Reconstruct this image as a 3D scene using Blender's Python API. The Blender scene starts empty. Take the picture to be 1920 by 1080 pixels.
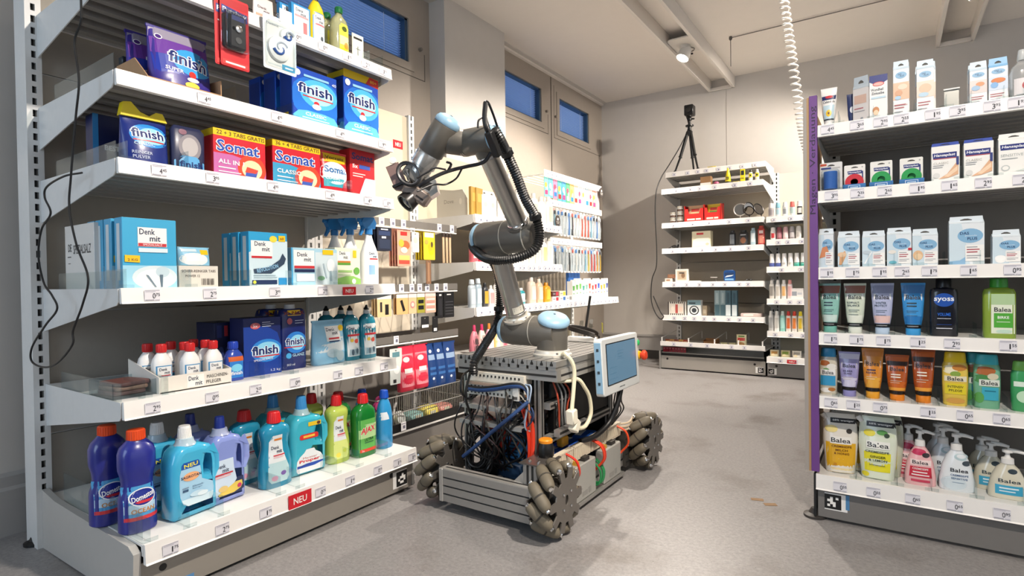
import bpy, bmesh, math, random
from mathutils import Matrix, Vector
from math import sin, cos, pi, radians
random.seed(7)
SC = bpy.context.scene
COL = SC.collection

# ------------------------------------------------------------------ camera
cam_d = bpy.data.cameras.new('camera')
cam_d.sensor_width = 36.0
cam_d.lens = 1049.4 / 1920 * 36.0
cam_d.clip_start = 0.02
cam = bpy.data.objects.new('camera', cam_d)
COL.objects.link(cam)
_y, _p, _r = radians(34.12), radians(-.742), radians(-.795)
_f = Vector((-sin(_y), cos(_y), 0)); _rt = Vector((cos(_y), sin(_y), 0)); _u = Vector((0, 0, 1))
_f2 = _f * cos(_p) + _u * sin(_p); _u2 = _u * cos(_p) - _f * sin(_p)
_r3 = _rt * cos(_r) + _u2 * sin(_r); _u3 = _u2 * cos(_r) - _rt * sin(_r)
cam.matrix_world = Matrix(((_r3.x, _u3.x, -_f2.x, 0), (_r3.y, _u3.y, -_f2.y, 0), (_r3.z, _u3.z, -_f2.z, .845), (0, 0, 0, 1)))
SC.camera = cam

# ------------------------------------------------------------------ world, exposure
W = bpy.data.worlds.new('dusk'); SC.world = W; W.use_nodes = True
_bg = W.node_tree.nodes['Background']
_bg.inputs[0].default_value = (.93, .96, 1.0, 1)  # neutral ambient standing in for the unseen lit room behind the camera
_bg.inputs[1].default_value = .66
SC.view_settings.view_transform = 'Standard'; SC.view_settings.look = 'None'
SC.view_settings.gamma = 1; SC.view_settings.use_curve_mapping = False
SC.view_settings.exposure = 0.2

# ------------------------------------------------------------------ ceiling spotlights (lamp heads are built with the tracks)
WARM = (1.0, .90, .79)
LAMPS = [  # position, aim, watts, cone deg, label
    ((-1.37, 4.55, 2.66), (-2.05, 3.7, .50), 300, 118, 'lit white spotlight on the ceiling channel, right of the clerestory windows'),
    ((.43, 4.62, 2.66), (-1.55, 5.3, 1.0), 270, 92, 'lit white spotlight at the top right of the ceiling'),
    ((.43, 2.55, 2.66), (-1.95, 2.85, 1.0), 360, 60, 'spotlight over the right shelves aimed at the lit toiletry unit'),
    ((.43, 1.15, 2.66), (-1.75, 1.2, .55), 290, 70, 'spotlight above and right of the camera aimed at the left shelves'),
    ((.43, .05, 2.66), (.10, 2.2, .75), 200, 66, 'spotlight behind the camera aimed at the right shelves'),
    ((-1.37, 1.9, 2.66), (-1.0, 1.55, .0), 60, 90, 'spotlight straight above the robot'),
]
# added bluish fill, daylight of an inferred unseen window behind the camera on the left
FILL = bpy.data.lights.new('shop_window_daylight', 'AREA'); FILL.shape = 'RECTANGLE'; FILL.size = 1.6; FILL.size_y = 2.0; FILL.energy = 42; FILL.color = (.62, .80, 1.0)
FILL_O = bpy.data.objects.new('shop_window_daylight', FILL); COL.objects.link(FILL_O)
FILL_O.location = (-1.5, -2.45, 1.5); FILL_O.rotation_euler = Vector((-.35, 1, -.05)).to_track_quat('-Z', 'Z').to_euler()

# ------------------------------------------------------------------ materials
_mc = {}
def lin(h):
    if not isinstance(h, str): return tuple(h)[:3]
    h = h.lstrip('#')
    if len(h) == 3: h = ''.join(c * 2 for c in h)
    o = []
    for i in (0, 2, 4):
        c = int(h[i:i + 2], 16) / 255
        o.append(c / 12.92 if c <= .04045 else ((c + .055) / 1.055) ** 2.4)
    return tuple(o)
def M(c, rough=.45, metal=0, trans=0, var=.0, scale=40, coat=0, emit=0, bump=0, key=None):
    k = key or (c if isinstance(c, str) else tuple(c), rough, metal, trans, var, scale, coat, emit, bump)
    if k in _mc: return _mc[k]
    m = bpy.data.materials.new('mat_%s' % (c if isinstance(c, str) else 'c'))
    m.use_nodes = True
    nt = m.node_tree; b = nt.nodes['Principled BSDF']; L = lin(c)
    b.inputs['Base Color'].default_value = (*L, 1)
    b.inputs['Roughness'].default_value = rough; b.inputs['Metallic'].default_value = metal
    b.inputs['Transmission Weight'].default_value = trans
    b.inputs['Coat Weight'].default_value = coat
    if emit:
        b.inputs['Emission Color'].default_value = (*L, 1); b.inputs['Emission Strength'].default_value = emit
    if var or bump:
        tc = nt.nodes.new('ShaderNodeTexCoord'); nz = nt.nodes.new('ShaderNodeTexNoise')
        nz.inputs['Scale'].default_value = scale; nz.inputs['Detail'].default_value = 4
        nt.links.new(tc.outputs['Object'], nz.inputs['Vector'])
        if var:
            mx = nt.nodes.new('ShaderNodeMix'); mx.data_type = 'RGBA'
            mx.inputs['A'].default_value = (*[max(0, x * (1 - var)) for x in L], 1)
            mx.inputs['B'].default_value = (*[min(1, x * (1 + var)) for x in L], 1)
            nt.links.new(nz.outputs['Fac'], mx.inputs['Factor']); nt.links.new(mx.outputs['Result'], b.inputs['Base Color'])
        if bump:
            bp = nt.nodes.new('ShaderNodeBump'); bp.inputs['Strength'].default_value = bump; bp.inputs['Distance'].default_value = .002
            nt.links.new(nz.outputs['Fac'], bp.inputs['Height']); nt.links.new(bp.outputs['Normal'], b.inputs['Normal'])
    _mc[k] = m
    return m
def clear_mat(c='ffffff', gloss=.12, rough=.05):
    k = ('clear', c, gloss, rough)
    if k in _mc: return _mc[k]
    m = bpy.data.materials.new('clear_plastic'); m.use_nodes = True; nt = m.node_tree
    nt.nodes.remove(nt.nodes['Principled BSDF']); out = nt.nodes['Material Output']
    t = nt.nodes.new('ShaderNodeBsdfTransparent'); t.inputs[0].default_value = (*lin(c), 1)
    g = nt.nodes.new('ShaderNodeBsdfGlossy'); g.inputs['Roughness'].default_value = rough
    g.inputs['Color'].default_value = (.9, .95, 1, 1)
    fr = nt.nodes.new('ShaderNodeLayerWeight'); fr.inputs[0].default_value = .25
    ad = nt.nodes.new('ShaderNodeMath'); ad.operation = 'MULTIPLY_ADD'; ad.use_clamp = True; ad.inputs[1].default_value = .22; ad.inputs[2].default_value = gloss * .3
    mx = nt.nodes.new('ShaderNodeMixShader')
    nt.links.new(fr.outputs['Facing'], ad.inputs[0]); nt.links.new(ad.outputs[0], mx.inputs[0])
    nt.links.new(t.outputs[0], mx.inputs[1]); nt.links.new(g.outputs[0], mx.inputs[2]); nt.links.new(mx.outputs[0], out.inputs[0])
    _mc[k] = m
    return m
def floor_mat():
    m = bpy.data.materials.new('linoleum'); m.use_nodes = True; nt = m.node_tree; b = nt.nodes['Principled BSDF']
    N = nt.nodes.new; K = nt.links.new
    tc = N('ShaderNodeTexCoord')
    def noise(sc, det, ro=.55):
        n = N('ShaderNodeTexNoise'); n.inputs['Scale'].default_value = sc; n.inputs['Detail'].default_value = det
        n.inputs['Roughness'].default_value = ro; K(tc.outputs['Object'], n.inputs['Vector']); return n
    def ramp(src, stops):
        r = N('ShaderNodeValToRGB'); e = r.color_ramp.elements
        e[0].position, e[0].color = stops[0][0], (*stops[0][1], 1); e[1].position, e[1].color = stops[-1][0], (*stops[-1][1], 1)
        for p, c in stops[1:-1]:
            x = e.new(p); x.color = (*c, 1)
        K(src, r.inputs[0]); return r
    base = ramp(noise(80, 6, .7).outputs['Fac'], [(.30, lin('7b7979')), (.5, lin('8c8988')), (.72, lin('9b9796'))])
    fleck = ramp(noise(210, 2).outputs['Fac'], [(.66, (1, 1, 1)), (.72, lin('8d8884'))])
    mul = N('ShaderNodeMix'); mul.data_type = 'RGBA'; mul.blend_type = 'MULTIPLY'; mul.inputs['Factor'].default_value = 1
    K(base.outputs[0], mul.inputs['A']); K(fleck.outputs[0], mul.inputs['B'])
    dirt = ramp(noise(2.3, 5, .6).outputs['Fac'], [(.52, (1, 1, 1)), (.78, lin('b0a598'))])
    mul2 = N('ShaderNodeMix'); mul2.data_type = 'RGBA'; mul2.blend_type = 'MULTIPLY'; mul2.inputs['Factor'].default_value = .9
    K(mul.outputs['Result'], mul2.inputs['A']); K(dirt.outputs[0], mul2.inputs['B'])
    K(mul2.outputs['Result'], b.inputs['Base Color'])
    b.inputs['Roughness'].default_value = .42
    return m
def stone_mat():   # cream back board with soft grey veins
    m = bpy.data.materials.new('veined_board'); m.use_nodes = True; nt = m.node_tree; b = nt.nodes['Principled BSDF']
    tc = nt.nodes.new('ShaderNodeTexCoord'); mp = nt.nodes.new('ShaderNodeMapping'); mp.inputs['Scale'].default_value = (1, 9, 1.6)
    mp.inputs['Rotation'].default_value = (.25, 0, 0)
    n = nt.nodes.new('ShaderNodeTexNoise'); n.inputs['Scale'].default_value = 3; n.inputs['Detail'].default_value = 5; n.inputs['Distortion'].default_value = .6
    r = nt.nodes.new('ShaderNodeValToRGB'); e = r.color_ramp.elements
    e[0].position = .36; e[0].color = (*lin('8d857a'), 1); e[1].position = .55; e[1].color = (*lin('d6cbb8'), 1)
    nt.links.new(tc.outputs['Object'], mp.inputs[0]); nt.links.new(mp.outputs[0], n.inputs['Vector'])
    nt.links.new(n.outputs['Fac'], r.inputs[0]); nt.links.new(r.outputs[0], b.inputs['Base Color'])
    b.inputs['Roughness'].default_value = .5
    return m

# ------------------------------------------------------------------ mesh building
_tc = {}
def curve_mesh(key, make):
    if key in _tc: return _tc[key]
    c = make(); o = bpy.data.objects.new('tmp', c); COL.objects.link(o)
    me = bpy.data.meshes.new_from_object(o)
    v = [tuple(x.co) for x in me.vertices]; f = [tuple(p.vertices) for p in me.polygons]
    bpy.data.objects.remove(o); bpy.data.curves.remove(c); bpy.data.meshes.remove(me)
    _tc[key] = (v, f)
    return v, f
def text_geo(s, bold=0.0, shear=0.0):
    def mk():
        c = bpy.data.curves.new('t', 'FONT'); c.body = s; c.size = 1; c.resolution_u = 2; c.offset = bold; c.shear = shear
        c.fill_mode = 'FRONT'
        return c
    v, f = curve_mesh(('t', s, bold, shear), mk)
    if not v: return [], []
    x0 = min(p[0] for p in v); x1 = max(p[0] for p in v); y0 = min(p[1] for p in v); y1 = max(p[1] for p in v)
    w = max(1e-6, x1 - x0); h = max(1e-6, y1 - y0)
    return [((p[0] - x0) / w - .5, (p[1] - y0) / h - .5) for p in v], f
def slab_geo(outlines, depth, bevel=0.0, res=2):
    """flat silhouette (holes allowed) in xz, thickness along y, rounded rim"""
    def mk():
        c = bpy.data.curves.new('s', 'CURVE'); c.dimensions = '2D'; c.fill_mode = 'BOTH'
        c.extrude = max(1e-5, depth / 2 - bevel); c.bevel_depth = bevel; c.bevel_resolution = res; c.offset = -bevel
        for pts in outlines:
            s = c.splines.new('POLY'); s.points.add(len(pts) - 1); s.use_cyclic_u = True
            for i, p in enumerate(pts): s.points[i].co = (p[0], p[1], 0, 1)
        return c
    v, f = curve_mesh(('s', str(outlines), depth, bevel, res), mk)
    return [(p[0], -p[2], p[1]) for p in v], f
def rrect(x0, z0, x1, z1, r, n=4):
    o = []
    for cx, cz, a in ((x1 - r, z0 + r, -90), (x1 - r, z1 - r, 0), (x0 + r, z1 - r, 90), (x0 + r, z0 + r, 180)):
        for i in range(n + 1):
            t = radians(a + 90 * i / n); o.append((cx + r * cos(t), cz + r * sin(t)))
    return o
def ell(cx, cz, rx, rz, n=20):
    return [(cx + rx * cos(2 * pi * i / n), cz + rz * sin(2 * pi * i / n)) for i in range(n)]
def spline(pts, n=6, closed=False):
    P = [Vector(p) for p in pts]; o = []
    if len(P) < 3 and not closed: return P
    N = len(P); R = range(N if closed else N - 1)
    for i in R:
        p0 = P[(i - 1) % N] if closed or i > 0 else P[0] * 2 - P[1]
        p1 = P[i]; p2 = P[(i + 1) % N]
        p3 = P[(i + 2) % N] if closed or i + 2 < N else P[-1] * 2 - P[-2]
        for k in range(n):
            t = k / n
            o.append(.5 * (2 * p1 + (p2 - p0) * t + (2 * p0 - 5 * p1 + 4 * p2 - p3) * t * t + (3 * p1 - p0 - 3 * p2 + p3) * t ** 3))
    if not closed: o.append(P[-1])
    return o

class MB:
    def __init__(s, mat=None):
        s.v = []; s.f = []; s.mi = []; s.mats = []; s.T = None; s.cur = mat
    def ix(s, m):
        m = m or s.cur
        if m not in s.mats: s.mats.append(m)
        return s.mats.index(m)
    def add(s, vs, fs, m=None):
        b = len(s.v); i = s.ix(m)
        if s.T is not None: vs = [tuple(s.T @ Vector(p)) for p in vs]
        s.v += [tuple(p) for p in vs]
        for f in fs: s.f.append(tuple(b + k for k in f)); s.mi.append(i)
        return s
    def box(s, x0, y0, z0, x1, y1, z1, m=None):
        vs = [(x, y, z) for z in (z0, z1) for y in (y0, y1) for x in (x0, x1)]
        return s.add(vs, [(0, 2, 3, 1), (4, 5, 7, 6), (0, 1, 5, 4), (2, 6, 7, 3), (0, 4, 6, 2), (1, 3, 7, 5)], m)
    def cbox(s, x0, y0, z0, x1, y1, z1, c, m=None):     # chamfered box
        vs = []; idx = {}
        for a, x in enumerate((x0, x1)):
            for b_, y in enumerate((y0, y1)):
                for d, z in enumerate((z0, z1)):
                    sx, sy, sz = (c if a == 0 else -c), (c if b_ == 0 else -c), (c if d == 0 else -c)
                    for k, p in enumerate(((x, y + sy, z + sz), (x + sx, y, z + sz), (x + sx, y + sy, z))):
                        idx[a, b_, d, k] = len(vs); vs.append(p)
        I = idx; fs = []
        for a in (0, 1):
            fs.append([I[a, 0, 0, 0], I[a, 0, 1, 0], I[a, 1, 1, 0], I[a, 1, 0, 0]])
            fs.append([I[0, a, 0, 1], I[1, a, 0, 1], I[1, a, 1, 1], I[0, a, 1, 1]])
            fs.append([I[0, 0, a, 2], I[0, 1, a, 2], I[1, 1, a, 2], I[1, 0, a, 2]])
            for b_ in (0, 1):
                fs.append([I[0, a, b_, 1], I[1, a, b_, 1], I[1, a, b_, 2], I[0, a, b_, 2]])
                fs.append([I[a, 0, b_, 0], I[a, 1, b_, 0], I[a, 1, b_, 2], I[a, 0, b_, 2]])
                fs.append([I[a, b_, 0, 0], I[a, b_, 1, 0], I[a, b_, 1, 1], I[a, b_, 0, 1]])
                for d in (0, 1): fs.append([I[a, b_, d, 0], I[a, b_, d, 1], I[a, b_, d, 2]])
        return s.add(vs, fs, m)
    def loft(s, secs, n=20, m=None, caps=True):
        """secs: (z, half width, half depth, power, cx, cy)"""
        vs = []; fs = []
        for q in secs:
            z, hw, hd = q[:3]; p = q[3] if len(q) > 3 else 2; cx = q[4] if len(q) > 4 else 0; cy = q[5] if len(q) > 5 else 0
            for i in range(n):
                t = 2 * pi * (i + .5) / n; c_, s_ = cos(t), sin(t)
                vs.append((cx + hw * math.copysign(abs(c_) ** (2 / p), c_), cy + hd * math.copysign(abs(s_) ** (2 / p), s_), z))
        for k in range(len(secs) - 1):
            for i in range(n):
                j = (i + 1) % n; a = k * n
                fs.append((a + i, a + j, a + n + j, a + n + i))
        if caps:
            fs.append(tuple(range(n - 1, -1, -1))); a = (len(secs) - 1) * n; fs.append(tuple(range(a, a + n)))
        return s.add(vs, fs, m)
    def sweep(s, pts, r, n=8, m=None, caps=True, closed=False):
        P = [Vector(p) for p in pts]; N = len(P); vs = []; fs = []
        T = []
        for i in range(N):
            if closed: t = P[(i + 1) % N] - P[i - 1]
            else: t = P[min(N - 1, i + 1)] - P[max(0, i - 1)]
            T.append(t.normalized() if t.length > 1e-9 else Vector((0, 0, 1)))
        up = Vector((0, 0, 1)) if abs(T[0].z) < .9 else Vector((1, 0, 0))
        a = T[0].cross(up).normalized()
        for i in range(N):
            a = (a - T[i] * a.dot(T[i])); a = a.normalized() if a.length > 1e-6 else T[i].orthogonal().normalized()
            b = T[i].cross(a); rr = r(i / (N - 1)) if callable(r) else r
            for k in range(n):
                t = 2 * pi * k / n; vs.append(tuple(P[i] + (a * cos(t) + b * sin(t)) * rr))
        for i in range(N if closed else N - 1):
            j0 = i * n; j1 = ((i + 1) % N) * n
            for k in range(n): fs.append((j0 + k, j0 + (k + 1) % n, j1 + (k + 1) % n, j1 + k))
        if caps and not closed:
            fs.append(tuple(range(n - 1, -1, -1))); fs.append(tuple(range((N - 1) * n, N * n)))
        return s.add(vs, fs, m)
    def cyl(s, p0, p1, r0, r1=None, n=20, m=None, caps=True):
        r1 = r0 if r1 is None else r1
        return s.sweep([p0, p1], lambda t: r0 + (r1 - r0) * t, n, m, caps)
    def rev(s, p0, d, prof, n=24, m=None):     # solid of revolution about p0 + t*d ; prof (t, r)
        d = Vector(d).normalized(); a = d.orthogonal().normalized(); b = d.cross(a); p0 = Vector(p0); vs = []; fs = []
        for t, r in prof:
            for k in range(n):
                w = 2 * pi * k / n; vs.append(tuple(p0 + d * t + (a * cos(w) + b * sin(w)) * r))
        for i in range(len(prof) - 1):
            for k in range(n): fs.append((i * n + k, i * n + (k + 1) % n, (i + 1) * n + (k + 1) % n, (i + 1) * n + k))
        fs.append(tuple(range(n - 1, -1, -1))); q = (len(prof) - 1) * n; fs.append(tuple(range(q, q + n)))
        return s.add(vs, fs, m)
    def slab(s, outlines, depth, bevel=0, m=None, y=0, res=2):
        v, f = slab_geo(outlines, depth, bevel, res)
        return s.add([(p[0], p[1] + y, p[2]) for p in v], f, m)
    def prism(s, poly, h0, h1, axis='y', m=None):    # convex/concave polygon extruded along an axis
        n = len(poly)
        def P(a, b, h): return {'y': (a, h, b), 'x': (h, a, b), 'z': (a, b, h)}[axis]
        vs = [P(a, b, h0) for a, b in poly] + [P(a, b, h1) for a, b in poly]
        fs = [tuple(range(n)), tuple(range(2 * n - 1, n - 1, -1))] + [(i, i + n, (i + 1) % n + n, (i + 1) % n) for i in range(n)]
        return s.add(vs, fs, m)

ALL = {}
def obj(name, mb, parent=None, loc=(0, 0, 0), rot=(0, 0, 0), smooth=40):
    me = bpy.data.meshes.new(name); me.from_pydata(mb.v, [], mb.f)
    for m in mb.mats: me.materials.append(m)
    if len(mb.mats) > 1: me.polygons.foreach_set('material_index', mb.mi)
    bm = bmesh.new(); bm.from_mesh(me); bmesh.ops.recalc_face_normals(bm, faces=bm.faces); bm.to_mesh(me); bm.free()
    if smooth:
        me.polygons.foreach_set('use_smooth', [True] * len(me.polygons)); me.set_sharp_from_angle(angle=radians(smooth))
    me.update()
    return link(name, me, parent, loc, rot)
def flat(name, mb, parent=None, loc=(0, 0, 0), rot=(0, 0, 0)):      # prints: normals untouched
    me = bpy.data.meshes.new(name); me.from_pydata(mb.v, [], mb.f)
    for m in mb.mats: me.materials.append(m)
    if len(mb.mats) > 1: me.polygons.foreach_set('material_index', mb.mi)
    me.update()
    return link(name, me, parent, loc, rot)
def link(name, me, parent=None, loc=(0, 0, 0), rot=(0, 0, 0)):
    o = bpy.data.objects.new(name, me); COL.objects.link(o)
    o.location = loc; o.rotation_euler = rot
    if parent is not None: o.parent = parent
    return o
def tag(o, label, cat, group=None):
    o['label'] = label; o['category'] = cat
    if group: o['group'] = group
    return o
def thing(name, label, cat, loc=(0, 0, 0), rz=0, group=None):
    o = bpy.data.objects.new(name, None); COL.objects.link(o); o.empty_display_size = .05
    o.location = loc; o.rotation_euler = (0, 0, rz)
    return tag(o, label, cat, group)
def struct(name, mb, parent=None, smooth=0):
    o = obj(name, mb, parent, smooth=smooth)
    o['kind'] = 'structure'
    return o
def dup(root, loc, rz=None, label=None, group=None):
    r = root.copy(); COL.objects.link(r); r.location = loc
    if rz is not None: r.rotation_euler = (0, 0, rz)
    if label: r['label'] = label
    if group: r['group'] = group
    for ch in root.children:
        c = ch.copy(); COL.objects.link(c); c.parent = r
        for g in ch.children:
            d = g.copy(); COL.objects.link(d); d.parent = c
    return r

# prints: flat artwork laid on a front face. u, v in 0..1 of a w x h field, y0(x, z) gives the surface
def printed(items, w, h, surf=None, back=0.0, z0=0.0, seg=8, rough=.35):
    mb = MB(); e = .0004
    surf = surf or (lambda x, z: back)
    def put(pts, faces, c, k):
        vs = []
        for u, v in pts:
            u = min(1.0, max(0.0, u)); v = min(1.0, max(0.0, v))
            x = (u - .5) * w; z = v * h + z0
            vs.append((x, surf(x, z) - e - .00022 * k, z))
        mb.add(vs, faces, M(c, rough) if isinstance(c, str) else c)
    def rows(rs, c, k, m):
        pts = []; fs = []
        for v, a, b in rs:
            for i in range(m + 1): pts.append((a + (b - a) * i / m, v))
        for j in range(len(rs) - 1):
            for i in range(m):
                q = j * (m + 1) + i; fs.append((q, q + 1, q + m + 2, q + m + 1))
        put(pts, fs, c, k)
    m = seg
    for k, it in enumerate(items):
        t = it[0]
        if t == 'r':
            _, u0, v0, u1, v1, c = it
            nr = max(1, seg); rows([(v0 + (v1 - v0) * i / nr, u0, u1) for i in range(nr + 1)], c, k, m)
        elif t == 'e':
            _, cu, cv, ru, rv, c = it
            R = []
            for i in range(13):
                a = -pi / 2 + pi * i / 12; R.append((cv + rv * sin(a), cu - ru * cos(a), cu + ru * cos(a)))
            rows(R, c, k, max(2, m))
        elif t == 'q':          # free rows (v, u0, u1)
            rows(it[1], it[2], k, m)
        elif t == 'p':
            n = len(it[1]); put(it[1], [tuple(range(n))], it[2], k)
        elif t == 't':
            _, s, cu, cv, tw, th, c = it[:7]
            o = it[7] if len(it) > 7 else {}
            v, f = text_geo(s, o.get('b', 0.0), o.get('s', 0.0)); a = radians(o.get('a', 0))
            P = []
            for x, y in v:
                X = x * tw * w; Y = y * th * h
                P.append((cu + (X * cos(a) - Y * sin(a)) / w, cv + (X * sin(a) + Y * cos(a)) / h))
            put(P, f, c, k)
    return mb

WHITE = M('e9e7e3', .4, var=.03); STEEL = M('d8d8d6', .38, var=.04, bump=.02)
GREY = M('8f8d89', .45, var=.05); DARK = M('141414', .5); BLACK = M('0b0b0c', .42, coat=.1)
PANEL = M('a29c92', .55, var=.04)
ALU = M('b4b3b0', .34, metal=.85, var=.06, scale=60)
ALU_D = M('6d6c6a', .4, metal=.7)
CHROME = M('d9d9d9', .15, metal=1)
CLEAR = clear_mat('f2f6f6', .10)
PAPER = M('f4f3f0', .5)

# ================================================================== the room
WALL = M('c6c1bb', .75, var=.03, scale=14, bump=.08); DOORM = M('a0968b', .5, var=.03)
CEIL = M('e4ddd5', .8, var=.02, scale=10, bump=.05)
mb = MB(floor_mat()); mb.box(-2.7, -2.6, -.05, 3.6, 5.9, 0); struct('floor', mb)
mb = MB(CEIL); mb.box(-2.8, -2.6, 2.8, 3.6, 5.9, 2.86); struct('ceiling', mb)
mb = MB(WALL)
mb.box(-2.80, -2.6, 0, -2.52, 1.25, 2.8); mb.box(-2.80, 2.94, 0, -2.52, 3.66, 2.8)
mb.box(-2.80, 1.25, 2.785, -2.52, 2.94, 2.8); mb.box(-2.80, 3.66, 2.79, -2.60, 5.75, 2.8)
struct('wall_left', mb)
mb = MB(WALL); mb.box(-2.80, 5.75, 0, 3.6, 5.85, 2.8); wb = struct('wall_back', mb)
mb = MB(WALL); mb.box(-2.8, -2.7, 0, 3.6, -2.6, 2.8); struct('wall_front', mb)
mb = MB(M('b0aaa4', .7)); mb.box(-1.33, 5.747, 1.9, -1.327, 5.75, 2.74); obj('wall_seam', mb, wb, smooth=0)

def blind_window(n, y0, y1, z0, z1):
    r = bpy.data.objects.new('window_%d' % n, None); COL.objects.link(r); r.location = (-2.66, (y0 + y1) / 2, z0); r['kind'] = 'structure'
    L = (2.66, -(y0 + y1) / 2, -z0)
    fr = MB(M('35506b', .4))
    t = .012
    fr.box(-2.73, y0, z1 - t, -2.665, y1, z1); fr.box(-2.73, y0, z0, -2.665, y1, z0 + t)
    fr.box(-2.73, y0, z0, -2.665, y0 + t, z1); fr.box(-2.73, y1 - t * 2, z0, -2.665, y1, z1)
    obj('window_frame', fr, r, L, smooth=0)
    gl = MB(clear_mat('b4d4fa', .05)); gl.box(-2.725, y0 + t, z0 + t, -2.721, y1 - t * 2, z1 - t); obj('pane', gl, r, L, smooth=0)  # blue of the daylight outside is put into the pane tint
    sl = MB(M('a4c4ec', .5)); k = int((z1 - z0 - 2 * t) / .0165)  # slats coloured blue for the same outside light
    for i in range(k):
        z = z0 + t + .008 + i * .0165
        sl.add([(-2.716, y0 + t, z - .0032), (-2.716, y1 - 2 * t, z - .0032), (-2.702, y1 - 2 * t, z + .0032), (-2.702, y0 + t, z + .0032)], [(0, 1, 2, 3)])
    b = obj('blind_slats', sl, r, L, smooth=0); b['kind'] = 'stuff'
    for f in (.18, .82):
        cd = MB(M('dfe4ea', .6)); yy = y0 + (y1 - y0) * f; cd.cyl((-2.7, yy, z0 + t), (-2.7, yy, z1 - t), .0012, n=6); obj('blind_cord', cd, r, L)
def door(n, y0, y1, win, hinge_y):
    wy0, wy1, wz0, wz1 = win
    mb = MB(DOORM); x0, x1 = -2.74, -2.66
    mb.box(x0, y0, 0, x1, y1, wz0); mb.box(x0, y0, wz1, x1, y1, 2.785); mb.box(x0, y0, wz0, x1, wy0, wz1); mb.box(x0, wy1, wz0, x1, y1, wz1)
    d = struct('door_%d' % n, mb)
    g = MB(M('4b4640', .6))
    for a, b, c, e in ((y0 + .05, wz0 - .085, y1 - .05, wz0 - .080), (y1 - .055, wz0 - .085, y1 - .05, wz0 + .10), (y0 + .05, wz0 - .085, y0 + .055, wz1 + .1)):
        g.box(x1 - .002, a, b, x1 + .0012, c, e)
    g.box(x1 - .002, y0, 0, x1 + .001, y0 + .004, 2.785)
    obj('sash_joint', g, d, smooth=0)
    h = MB(M('7b746c', .4)); h.cyl((x1, hinge_y, wz0 + .12), (x1 + .02, hinge_y, wz0 + .12), .012, n=12); obj('latch_knob', h, d)
    fr = MB(DOORM)      # raised casement rim
    fr.box(x1, wy0 - .05, wz0 - .05, x1 + .008, wy1 + .05, wz0); fr.box(x1, wy0 - .05, wz1, x1 + .008, wy1 + .05, wz1 + .05)
    fr.box(x1, wy0 - .05, wz0, x1 + .008, wy0, wz1); fr.box(x1, wy1, wz0, x1 + .008, wy1 + .05, wz1); obj('casement', fr, d, smooth=0)
    blind_window(n, wy0, wy1, wz0, wz1)
door(1, 1.26, 2.94, (1.75, 2.73, 2.31, 2.60), 2.84)
door(2, 3.66, 4.62, (3.81, 4.44, 2.30, 2.605), 4.53)
door(3, 4.63, 5.75, (4.78, 5.415, 2.29, 2.605), 4.70)
BB = M('a5a29f', .5, var=.03)
mb = MB(BB); mb.prism([(-2.52, 0), (-2.49, 0), (-2.49, .155), (-2.50, .165), (-2.50, .20), (-2.52, .21)], -2.6, 1.25, 'y')
mb.v = [(v[0], v[1], v[2]) for v in mb.v]; struct('baseboard_left', mb)
mb = MB(BB); mb.box(-2.66, 5.72, .09, 2.5, 5.75, .255); mb.box(-2.66, 5.71, .235, 2.5, 5.75, .245); mb.box(-2.66, 5.735, 0, 2.5, 5.75, .09, M('3c3a38', .7)); struct('baseboard_back', mb)
mb = MB(CEIL); mb.box(-2.66, 3.66, 2.772, -2.635, 5.75, 2.8); struct('trim_1', mb)

# ------------------------------------------------------------------ ceiling: light channels, spotlights, cable
FIN = M('dcd6cf', .6)
def channel(x0, x1, y0, y1, plates, label):
    r = thing('light_channel', label, 'ceiling fixture', ((x0 + x1) / 2, y1, 2.8))
    L = (-(x0 + x1) / 2, -y1, -2.8)
    for x in (x0, x1):
        f = MB(FIN); f.box(x - .012, y0, 2.69, x + .012, y1 - .002, 2.799); obj('fin', f, r, L, smooth=0)
    for y in plates:
        p = MB(M('d5d0c9', .5)); p.slab([rrect(x0 + .014, y - .16, x1 - .014, y + .16, .03)], .012, .002)
        p.v = [(v[0], v[2], 2.725 + v[1]) for v in p.v]; obj('mounting_plate', p, r, L)
        q = MB(M('8c8680', .5)); xm = (x0 + x1) / 2
        q.sweep([(xm + .05 * cos(a), y + .09 + .05 * sin(a), 2.716) for a in [2 * pi * i / 20 for i in range(20)]], .005, 6, closed=True); obj('aperture_ring', q, r, L)
    e = MB(FIN); e.box(x0, y1 - .03, 2.69, x1, y1 - .01, 2.72); obj('end_bar', e, r, L, smooth=0)
    return r
channel(-1.48, -1.26, -1.0, 5.75, (4.55, 1.9), 'long white ceiling light channel of two fins running to the back wall')
channel(.32, .54, -1.0, 5.75, (4.62, 2.55, 1.15, .05), 'second white ceiling light channel, at the top right corner above the right shelves')
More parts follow.
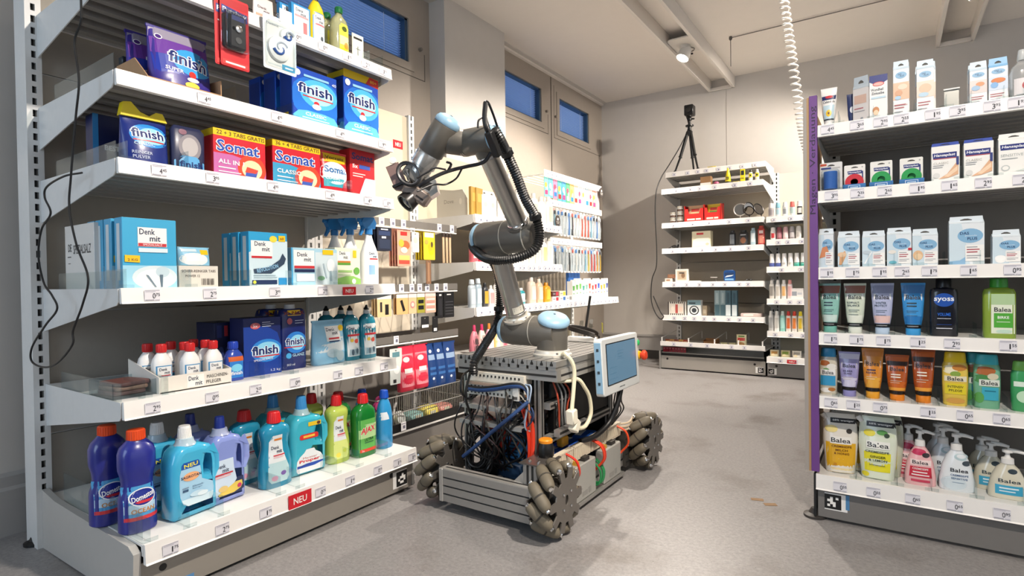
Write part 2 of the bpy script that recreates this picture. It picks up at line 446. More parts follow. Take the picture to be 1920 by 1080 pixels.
def spotlight(pos, aim, watts, cone, label):
    d = (Vector(aim) - Vector(pos)).normalized()
    r = thing('spotlight', label or 'white ceiling spotlight out of view behind the camera', 'spotlight', pos, 0, 'ceiling spotlights')
    b = MB(M('cfcac3', .45)); b.rev((0, 0, .065), (0, 0, -1), [(0, .042), (.008, .045), (.03, .040), (.034, .02)], 20); obj('ceiling_rose', b, r)
    a = MB(M('b5b0aa', .4, metal=.3)); a.sweep([(0, 0, .04), (.02, .0, .02), (0, 0, 0)], .008, 8); obj('swivel_arm', a, r)
    c = -d * .05
    h = MB(M('d9d5cf', .45)); h.rev(c, d, [(0, .024), (.004, .040), (.03, .046), (.095, .052), (.1, .052), (.1, .048), (.094, .047)], 24); hd = obj('lamp_head', h, r)
    l = MB(M('fff6ea', .3, emit=14)); l.rev(c + d * .095, d, [(0, .046), (.003, .046)], 20); obj('lens', l, r)
    kn = MB(DARK); kn.cyl((.045, .02, -.01), (.06, .02, -.01), .007, n=10); obj('knob', kn, r)
    ld = bpy.data.lights.new('spot', 'SPOT'); ld.energy = watts; ld.color = WARM; ld.spot_size = radians(cone); ld.spot_blend = .55; ld.shadow_soft_size = .045
    lo = bpy.data.objects.new('spot_beam', ld); COL.objects.link(lo); lo.parent = r; lo.location = d * .062
    lo.rotation_euler = d.to_track_quat('-Z', 'Y').to_euler()
for L_ in LAMPS: spotlight(*L_)
r = thing('ceiling_cable', 'thin grey steel cable strung under the ceiling with a short wire hanging from it', 'cable', (-1.07, 4.79, 2.79))
mb = MB(M('7b756f', .5)); mb.cyl((0, 0, 0), (2.6, .0, 0), .004, n=8); obj('strand', mb, r)
mb = MB(M('6b6560', .5)); mb.cyl((0, 0, .01), (0, 0, -.23), .003, n=8); obj('hanging_wire', mb, r)
mb = MB(M('55504c', .5)); mb.rev((0, 0, .01), (0, 0, -1), [(0, .012), (.02, .013), (.03, .006)], 12); obj('clamp', mb, r)
# coiled cable
P = spline([(-.47, 2.9, 2.8), (-.43, 2.9, 2.35), (-.405, 2.9, 2.1), (-.377, 2.9, 1.86), (-.345, 2.9, 1.6), (-.32, 2.9, 1.45), (-.28, 2.9, 1.33), (-.2, 2.92, 1.27)], 40)
H_ = []; turns = 62
for i, p in enumerate(P):
    t = 2 * pi * turns * i / (len(P) - 1); H_.append(p)
fine = []
NP = turns * 12
for k in range(NP + 1):
    s_ = k / NP * (len(P) - 1); i = min(len(P) - 2, int(s_)); q = P[i].lerp(P[i + 1], s_ - i); a = 2 * pi * turns * k / NP
    fine.append((q.x + .019 * cos(a), q.y + .019 * sin(a), q.z))
mb = MB(M('dcd8d2', .4)); mb.sweep(fine, .0042, 6)
tag(obj('coiled_cable', mb, loc=(0, 0, 0)), 'white coiled spiral cable hanging from the ceiling behind the right shelves', 'cable')
# tape marks
for i, (x, y, a) in enumerate(((-.425, 2.27, .3), (-.375, 2.245, .5))):
    mb = MB(M('8a6a45', .6)); mb.box(-.022, -.012, 0, .022, .012, .0008)
    tag(obj('floor_tape', mb, loc=(x, y, .0003), rot=(0, 0, a), smooth=0), ['brown tape scrap on the floor, the left of two', 'brown tape scrap on the floor, the right one nearer the right shelves'][i], 'tape', 'tape scraps on the floor')

# ================================================================== shelf units (local frame: x along the width, front towards -y)
RIB = {}; UNDER = M('8c8984', .5, metal=.2)  # underside grey has the groove shade put into its colour
def upright(root, x, y, z1, name='upright', w=.042, sp=.0378, z0=.0):
    mb = MB(STEEL); a = w * .36
    mb.box(x, y, z0, x + a, y + .03, z1); mb.box(x + w - a, y, z0, x + w, y + .03, z1)
    n = int((z1 - z0 - .19) / sp)
    mb.box(x + a, y, z0, x + w - a, y + .004, z0 + .185)
    for i in range(n):
        z = z0 + .185 + i * sp + .022
        mb.box(x + a, y, z, x + w - a, y + .004, min(z1, z + sp - .022))
    mb.box(x + a, y + .02, z0, x + w - a, y + .03, z1, DARK)
    return obj(name, mb, root, smooth=0)
_pt = {}
TAGP = M('e6e4ea', .45)
def price_tag(parent, x, y, z, big, small, k=1.0):
    key = (big, small, k)
    if key not in _pt:
        w, h = .040 * k, .031 * k
        it = [('r', 0, 0, 1, 1, TAGP), ('r', .04, .90, .96, .97, 'b4b2bc'), ('r', .04, .80, .70, .86, 'c2c0ca'), ('r', .04, .04, .6, .12, 'a3a1ab'), ('r', .66, .04, .96, .12, 'c2c0ca')]
        if big: it += [('t', big, .60, .45, .075 if big == '1' else .19, .48, '23222a'), ('t', small, .84, .55, .26, .26, '23222a')]
        else: it += [('r', .35, .3, .65, .6, '74748c')]
        mb = printed(it, w, h, seg=1); mb.box(-w / 2, 0.0, 0, w / 2, .0006, h, TAGP)
        _pt[key] = mb
        me_o = flat('price_tag', mb, parent, (x, y, z)); _pt[key] = me_o.data
        return me_o
    return link('price_tag', _pt[key], parent, (x, y, z))
RAILM = M('efece8', .35, var=.02)
def shelf(root, x0, x1, yf, yb, z, rail=.042, tags=(), ribs=6, brackets=True, name='shelf', tagscale=1.0, deck=WHITE, riser=0, rail_m=None, bh=.135):
    mb = MB(deck)
    mb.box(x0, yf + .002, z - .006, x1, yb, z); mb.box(x0, yf + .002, z - .03, x1, yf + .012, z - .006); mb.box(x0, yb - .012, z - .03, x1, yb, z - .006)
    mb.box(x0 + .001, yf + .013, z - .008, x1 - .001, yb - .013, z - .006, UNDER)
    s = obj(name, mb, root, smooth=0)
    rb = MB(rail_m or RAILM)
    rb.prism([(yf, z + .003), (yf - .010, z + .003), (yf - .014, z - rail + .004), (yf - .018, z - rail), (yf, z - rail)], x0, x1, 'x')
    obj('price_rail', rb, s, smooth=0)
    n = ribs
    for i in range(n):
        y = yf + .045 + (yb - yf - .09) * (i + .3) / max(1, n - .4); key = (round(x1 - x0, 3),)
        if key not in RIB:
            q = MB(M('a19e99', .45, metal=.2)); L = x1 - x0 - .01  # rib grey also darkened for the shade under the shelf
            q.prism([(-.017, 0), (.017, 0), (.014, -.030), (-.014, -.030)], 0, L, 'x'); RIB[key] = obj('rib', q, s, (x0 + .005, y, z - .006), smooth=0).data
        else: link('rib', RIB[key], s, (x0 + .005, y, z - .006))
    if brackets:
        for x in (x0 - .003, x1):
            bm_ = MB(STEEL); bm_.prism([(yf + .001, z + .001), (yb, z + .001), (yb, z - bh), (yf + .012, z - rail - .004), (yf + .001, z - rail + .006)], x, x + .003, 'x'); obj('bracket', bm_, s, smooth=0)
    if riser:
        c = MB(CLEAR); c.box(x0 + .002, yf + .01, z, x0 + .004, yb - .12, z + riser); obj('clear_riser', c, s, smooth=0)
    for x, b, c in tags: price_tag(s, x, yf - .0152, z - rail + .006, b, c, tagscale)
    return s
def divider(s, x, yf, z, h=.05, d=.14, front=.03):
    m = MB(CLEAR); m.box(x - .0008, yf + .006, z, x + .0008, yf + d, z + h); m.box(x - .018, yf + .003, z, x + .018, yf + .005, z + .012)
    o = obj('divider', m, s, smooth=0)
    return o
def marker(root, x, y, z, s=.05, cells=(0, 1, 3, 4, 6, 8, 9, 14), side=1):
    m = MB(PAPER); m.box(x - .018 if side < 0 else x, y - .001, z - .004, x + s + (.018 if side > 0 else 0), y, z + s + .004)
    m.box(x, y - .0014, z, x + s, y - .001, z + s, DARK); u = s / 6
    for c in cells:
        i, j = c % 4, c // 4; m.box(x + u * (1 + i), y - .0018, z + u * (1 + j), x + u * (2 + i), y - .0014, z + u * (2 + j), PAPER)
    o = obj('marker_plate', m, root, smooth=0); return o

KICK = M('9b958c', .5, metal=.2, var=.03)
# ---- large unit on the left
LU = thing('shelf_unit', 'tall white shelf unit on the left, six shelves of dishwasher and cleaning products', 'shelf unit', (-1.72, .654, 0), pi / 2)
W1 = 1.0
upright(LU, -.034, .56, 1.92); upright(LU, W1 - .006, .56, 1.92)
mb = MB(STEEL); mb.box(-.034, .59, 0, -.028, .66, 1.92); obj('upright_side', mb, LU, smooth=0)
for i, (a, b) in enumerate(((.17, .36), (.365, .76), (.765, 1.16), (1.165, 1.54), (1.545, 1.915))):
    mb = MB(PANEL); mb.box(.01, .575, a, W1 - .008, .585, b); obj('back_panel', mb, LU, smooth=0)
LS = {}
def tg(px): return px
LS[1] = shelf(LU, 0, W1, .0, .56, 1.722, .04, [(.16, '4', '45'), (.30, '1', '95'), (.44, '3', '25'), (.55, '0', '95'), (.66, '0', '95'), (.77, '1', '75'), (.86, '2', '75'), (.95, '3', '75')], 7)
LS[2] = shelf(LU, 0, W1, .0, .56, 1.424, .04, [(.23, '4', '45'), (.47, '4', '95'), (.73, '4', '95'), (.94, '9', '95')], 7, riser=.05)
LS[3] = shelf(LU, 0, W1, .0, .56, 1.188, .04, [(.10, '4', '45'), (.25, '3', '95'), (.45, '4', '95'), (.68, '4', '95'), (.86, '4', '95'), (.96, '0', '95')], 7, riser=.05)
LS[4] = shelf(LU, 0, W1, .0, .56, .837, .04, [(.075, '0', '75'), (.235, '2', '75'), (.45, '3', '95'), (.64, '2', '95'), (.86, '2', '45')], 7, riser=.05)
LS[5] = shelf(LU, 0, W1, .0, .56, .529, .046, [(.07, '2', '95'), (.235, '0', '95'), (.375, '2', '25'), (.52, '0', '85'), (.70, '1', '95'), (.80, '2', '45'), (.93, '0', '95')], 7, riser=.05)
LS[6] = shelf(LU, 0, W1, -.108, .56, .170, .05, [(.06, '1', '75'), (.20, '2', '75'), (.335, '1', '75'), (.535, '0', '75'), (.66, '1', '45'), (.79, '0', '75'), (.89, '1', '75'), (.97, '1', '75')], 3, brackets=False, name='base_shelf', riser=.09)
for k, xs in {1: (.8, .9, .97), 2: (.34, .55, .77, .9), 3: (.03, .19, .56, .8), 4: (.02, .19, .38, .53, .72), 5: (.06, .12, .42, .53, .76, .88), 6: (.02, .12, .215, .40, .47, .62, .72, .86)}.items():
    z = {1: 1.722, 2: 1.424, 3: 1.188, 4: .837, 5: .529, 6: .17}[k]
    for x in xs: divider(LS[k], x, -.108 if k == 6 else 0, z, .055 if k < 6 else .06, .2 if k == 6 else .14)
def neu(parent, x, y, z, w, h, flag=False):
    m = printed([('r', 0, 0, 1, 1, 'cf1f2c'), ('t', 'NEU', .5, .5, .58, .46, 'f6efe8', {'b': .015})], w, h, seg=1)
    m.box(-w / 2, 0, 0, w / 2, .001, h, M('c01a26', .4)); o = flat('new_sign', m, parent, (x, y, z)); o['label'] = 'red NEU sign'; return o
neu(LS[4], .76, -.0158, .80, .062, .03); neu(LS[6], .455, -.1245, .120, .085, .046); neu(LS[2], 1.03, -.012, 1.405, .055, .034)
mb = MB(KICK); mb.box(0, -.088, .012, W1, -.080, .116); k_ = obj('plinth_panel', mb, LU, smooth=0)
for x in (.055, .89): mb = MB(DARK); mb.cyl((x, -.0885, .085), (x, -.080, .085), .010, n=16); obj('plinth_hole', mb, LU)
marker(LU, .915, -.0885, .03, .058, (1, 2, 4, 7, 9, 10, 11, 14), -1)
mb = MB(M('5c8fc0', .5)); mb.box(.105, -.0892, .0125, .135, -.0882, .035); obj('blue_sticker', mb, LU, smooth=0)
mb = MB(M('b5b2ad', .45, var=.03)); mb.prism([(.56, .19), (.56, .0), (-.09, .015), (-.10, .15), (-.07, .165), (.45, .175)], -.02, -.002, 'x'); obj('base_side_panel', mb, LU, smooth=0)
mb = MB(M('b5b2ad', .45, var=.03)); mb.prism([(.56, .17), (.56, .0), (-.09, .015), (-.09, .12)], W1 + .002, W1 + .014, 'x'); obj('base_side_panel', mb, LU, smooth=0)
for x, y in ((-.02, .62), (1.03, -.03), (.02, -.03)):
    mb = MB(BLACK); mb.rev((x, y, 0), (0, 0, 1), [(0, .034), (.008, .034), (.014, .02), (.03, .012)], 18); obj('foot', mb, LU)

# ---- gondola on the right
RU = thing('shelf_unit', 'shelf unit on the right with plasters, shampoo tubes and soap, purple end sign', 'shelf unit', (-.206, 2.19, 0), 0)
WR = .95
RS = {}
rt = {1: [(.03, '4', '45'), (.115, '3', '65'), (.18, '2', '95'), (.235, '2', '55'), (.315, '1', '95'), (.375, '3', '95'), (.455, '3', '95'), (.51, '1', '95'), (.58, '2', '25')],
      2: [(.04, '3', '95'), (.115, '2', '35'), (.19, '2', '65'), (.275, '1', '95'), (.355, '1', '65'), (.435, '2', '95'), (.52, '2', '35')],
      3: [(.025, '1', '95'), (.10, '1', '75'), (.175, '1', '95'), (.235, '2', '65'), (.305, '1', '75'), (.40, '1', '65'), (.50, '0', '95')],
      4: [(.035, '1', '75'), (.11, '1', '75'), (.185, '1', '75'), (.275, '1', '25'), (.36, '2', '95'), (.49, '1', '55')],
      5: [(.035, '0', '65'), (.10, '1', '25'), (.175, '0', '75'), (.30, '1', '25'), (.39, '0', '65'), (.475, '0', '65')],
      6: [(.06, '0', '55'), (.155, '0', '55'), (.26, '0', '65'), (.365, '0', '65'), (.475, '0', '95')]}
for k, z in {1: 1.358, 2: 1.134, 3: .873, 4: .650, 5: .432, 6: .160}.items():
    RS[k] = shelf(RU, -.012 if k == 6 else 0, WR, 0, .42, z, .048 if k == 6 else .038, rt[k], 6 if k < 4 else 3, brackets=k < 6, name='shelf' if k < 6 else 'base_shelf', bh=.11, deck=WHITE)
    for x in {1: (.06, .16, .215, .27, .35, .41, .485, .53), 2: (.075, .145, .225, .3, .385, .465), 3: (.07, .145, .215, .275, .345, .43), 4: (.075, .145, .215, .30, .42, .55), 5: (.055, .13, .2, .275, .33, .41, .49), 6: (.105, .22, .31, .42, .53)}[k]:
        divider(RS[k], x, 0, z, .045, .10)
upright(RU, -.004, .42, 1.40); upright(RU, WR, .42, 1.40)
for a, b in ((.16, .50), (.505, .9), (.905, 1.37)):
    mb = MB(M('85807a', .55, var=.03)); mb.box(.03, .425, a, WR, .435, b); obj('back_panel', mb, RU, smooth=0)
mb = MB(M('7f7c79', .5, metal=.2, var=.03)); mb.box(-.008, .008, .012, WR, .016, .112); obj('plinth_panel', mb, RU, smooth=0)
mb = MB(M('a39c95', .5)); mb.box(-.046, 0, .17, -.034, .42, 1.462); obj('end_panel', mb, RU, smooth=0)
mb = MB(M('b08d63', .55, var=.08, scale=90)); mb.box(-.034, -.001, .168, -.026, .42, 1.463); obj('wood_edge', mb, RU, smooth=0)
mb = MB(M('6b3f86', .5, var=.03)); mb.box(-.026, -.006, .17, -.002, .012, 1.466); obj('purple_sign', mb, RU, smooth=0)
mb = MB(); v, f = text_geo('Magen \u00b7 Verdauung', 0)
mb.add([(-.0135 - y * .022, -.0064, 1.245 + x * .37) for x, y in v], f, M('2a1838', .5)); flat('sign_lettering', mb, RU)
mb = MB(DARK); mb.prism([(.0, .012), (.42, .012), (.42, .16), (0, .16)], -.02, -.012, 'x'); obj('base_side_panel', mb, RU, smooth=0)
marker(RU, .012, .008, .045, .05, (0, 2, 5, 6, 8, 9, 13, 15), 1)
mb = MB(M('4f86b5', .5)); mb.box(.075, .0065, .05, .086, .0078, .10); obj('blue_sticker', mb, RU, smooth=0)
mb = MB(M('3a3633', .5)); mb.rev((-.02, .03, 0), (0, 0, 1), [(0, .036), (.008, .036), (.014, .02), (.03, .012)], 18); obj('foot', mb, RU)

# ---- back units
BU = thing('shelf_unit', 'shelf unit at the back wall with a tripod camera on top', 'shelf unit', (-1.79, 5.10, 0), 0)
WB = .905
BS = {}
def rtags(n, x0, x1, seed): 
    rr = random.Random(seed); return [(x0 + (x1 - x0) * (i + .5 + rr.uniform(-.2, .2)) / n, '', '') for i in range(n)]
for k, (z, n) in {1: (1.842, 8), 2: (1.668, 6), 3: (1.355, 5), 4: (1.12, 6), 5: (.812, 7), 6: (.506, 8)}.items():
    BS[k] = shelf(BU, .03, WB - .005, .12 if k == 1 else 0, .52, z, .045, rtags(n, .08, WB - .05, k), 5 if k < 4 else 3, tagscale=.9)
upright(BU, -.006, .52, 1.80); upright(BU, WB - .036, .52, 1.80)
for a, b in ((.2, .6), (.605, 1.0), (1.005, 1.4), (1.405, 1.79)):
    mb = MB(M('a49a8a', .55, var=.03)); mb.box(.03, .53, a, WB - .03, .54, b); obj('back_panel', mb, BU, smooth=0)
mb = MB(WHITE); mb.box(.0, .02, .215, WB, .5, .222); s7 = obj('bin_deck', mb, BU, smooth=0)
mb = MB(RAILM); mb.box(0, 0, .222, WB, .012, .262); obj('price_rail', mb, s7, smooth=0)
for x, a, b in rtags(5, .05, WB - .05, 9): price_tag(s7, x, -.0005, .227, a, b, .9)
mb = MB(clear_mat('dfe2e2', .2)); mb.box(.01, .004, .162, WB - .01, .007, .22); obj('clear_front_strip', mb, s7, smooth=0)
for x in (.012, .26, .49, .69, WB - .02):
    mb = MB(WHITE); mb.cyl((x, .01, .26), (x, .01, .30), .006, n=8); mb.cyl((x, .01, .295), (x, .45, .33), .003, n=6); mb.cyl((x, .45, .26), (x, .45, .33), .003, n=6); obj('wire_divider', mb, s7)
mb = MB(M('a19c95', .5, var=.03)); mb.box(0, .02, .012, WB, .028, .128); obj('plinth_panel', mb, BU, smooth=0)
for x in (.06, .82): mb = MB(DARK); mb.cyl((x, .019, .1), (x, .028, .1), .01, n=14); obj('plinth_hole', mb, BU)
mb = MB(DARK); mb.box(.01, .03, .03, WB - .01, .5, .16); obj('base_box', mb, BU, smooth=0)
marker(BU, .845, .0195, .03, .045, (0, 1, 4, 6, 7, 9, 12, 14), -1)
mb = MB(M('8f8c88', .5)); mb.box(-.012, .0, .0, -.002, .52, .17); obj('base_side_panel', mb, BU, smooth=0)
BR = thing('shelf_unit', 'narrow visible part of a shelf unit with deodorants, right of the tripod shelves', 'shelf unit', (-.868, 5.10, 0), 0)
RSB = {}
for k, (z, n) in {1: (1.35, 8), 2: (1.158, 8), 3: (.930, 6), 4: (.662, 9), 5: (.389, 9), 6: (.175, 6)}.items():
    RSB[k] = shelf(BR, 0, .9, .02 if k < 6 else -.01, .52, z, .046, rtags(n, .02, .88, 20 + k), 2, brackets=k < 6, tagscale=.9, name='shelf' if k < 6 else 'base_shelf')
upright(BR, -.02, .525, 1.80); upright(BR, .9, .525, 1.80)
mb = MB(M('cfc7b0', .55, var=.03)); mb.box(.02, .535, .17, .9, .545, 1.79); obj('back_panel', mb, BR, smooth=0)
mb = MB(M('8b8885', .5, var=.03)); mb.box(0, .01, .012, .9, .018, .12); obj('plinth_panel', mb, BR, smooth=0)
mb = MB(DARK); mb.cyl((.07, .009, .1), (.07, .018, .1), .01, n=14); obj('plinth_hole', mb, BR)
marker(BR, .008, .0095, .03, .045, (1, 2, 4, 7, 9, 10, 15), 1)
neu(RSB[6], .19, -.026, .133, .07, .03)

# ---- wall units behind the robot
HU = thing('hook_unit', 'hook display unit behind the left shelves with hair accessories and sponge bags', 'shelf unit', (-1.95, 1.705, 0), pi / 2)
STONE = stone_mat()
upright(HU, -.012, .33, 1.80); upright(HU, .63, .33, 1.80)
for a, b in ((.52, 1.15),):
    mb = MB(STONE); mb.box(.03, .345, a, .63, .355, b); obj('veined_panel', mb, HU, smooth=0)
mb = MB(M('cabfa8', .55, var=.03)); mb.box(.03, .345, 1.155, .63, .355, 1.79); obj('back_panel', mb, HU, smooth=0)
mb = MB(M('6f6b66', .55)); mb.box(.03, .345, .1, .63, .355, .515); obj('back_panel', mb, HU, smooth=0)
GB = M('6f6b66', .5, metal=.2)
def flag(parent, x, y, z, seed):
    m = printed([('r', 0, 0, 1, 1, 'e9e7ea'), ('r', .1, .75, .9, .85, '9a98a4'), ('r', .35, .25, .8, .6, '6f6f80')], .032, .040, seg=1); m.box(-.016, 0, 0, .016, .001, .04, PAPER)
    return flat('price_flag', m, parent, (x, y, z))
def hookbar(root, z, x0, x1, flags, hooks, depth=.3):
    m = MB(GB); m.box(x0, depth - .01, z, x1, depth, z + .03); m.box(x0, -.004, z + .012, x1, 0, z + .045); b = obj('hook_bar', m, root, smooth=0)
    for x in hooks:
        h = MB(CHROME); h.sweep([(x, depth, z + .01), (x, .02, z + .006), (x, .0, z + .018)], .0025, 6); obj('hook', h, b)
    for i, x in enumerate(flags): flag(b, x, -.0055, z + .006, i)
    m = MB(WHITE); m.cyl((x0, 0, z + .004), (x1, 0, z + .004), .004, n=8); obj('front_rod', m, b)
    return b
hookbar(HU, 1.10, .0, .64, (.10, .17, .24, .50, .60), (.13, .26, .34, .46, .58))
hookbar(HU, .79, .0, .64, (.16, .22, .29, .345, .40, .47, .54), (.12, .25, .315, .37, .44, .52, .59))
hookbar(HU, .545, .0, .64, (.18,), (.2, .28, .37, .45, .5, .57))
# wire basket and bottom
mb = MB(M('a8a6a2', .35, metal=.6))
for i in range(45):
    x = .05 + i * .0133; mb.cyl((x, -.03, .15), (x, -.03, .31), .0016, n=5)
    if i % 3 == 0: mb.cyl((x, -.03, .152), (x, .3, .152), .0016, n=5)
for z in (.15, .23, .31): mb.sweep([(.03, .3, z), (.03, -.03, z), (.64, -.03, z), (.64, .3, z)], .003, 6)
bk = obj('wire_basket', mb, HU); 
mb = MB(BLACK); mb.box(.02, -.05, .145, .65, -.042, .185); mb.box(.02, -.052, .138, .65, -.04, .146, M('c9c7c3', .4)); obj('basket_rail', mb, HU, smooth=0)
flag(bk, .17, -.055, .15, 3)
mb = MB(M('6e6a66', .5, var=.05)); mb.box(0, -.03, .012, .66, -.02, .13); obj('plinth_panel', mb, HU, smooth=0)
SU = thing('shelf_unit', 'brightly lit wall shelf unit with toiletries behind the robot arm', 'shelf unit', (-1.86, 2.385, 0), pi / 2)
SS = {}
mb = MB(M('b9ae99', .55, var=.03)); mb.box(.02, .435, .1, .95, .445, 1.62); obj('back_panel', mb, SU, smooth=0)
upright(SU, -.02, .425, 1.62); upright(SU, .935, .425, 1.62)
for k, (z, n) in {1: (1.205, 16), 2: (.948, 15), 3: (.700, 15), 4: (.44, 12)}.items():
    SS[k] = shelf(SU, 0, .955, 0, .42, z, .045, rtags(n, .02, .94, 40 + k), 5 if k < 3 else 3, tagscale=.9, name='shelf', bh=.12)
mb = MB(M('6e6a66', .5, var=.05)); mb.box(0, .0, .012, .955, .01, .40); obj('plinth_panel', mb, SU, smooth=0)
TU = thing('hook_unit', 'toothbrush display unit of white hook rails in the far left corner', 'shelf unit', (-2.0, 3.345, 0), pi / 2)
mb = MB(M('8b8275', .55, var=.03)); mb.box(.0, .295, .7, .95, .305, 1.36); obj('back_panel', mb, TU, smooth=0)
mb = MB(M('b0a690', .55, var=.03)); mb.box(.0, .295, .1, .95, .305, .695); obj('back_panel', mb, TU, smooth=0)
upright(TU, .94, .285, 1.36)
for z in (1.575, 1.375, 1.105):
    m = MB(RAILM); m.box(.02, -.004, z, .95, 0, z + .045); b = obj('hook_rail', m, TU, smooth=0)
    for x, p, q in rtags(13, .03, .94, int(z * 100)): price_tag(b, x, -.0048, z + .008, '', '', .85)
    m = MB(WHITE)
    for y in (.05, .12, .19, .26): m.cyl((.03, y, z + .012), (.03, y, z + .016), .003, n=6)
    m.cyl((.02, 0, z + .01), (.02, .3, z + .01), .004, n=6); m.cyl((.95, 0, z + .01), (.95, .3, z + .01), .004, n=6)
    for i in range(5): m.cyl((.02, .05 + i * .055, z + .012), (.95, .05 + i * .055, z + .012), .003, n=6)
    obj('wire_grid', m, b)
TS = shelf(TU, .01, .955, -.13, .28, .700, .045, rtags(13, .03, .94, 77), 3, tagscale=.9, bh=.1)
TS2 = shelf(TU, .01, .955, -.11, .28, .33, .045, rtags(8, .03, .94, 78), 2, tagscale=.9, bh=.1)
for x, z in ((.93, 1.565), ):
    pass
for x, z, y in ((.93, 1.565, -.012), (.12, 1.262, -.05)):
    m = MB(M('3c3633', .5)); m.slab([ell(x, z, .035, .042)], .003, .0, y=y)
    m2 = printed([('r', .36, .56, .64, .76, 'e8e4de'), ('r', .2, .40, .8, .46, 'b9b4ae'), ('r', .28, .28, .72, .33, 'b9b4ae')], .07, .084, back=y - .002, seg=1, z0=z - .042)
    m2.v = [(v[0] + x, v[1], v[2]) for v in m2.v]
    m.v += []; o = obj('round_sign', m, TU, smooth=0); flat('sign_print', m2, o)

# ================================================================== the mobile robot
RX, RY = -1.18, 1.95
RB = thing('mobile_robot', 'wheeled mobile robot of grey aluminium with a jointed arm and a touch screen', 'robot', (RX, RY, 0))
def rp(name, mb, parent=None, smooth=40, label=None):
    o = obj(name, mb, parent or RB, (-RX, -RY, 0) if parent is None else (0, 0, 0), smooth=smooth)
    if label: o['label'] = label
    return o
PROF = M('a3a19d', .38, metal=.6, var=.05, scale=50); PROF_L = M('bab7b1', .36, metal=.5, var=.04, scale=50); SLOT = M('1d1c1b', .7)
# --- chassis
mb = MB(SLOT); mb.box(-1.375, 1.556, .04, -.99, 1.585, .15); rp('front_core', mb, smooth=0)
for i in range(4):
    z0 = .038 + i * .030; mb = MB(PROF); mb.box(-1.372, 1.55, z0, -.993, 1.557, z0 + (.0245 if i < 3 else .0255)); rp('front_strip', mb, smooth=0)
for x in (-1.388, -.993):
    mb = MB(PROF_L); mb.cbox(x, 1.548, .035, x + .018, 1.592, .157, .002); rp('end_plate', mb, smooth=0)
mb = MB(PROF_L); mb.box(-1.37, 1.55, .1535, -.995, 1.59, .158); mb.box(-1.37, 1.566, .158, -.995, 1.574, .1585, SLOT); rp('front_cap', mb, smooth=0)
for x in (-1.388, -1.0):
    mb = MB(PROF); mb.box(x, 1.592, .035, x + .03, 2.50, .10); mb.box(x - .001, 1.6, .06, x + .031, 2.49, .068, SLOT); rp('side_rail', mb, smooth=0)
mb = MB(PROF); mb.box(-1.388, 2.47, .035, -.97, 2.50, .15); rp('rear_beam', mb, smooth=0)
mb = MB(M('2a2a2b', .6)); mb.box(-1.36, 1.592, .045, -1.0, 2.47, .055); rp('floor_tray', mb, smooth=0)
# corner post with plate
mb = MB(PROF); mb.box(-1.032, 1.575, .157, -.975, 1.625, .226)
for x in (-1.014, -.995): mb.box(x - .004, 1.5738, .16, x + .004, 1.576, .224, SLOT)
rp('corner_post', mb, smooth=0)
mb = MB(PROF_L); mb.prism([(-1.075, .158), (-1.032, .158), (-1.032, .20)], 1.58, 1.615, 'y'); rp('gusset', mb, smooth=0)
mb = MB(M('6a6560', .35, metal=.6)); mb.box(-1.045, 1.57, .226, -.955, 1.70, .231)
for x, y in ((-1.02, 1.6), (-.985, 1.6), (-1.02, 1.66)): mb.rev((x, y, .231), (0, 0, 1), [(0, .006), (.004, .006), (.006, .003)], 10, CHROME)
rp('corner_plate', mb, smooth=0)
for x, y in ((-1.062, 1.70), (-1.385, 1.70), (-1.062, 2.20), (-1.385, 2.20), (-1.0, 2.16)):
    mb = MB(PROF); mb.box(x, y, .055, x + .025, y + .025, .50); mb.box(x + .008, y - .0006, .06, x + .016, y + .001, .495, SLOT); mb.box(x + .0245, y + .008, .06, x + .0256, y + .016, .495, SLOT); rp('frame_post', mb, smooth=0)
for z in (.262, .38):
    mb = MB(PROF); mb.box(-1.037, 1.725, z, -1.012, 2.2, z + .025); mb.box(-1.0125, 1.73, z + .008, -1.0114, 2.19, z + .016, SLOT); rp('cross_rail', mb, smooth=0)
mb = MB(PROF); mb.box(-1.0, 1.73, .285, -.978, 2.18, .31); mb.box(-.9785, 1.735, .293, -.9774, 2.17, .302, SLOT); rp('cross_rail', mb, smooth=0)
mb = MB(PROF); mb.box(-1.385, 1.70, .31, -1.062, 1.725, .33); rp('cross_rail', mb, smooth=0)
for z, x1 in ((.382, -1.10), (.322, -1.08)):
    mb = MB(M('9b9a97', .4, metal=.4, var=.04)); mb.box(-1.36, 1.64, z, x1, 2.2, z + .004); mb.box(-1.36, 1.64, z - .012, x1, 1.642, z); rp('sheet_shelf', mb, smooth=0)
# --- top plate of slotted profiles
for i in range(11):
    x = -1.405 + i * .0405; mb = MB(PROF)
    mb.box(x, 1.686, .541, x + .038, 2.36, .561); mb.box(x + .004, 1.688, .529, x + .0345, 2.36, .541)
    mb.prism([(x + .013, .545), (x + .025, .545), (x + .025, .551), (x + .021, .557), (x + .021, .5612), (x + .017, .5612), (x + .017, .557), (x + .013, .551)], 1.6852, 1.69, 'y', SLOT)
    mb.box(x + .0165, 1.69, .5612, x + .0215, 2.36, .5615, SLOT)
    rp('plate_profile', mb, smooth=0)
for y in (1.69, 2.33):
    mb = MB(PROF); mb.box(-1.405, y, .490, -.962, y + .03, .5285); mb.box(-1.40, y - .0008, .505, -.965, y + .0005, .513, SLOT); rp('plate_frame', mb, smooth=0)
for x in (-1.405, -.992):
    mb = MB(PROF_L); mb.box(x, 1.72, .490, x + .03, 2.33, .5285); mb.box(x + .0295, 1.72, .505, x + .0306, 2.33, .513, SLOT); rp('plate_frame', mb, smooth=0)
